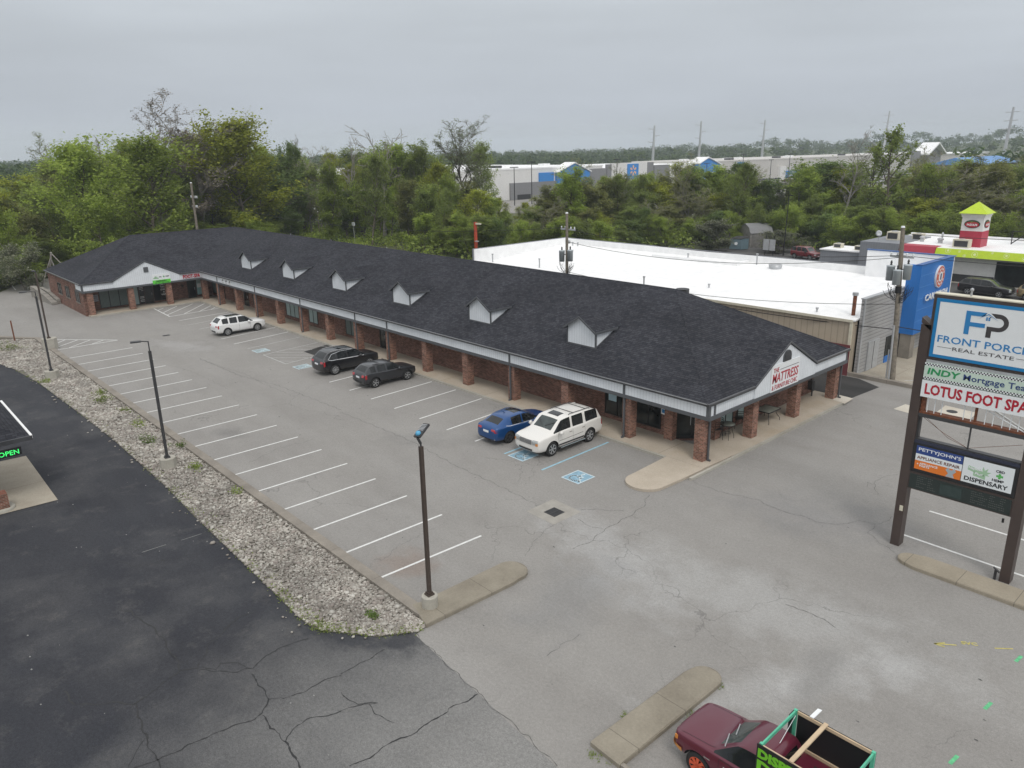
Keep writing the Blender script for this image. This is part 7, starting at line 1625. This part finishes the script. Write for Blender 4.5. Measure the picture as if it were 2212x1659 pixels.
# individually recognisable trees: (px, top py, distance, width, kind, colour, label)
KEY = [
 (158, 295, 128, 12, 'full3', 'bright', 'broad bright green tree with a flat dome standing tall left of the bare crowns'), (285, 282, 122, 12, 'full1', 'bright', 'tall green tree beside the bare pale branches'), (120, 318, 150, 9, 'sprig', 'pale', 'thin half-bare tree at the far left skyline'),
 (228, 292, 160, 8, 'bare', 'tan', 'small pale bare tree between the two green domes'), (405, 236, 138, 13, 'sprig', 'tan', 'tall pale leafless sycamore rising above the wing roof'), (345, 262, 142, 9, 'sprig', 'tan', 'shorter leafless crown left of the tall sycamore'),
 (505, 244, 140, 15, 'full3', 'yellow', 'huge yellow-green tree, the highest on the skyline'), (445, 270, 148, 10, 'full1', 'yellow', 'olive yellow crown behind the sycamore twigs'), (590, 300, 160, 9, 'full2', 'dark', 'dark green dome at the right shoulder of the yellow-green tree'), (575, 330, 152, 15, 'full1', 'dark', 'great dark shade tree with a visible forked trunk over the grass'),
 (330, 352, 126, 3.5, 'bare', 'tan', 'slim white-barked bare tree before the left greenery'), (645, 290, 170, 7, 'bare', 'tan', 'bare forked tree on the skyline left of the dead snag'), (680, 330, 165, 6, 'bare', 'tan', 'low bare twigs right of the bare forked tree'),
 (748, 288, 150, 5, 'dead', 'tan', 'dead grey snag with a broken left fork'), (815, 268, 146, 8, 'dead', 'tan', 'dead grey snag with antler-like branches'), (855, 282, 150, 4, 'dead', 'tan', 'thin dead top right of the antlered snag'),
 (900, 300, 146, 6, 'loose3', 'mid', 'ragged leafy tree with an upright tip beside the lacy tree'), (1010, 268, 158, 12, 'lace', 'pale', 'large lacy spreading tree just coming into leaf before the white store'), (1045, 300, 178, 7, 'full1', 'mid', 'green crown behind the lacy tree'),
 (1232, 355, 128, 5.5, 'loose1', 'bright', 'tall airy yellow-green tree in front of the blue store gable'), (1472, 356, 150, 7, 'full2', 'dark', 'dark leafy crown covering the left of the second blue gable'), (1600, 348, 165, 10, 'loose2', 'dark', 'open-crowned tree before the long beige store wall'),
 (1790, 342, 150, 14, 'full3', 'dark', 'wide round dark green tree hiding the store lot'), (1840, 270, 138, 7, 'bare', 'tan', 'leafless tree with a snapped stump beside the round dark tree'), (1945, 264, 136, 7.5, 'poplar', 'mid', 'tall upright leafy poplar on the right skyline'), (1905, 300, 137, 5, 'poplar', 'mid', 'shorter leafy stem left of the tall poplar'),
 (2050, 352, 140, 10, 'sprig', 'bud', 'bare brown thicket tree with a leaning white trunk'), (2180, 340, 150, 12, 'full2', 'mid', 'full green tree above the restaurant roof at the right edge'), (2140, 352, 165, 9, 'loose2', 'yellow', 'yellowish crown below the blue metal roof'), (1990, 360, 150, 9, 'loose1', 'bud', 'brownish open tree right of the poplar'),
 (740, 408, 150, 5, 'bush1', 'dark', 'dark rounded bush under the great shade tree'), (560, 470, 134, 7, 'bush2', 'bright', 'bright green thicket rising over the far roof hip'), (30, 440, 118, 8, 'full2', 'bright', 'bright green tree at the left edge above the lot'), (210, 415, 118, 8, 'bush1', 'bright', 'bright rounded tree left of the brick wing'),
 (1555, 475, 124, 7, 'bush1', 'blossom', 'white-flowering bush beside the grey shed'), (1690, 515, 122, 7, 'bush2', 'blossom', 'white-flowering bush right of the shed fence'), (35, 520, 112, 6, 'bush2', 'blossom', 'white-flowering bush at the edge of the left lot'), (1300, 385, 138, 8, 'loose3', 'bud', 'brownish twiggy tree before the emblem panel'),
 (1268, 378, 134, 5, 'loose1', 'mid', 'thin green tree between the first blue gable and the emblem panel'), (1385, 372, 146, 6, 'loose2', 'mid', 'open green tree in front of the grey store panels'), (1430, 368, 150, 6, 'loose3', 'bud', 'brownish open tree just left of the second blue gable'),
 (1545, 352, 152, 7, 'loose1', 'bright', 'airy light green tree right of the second blue gable'), (1625, 372, 150, 6, 'loose3', 'bright', 'ragged light green tree before the white store piers'), (1700, 388, 150, 6, 'sprig', 'pale', 'thin pale twiggy tree right of the auto entrance'),
 (1875, 345, 146, 6, 'loose2', 'mid', 'open green tree between the snapped tree and the poplar'), (2010, 338, 146, 7, 'sprig', 'bud', 'fine brown twiggy crown right of the tall poplar'), (2095, 335, 150, 8, 'loose3', 'bud', 'tall brownish open crown before the blue metal roof'),
 (1480, 350, 146, 4.5, 'sprig', 'bud', 'slender twiggy tree crossing the white store wall'), (1595, 346, 140, 6, 'loose2', 'mid', 'open leafy tree before the long beige wall, left of its piers'), (1340, 366, 150, 5, 'sprig', 'pale', 'fine pale twiggy tree under the emblem panel'), (1750, 350, 142, 6, 'loose3', 'bright', 'bright ragged tree at the left of the wide round dark tree'),
 (960, 330, 150, 6, 'loose1', 'mid', 'airy green tree left of the lacy spreading tree'), (700, 345, 140, 6, 'loose3', 'bright', 'light green tree with visible stems behind the middle dormers'), (790, 330, 138, 7, 'loose2', 'mid', 'open green tree wrapped round the foot of the antlered snag')]
for px, py, d, w, key, col, lb in KEY:
    p = ray_at(px, py, d); tree(key, col, (p.x, p.y, hill(p.x, p.y)), max(3.5, p.z), w, lb)
o = thing('fallen_tree', 'white fallen trunk and bare limbs in front of the left greenery', 'tree', (112, -24, 0))
b = MB(); 
for a, c, r0, r1_ in (((84, 640), (108, 560), .12, .06), ((108, 590), (110, 545), .14, .1), ((110, 560), (128, 600), .1, .05), ((108, 545), (138, 575), .08, .04)):
    p = ray_at(a[0], a[1], 113); q = ray_at(c[0], c[1], 112); b.cyl(p, q, r0, r1_, n=6)
b.build('trunk', M['palebark'], o)
# the crowded belt along the creek
rt_ = random.Random(21)
def interp(x, T_):
    for (a, b_), (c, d) in zip(T_, T_[1:]):
        if x <= c: return b_ + (d - b_) * (x - a) / (c - a)
    return T_[-1][1]
FRONT = [(-160, 108), (0, 117), (105, 126), (300, 128), (500, 136), (640, 148), (800, 142), (880, 124), (1000, 113), (1100, 110), (1300, 114), (1500, 131), (1700, 130), (1900, 123), (2212, 124), (2400, 120)]
TOP = [(-160, 400), (0, 420), (60, 385), (110, 330), (200, 318), (300, 315), (420, 312), (520, 318), (600, 331), (660, 356), (740, 338), (820, 321), (900, 322), (950, 348), (1000, 408), (1080, 438), (1130, 446), (1190, 394), (1240, 378), (1300, 385), (1380, 394), (1440, 376), (1500, 364), (1560, 366), (1620, 378), (1680, 408), (1740, 378), (1800, 362), (1880, 390), (1960, 376), (2040, 360), (2120, 352), (2212, 355), (2400, 355)]
GL = {('full', 'bright'): 'bright green leafy tree crowded into the belt behind the shops', ('full', 'mid'): 'mid green leafy tree crowded into the belt behind the shops', ('full', 'dark'): 'dark green leafy tree crowded into the belt behind the shops', ('loos', 'mid'): 'open mid green tree with branches showing in the creek belt', ('loos', 'bright'): 'open light green tree with branches showing in the creek belt',
      ('loos', 'bud'): 'open brownish budding tree in the creek belt', ('loos', 'yellow'): 'open yellowish tree in the creek belt', ('spri', 'bud'): 'nearly bare brown twiggy tree in the creek belt', ('spri', 'tan'): 'nearly bare pale twiggy tree in the creek belt', ('bush', 'bright'): 'bright green bush along the near foot of the tree belt', ('bush', 'mid'): 'mid green bush along the near foot of the tree belt', ('bush', 'dark'): 'dark green bush along the near foot of the tree belt', ('loos', 'dark'): 'open dark green tree in the creek belt', ('full', 'yellow'): 'yellow-green leafy tree crowded into the belt behind the shops'}
def filltree(key, col, p, h, w): 
    lb = GL[(key[:4], col)]; tree(key, col, (p.x, p.y, hill(p.x, p.y)), h, w, lb, 'tree' if key[:4] != 'bush' else 'bush', lb.replace('tree', 'trees').replace('bush ', 'bushes '), name='tree' if key[:4] != 'bush' else 'bush')
n_fill = 0
for row, (dd, step, sc) in enumerate(((2, 34, .50), (9, 38, .78), (19, 42, .92), (31, 46, 1.0), (46, 52, 1.0))):
    x = -120.0
    while x < 2330:
        x += step * rt_.uniform(.75, 1.25); d = interp(x, FRONT) + dd + rt_.uniform(-3, 3)
        left = x < 640
        if 640 < x < 880 and row < 1: continue
        if 1000 < x < 1320 and row > 3 : continue
        ty = interp(x, TOP) + rt_.uniform(-20, 22) + (26 if row < 2 else 0); p = ray_at(x, ty, d); top_ = p.z
        if row == 0:
            h = rt_.uniform(4.0, 7.0); key = rt_.choice(('bush1', 'bush2', 'loose3', 'full2'));  col = rt_.choice(('bright', 'mid', 'dark', 'mid', 'bright') if key[:4] in ('bush', 'full') else ('bright', 'mid')); w = rt_.uniform(4.2, 6.2)
        else:
            h = max(4.5, top_ * (sc if row < 2 else 1)); key, col = rt_.choice((('full1', 'mid'), ('full2', 'bright'), ('loose1', 'mid'), ('loose2', 'bright'), ('loose3', 'bud'), ('loose2', 'bud'), ('loose3', 'mid'), ('full1', 'bright'), ('full3', 'bright'), ('full2', 'mid'), ('sprig', 'bud'), ('loose1', 'yellow'), ('full2', 'dark')) if left or x > 1350 else (('loose1', 'mid'), ('loose2', 'bright'), ('loose3', 'bright'), ('loose1', 'bud'), ('sprig', 'bud'), ('full2', 'mid'), ('loose2', 'yellow'), ('loose2', 'mid')))
            if x > 1350 and rt_.random() < .3: key, col = rt_.choice((('loose3', 'bud'), ('sprig', 'bud'), ('loose1', 'yellow'), ('loose2', 'bright')))
            w = h * rt_.uniform(.6, .85) if h < 10 else h * rt_.uniform(.42, .6)
            w = max(w, 4.2)
        filltree(key, col, p, h, w); n_fill += 1
print('fill trees', n_fill)
# undergrowth and grass behind the shops
def stuff_leaves(name, pts, rad, per, size, mat, seed, label=None):
    me = leaves_mesh(pts, rad, per, size, seed, .6); me.name = name; me.materials.append(mat); o = bpy.data.objects.new(name, me); C.objects.link(o); o['kind'] = 'stuff'; return o
pts = []; rr = random.Random(4)
for k in range(1500):
    x = rr.uniform(-140, 2340); d = interp(x, FRONT) + rr.uniform(-1, 46); p = ray_at(x, 500, d); pts.append((p.x, p.y, rr.uniform(.1, 1.6)))
stuff_leaves('undergrowth', pts, [1.7] * len(pts), 26, .30, LM['mid'], 31)
pts = []
for k in range(500):
    x = rr.uniform(-140, 2340); d = interp(x, FRONT) + rr.uniform(-3, 30); p = ray_at(x, 500, d); pts.append((p.x, p.y, rr.uniform(.1, 1.0)))
stuff_leaves('undergrowth', pts, [1.6] * len(pts), 26, .26, LM['bright'], 32)
g = MB(); g.poly([(118, -66, -.02), (126, -96, -.02), (160, -100, -.02), (175, -80, -.02), (140, -62, -.02)]); m_ = simple('lawn_green', (.085, .125, .03), 1.0, var=.3, scale=.6); struct(g.build('grass_field', m_))
pts = [(rr.uniform(112, 150), rr.uniform(-92, -66), .1) for k in range(500)]
stuff_leaves('tall_grass', pts, [1.3] * 500, 30, .16, LM['yellow'] if False else LM['bright'], 33)
# woods to the horizon
pts = []; rad_ = []; pts2 = []; rad2 = []
for k in range(2600):
    az = R(-rr.uniform(2, 88)); d = 230 * (1700 / 230) ** (rr.random() ** .8)
    x, y = d * math.cos(az), d * math.sin(az)
    if 100 < x < 305 and -700 < y < -60: continue
    if x > 60 and y < -100 and d < 330 and x < 190: continue
    h = rr.uniform(9, 14.5) if d < 700 else rr.uniform(10, 16); z0 = hill(x, y); wd = rr.uniform(4, 7.5)
    for j in range(7):
        q = (x + rr.gauss(0, wd * .45), y + rr.gauss(0, wd * .45), z0 + h * rr.uniform(.35, .92))
        (pts if rr.random() < .6 else pts2).append(q)
stuff_leaves('woods', pts, [3.4] * len(pts), 16, 1.2, LM['woods2'], 41); stuff_leaves('woods', pts2, [3.2] * len(pts2), 16, 1.15, LM['woods'], 42)

# ------------------------------------------------------------------ river rock strip, weeds
def inside(x, y):
    if y > -9.7 and x < 67: return False
    e = drive_edge
    for (x0, y0), (x1, y1) in zip(e, e[1:]):
        if x1 <= x <= x0:
            return y < y0 + (y1 - y0) * (x - x0) / (x1 - x0) - .03
    return x > 70 and y < -8.8
def rocks_mat():
    m, n, l, b = mat_new('river_rock'); g = n.new('ShaderNodeNewGeometry')
    cr = n.new('ShaderNodeValToRGB'); cr.color_ramp.interpolation = 'LINEAR'; cr.color_ramp.elements[0].color = (.24, .215, .185, 1); cr.color_ramp.elements[1].color = (.60, .575, .52, 1)
    for p_, c_ in ((.25, (.34, .31, .27)), (.45, (.32, .275, .245)), (.6, (.41, .385, .34)), (.85, (.48, .45, .40))): e_ = cr.color_ramp.elements.new(p_); e_.color = (*c_, 1)
    l.new(g.outputs['Random Per Island'], cr.inputs[0]); k = rng_map(n, l, noise(n, l, g.outputs['Position'], .6, 5), .32, .68, .60, 1.05); vs = n.new('ShaderNodeVectorMath'); vs.operation = 'SCALE'
    l.new(cr.outputs[0], vs.inputs[0]); l.new(k, vs.inputs['Scale']); l.new(vs.outputs[0], b.inputs['Base Color']); b.inputs['Roughness'].default_value = .9; return m
M['rock'] = rocks_mat(); M['rockbed'] = concrete('rock_bed', (.20, .185, .16), (.13, .12, .095), None, (.09, .10, .05))
sheet('rock_bed', [(78.6, -12.74), (80.9, -10.9), (76, -7.6)] + drive_edge + [(18.55, -12.72)], .01, M['rockbed'])
bm = bmesh.new(); bmesh.ops.create_icosphere(bm, subdivisions=1, radius=1); iv = np.array([v.co[:] for v in bm.verts]); if_ = np.array([[v.index for v in f.verts] for f in bm.faces]); bm.free()
r2_ = np.random.default_rng(5); RV = []; RF = []; cnt = 0
for k in range(80000):
    x = 18.6 + (80.5 - 18.6) * r2_.random() ** 1.35; y = r2_.uniform(-12.72, -7.6)
    if not inside(x, y) and r2_.random() < .012 and inside(x, y - abs(r2_.normal(0, .35))): pass
    elif not inside(x, y) or (x > 78.4 and y < -12.7 + (x - 78.4)): continue
    edge = 0
    s = r2_.uniform(.022, .060)  * (1.0 if x < 40 else 1.25); 
    if r2_.random() < .04: s *= 1.9
    v = iv * (1 + r2_.normal(0, .16, iv.shape)); v = v * s * np.array([1.25, .95, .55]); a = r2_.uniform(0, 6.28); c_, s_ = math.cos(a), math.sin(a)
    v = v @ np.array([[c_, s_, 0], [-s_, c_, 0], [0, 0, 1]]) + np.array([x, y, s * .35 + .01 + r2_.uniform(0, .03)]); RV.append(v); RF.append(if_ + cnt * len(iv)); cnt += 1
V = np.concatenate(RV); F = np.concatenate(RF); me = bpy.data.meshes.new('river_rocks'); me.vertices.add(len(V)); me.vertices.foreach_set('co', V.ravel()); me.loops.add(F.size); me.loops.foreach_set('vertex_index', F.ravel().astype(np.int32))
me.polygons.add(len(F)); me.polygons.foreach_set('loop_start', np.arange(0, F.size, 3, dtype=np.int32)); me.polygons.foreach_set('loop_total', np.full(len(F), 3, dtype=np.int32)); me.update(calc_edges=True); me.materials.append(M['rock'])
o = bpy.data.objects.new('river_rocks', me); C.objects.link(o); o['kind'] = 'stuff'; print('rocks', cnt)
# weeds in the rocks: moss at the drive edge plus tufts one can point to
pts = [];
for k in range(520):
    i = rr.randrange(1, len(drive_edge) - 1); a, b_ = drive_edge[i], drive_edge[i + 1]; t = rr.random(); x, y = a[0] + (b_[0] - a[0]) * t, a[1] + (b_[1] - a[1]) * t
    pts.append((x, y - abs(rr.gauss(.12, .2)), .03))
stuff_leaves('weeds', pts, [.16] * len(pts), 9, .035, LM['mid'], 51)
pts = [(rr.uniform(4, 9.9), rr.uniform(-12.5, -12.0), .04) for k in range(160)]; stuff_leaves('verge_grass', pts, [.16] * 160, 22, .045, LM['bright'], 52)
WT = [((47.3, -12.1), .8, 'bright', 'bright weed clump between the kerb and the second lamp footing'), ((50.8, -12.3), .7, 'bright', 'small upright weeds against the kerb by the third stall line'), ((54.2, -11.9), 1.3, 'bright', 'largest weed patch in the rocks below the third lamp'), ((56, -12.3), .8, 'bright', 'weed clump by the kerb next to the largest patch'), ((38.1, -12.1), .7, 'bright', 'weed tuft between halfway lamp and kerb'),
      ((33.6, -12.35), .5, 'bright', 'yellowish tuft against the kerb right of the halfway lamp'), ((41.8, -12.6), .7, 'dark', 'dark weeds along the kerb behind the halfway lamp pole'), ((43.8, -11.6), .9, 'dark', 'dark bushy weed left of the halfway lamp pole'), ((75.5, -10.5), 1.6, 'bright', 'leafy sapling at the far end of the rock strip'), ((77.3, -9.3), 1.5, 'mid', 'green growth by the leaning post'), ((62.0, -10.2), .7, 'bright', 'small weed by the third lamp footing'), ((20.4, -11.6), .4, 'mid', 'mossy weeds at the near corner of the rocks')]
for k, ((x, y), s, col, lb) in enumerate(WT):
    c = [(x + rr.gauss(0, s * .36), y + rr.gauss(0, s * .22), abs(rr.gauss(.12, .14)) * min(1.4, s)) for _ in range(int(16 * s) + 6)]
    me = leaves_mesh(c, [.2 * s ** .5] * len(c), 16, .05, 60 + k, .9); me.name = 'weed_clump'; me.materials.append(LM['mid' if col == 'bright' else 'dark']); o = bpy.data.objects.new('weed_clump', me); C.objects.link(o); tag(o, lb, 'weeds')
for (x, y, n_, s_) in ((11.2, -14.2, 8, .12), (9.9, -15.6, 10, .1), (10.0, -17.3, 6, .1), (10.7, -12.5, 12, .15)):
    c = [(x + rr.gauss(0, s_), y + rr.gauss(0, s_), .03) for _ in range(n_)]; stuff_leaves('weeds', c, [.09] * n_, 14, .022, LM['mid'], 90 + int(x * 10))

# ------------------------------------------------------------------ haze
HAZE = True
if HAZE:
    hz = MB(); hz.box(-80, 2500, -2500, 150, -6, 62); m = bpy.data.materials.new('haze'); m.use_nodes = True; n = m.node_tree.nodes; l = m.node_tree.links; n.clear()
    om = n.new('ShaderNodeOutputMaterial'); pv = n.new('ShaderNodeVolumePrincipled'); pv.inputs['Color'].default_value = (.86, .92, 1.0, 1); pv.inputs['Density'].default_value = .0003; pv.inputs['Anisotropy'].default_value = .2
    l.new(pv.outputs[0], om.inputs['Volume']); o = hz.build('haze', m); o['kind'] = 'stuff'
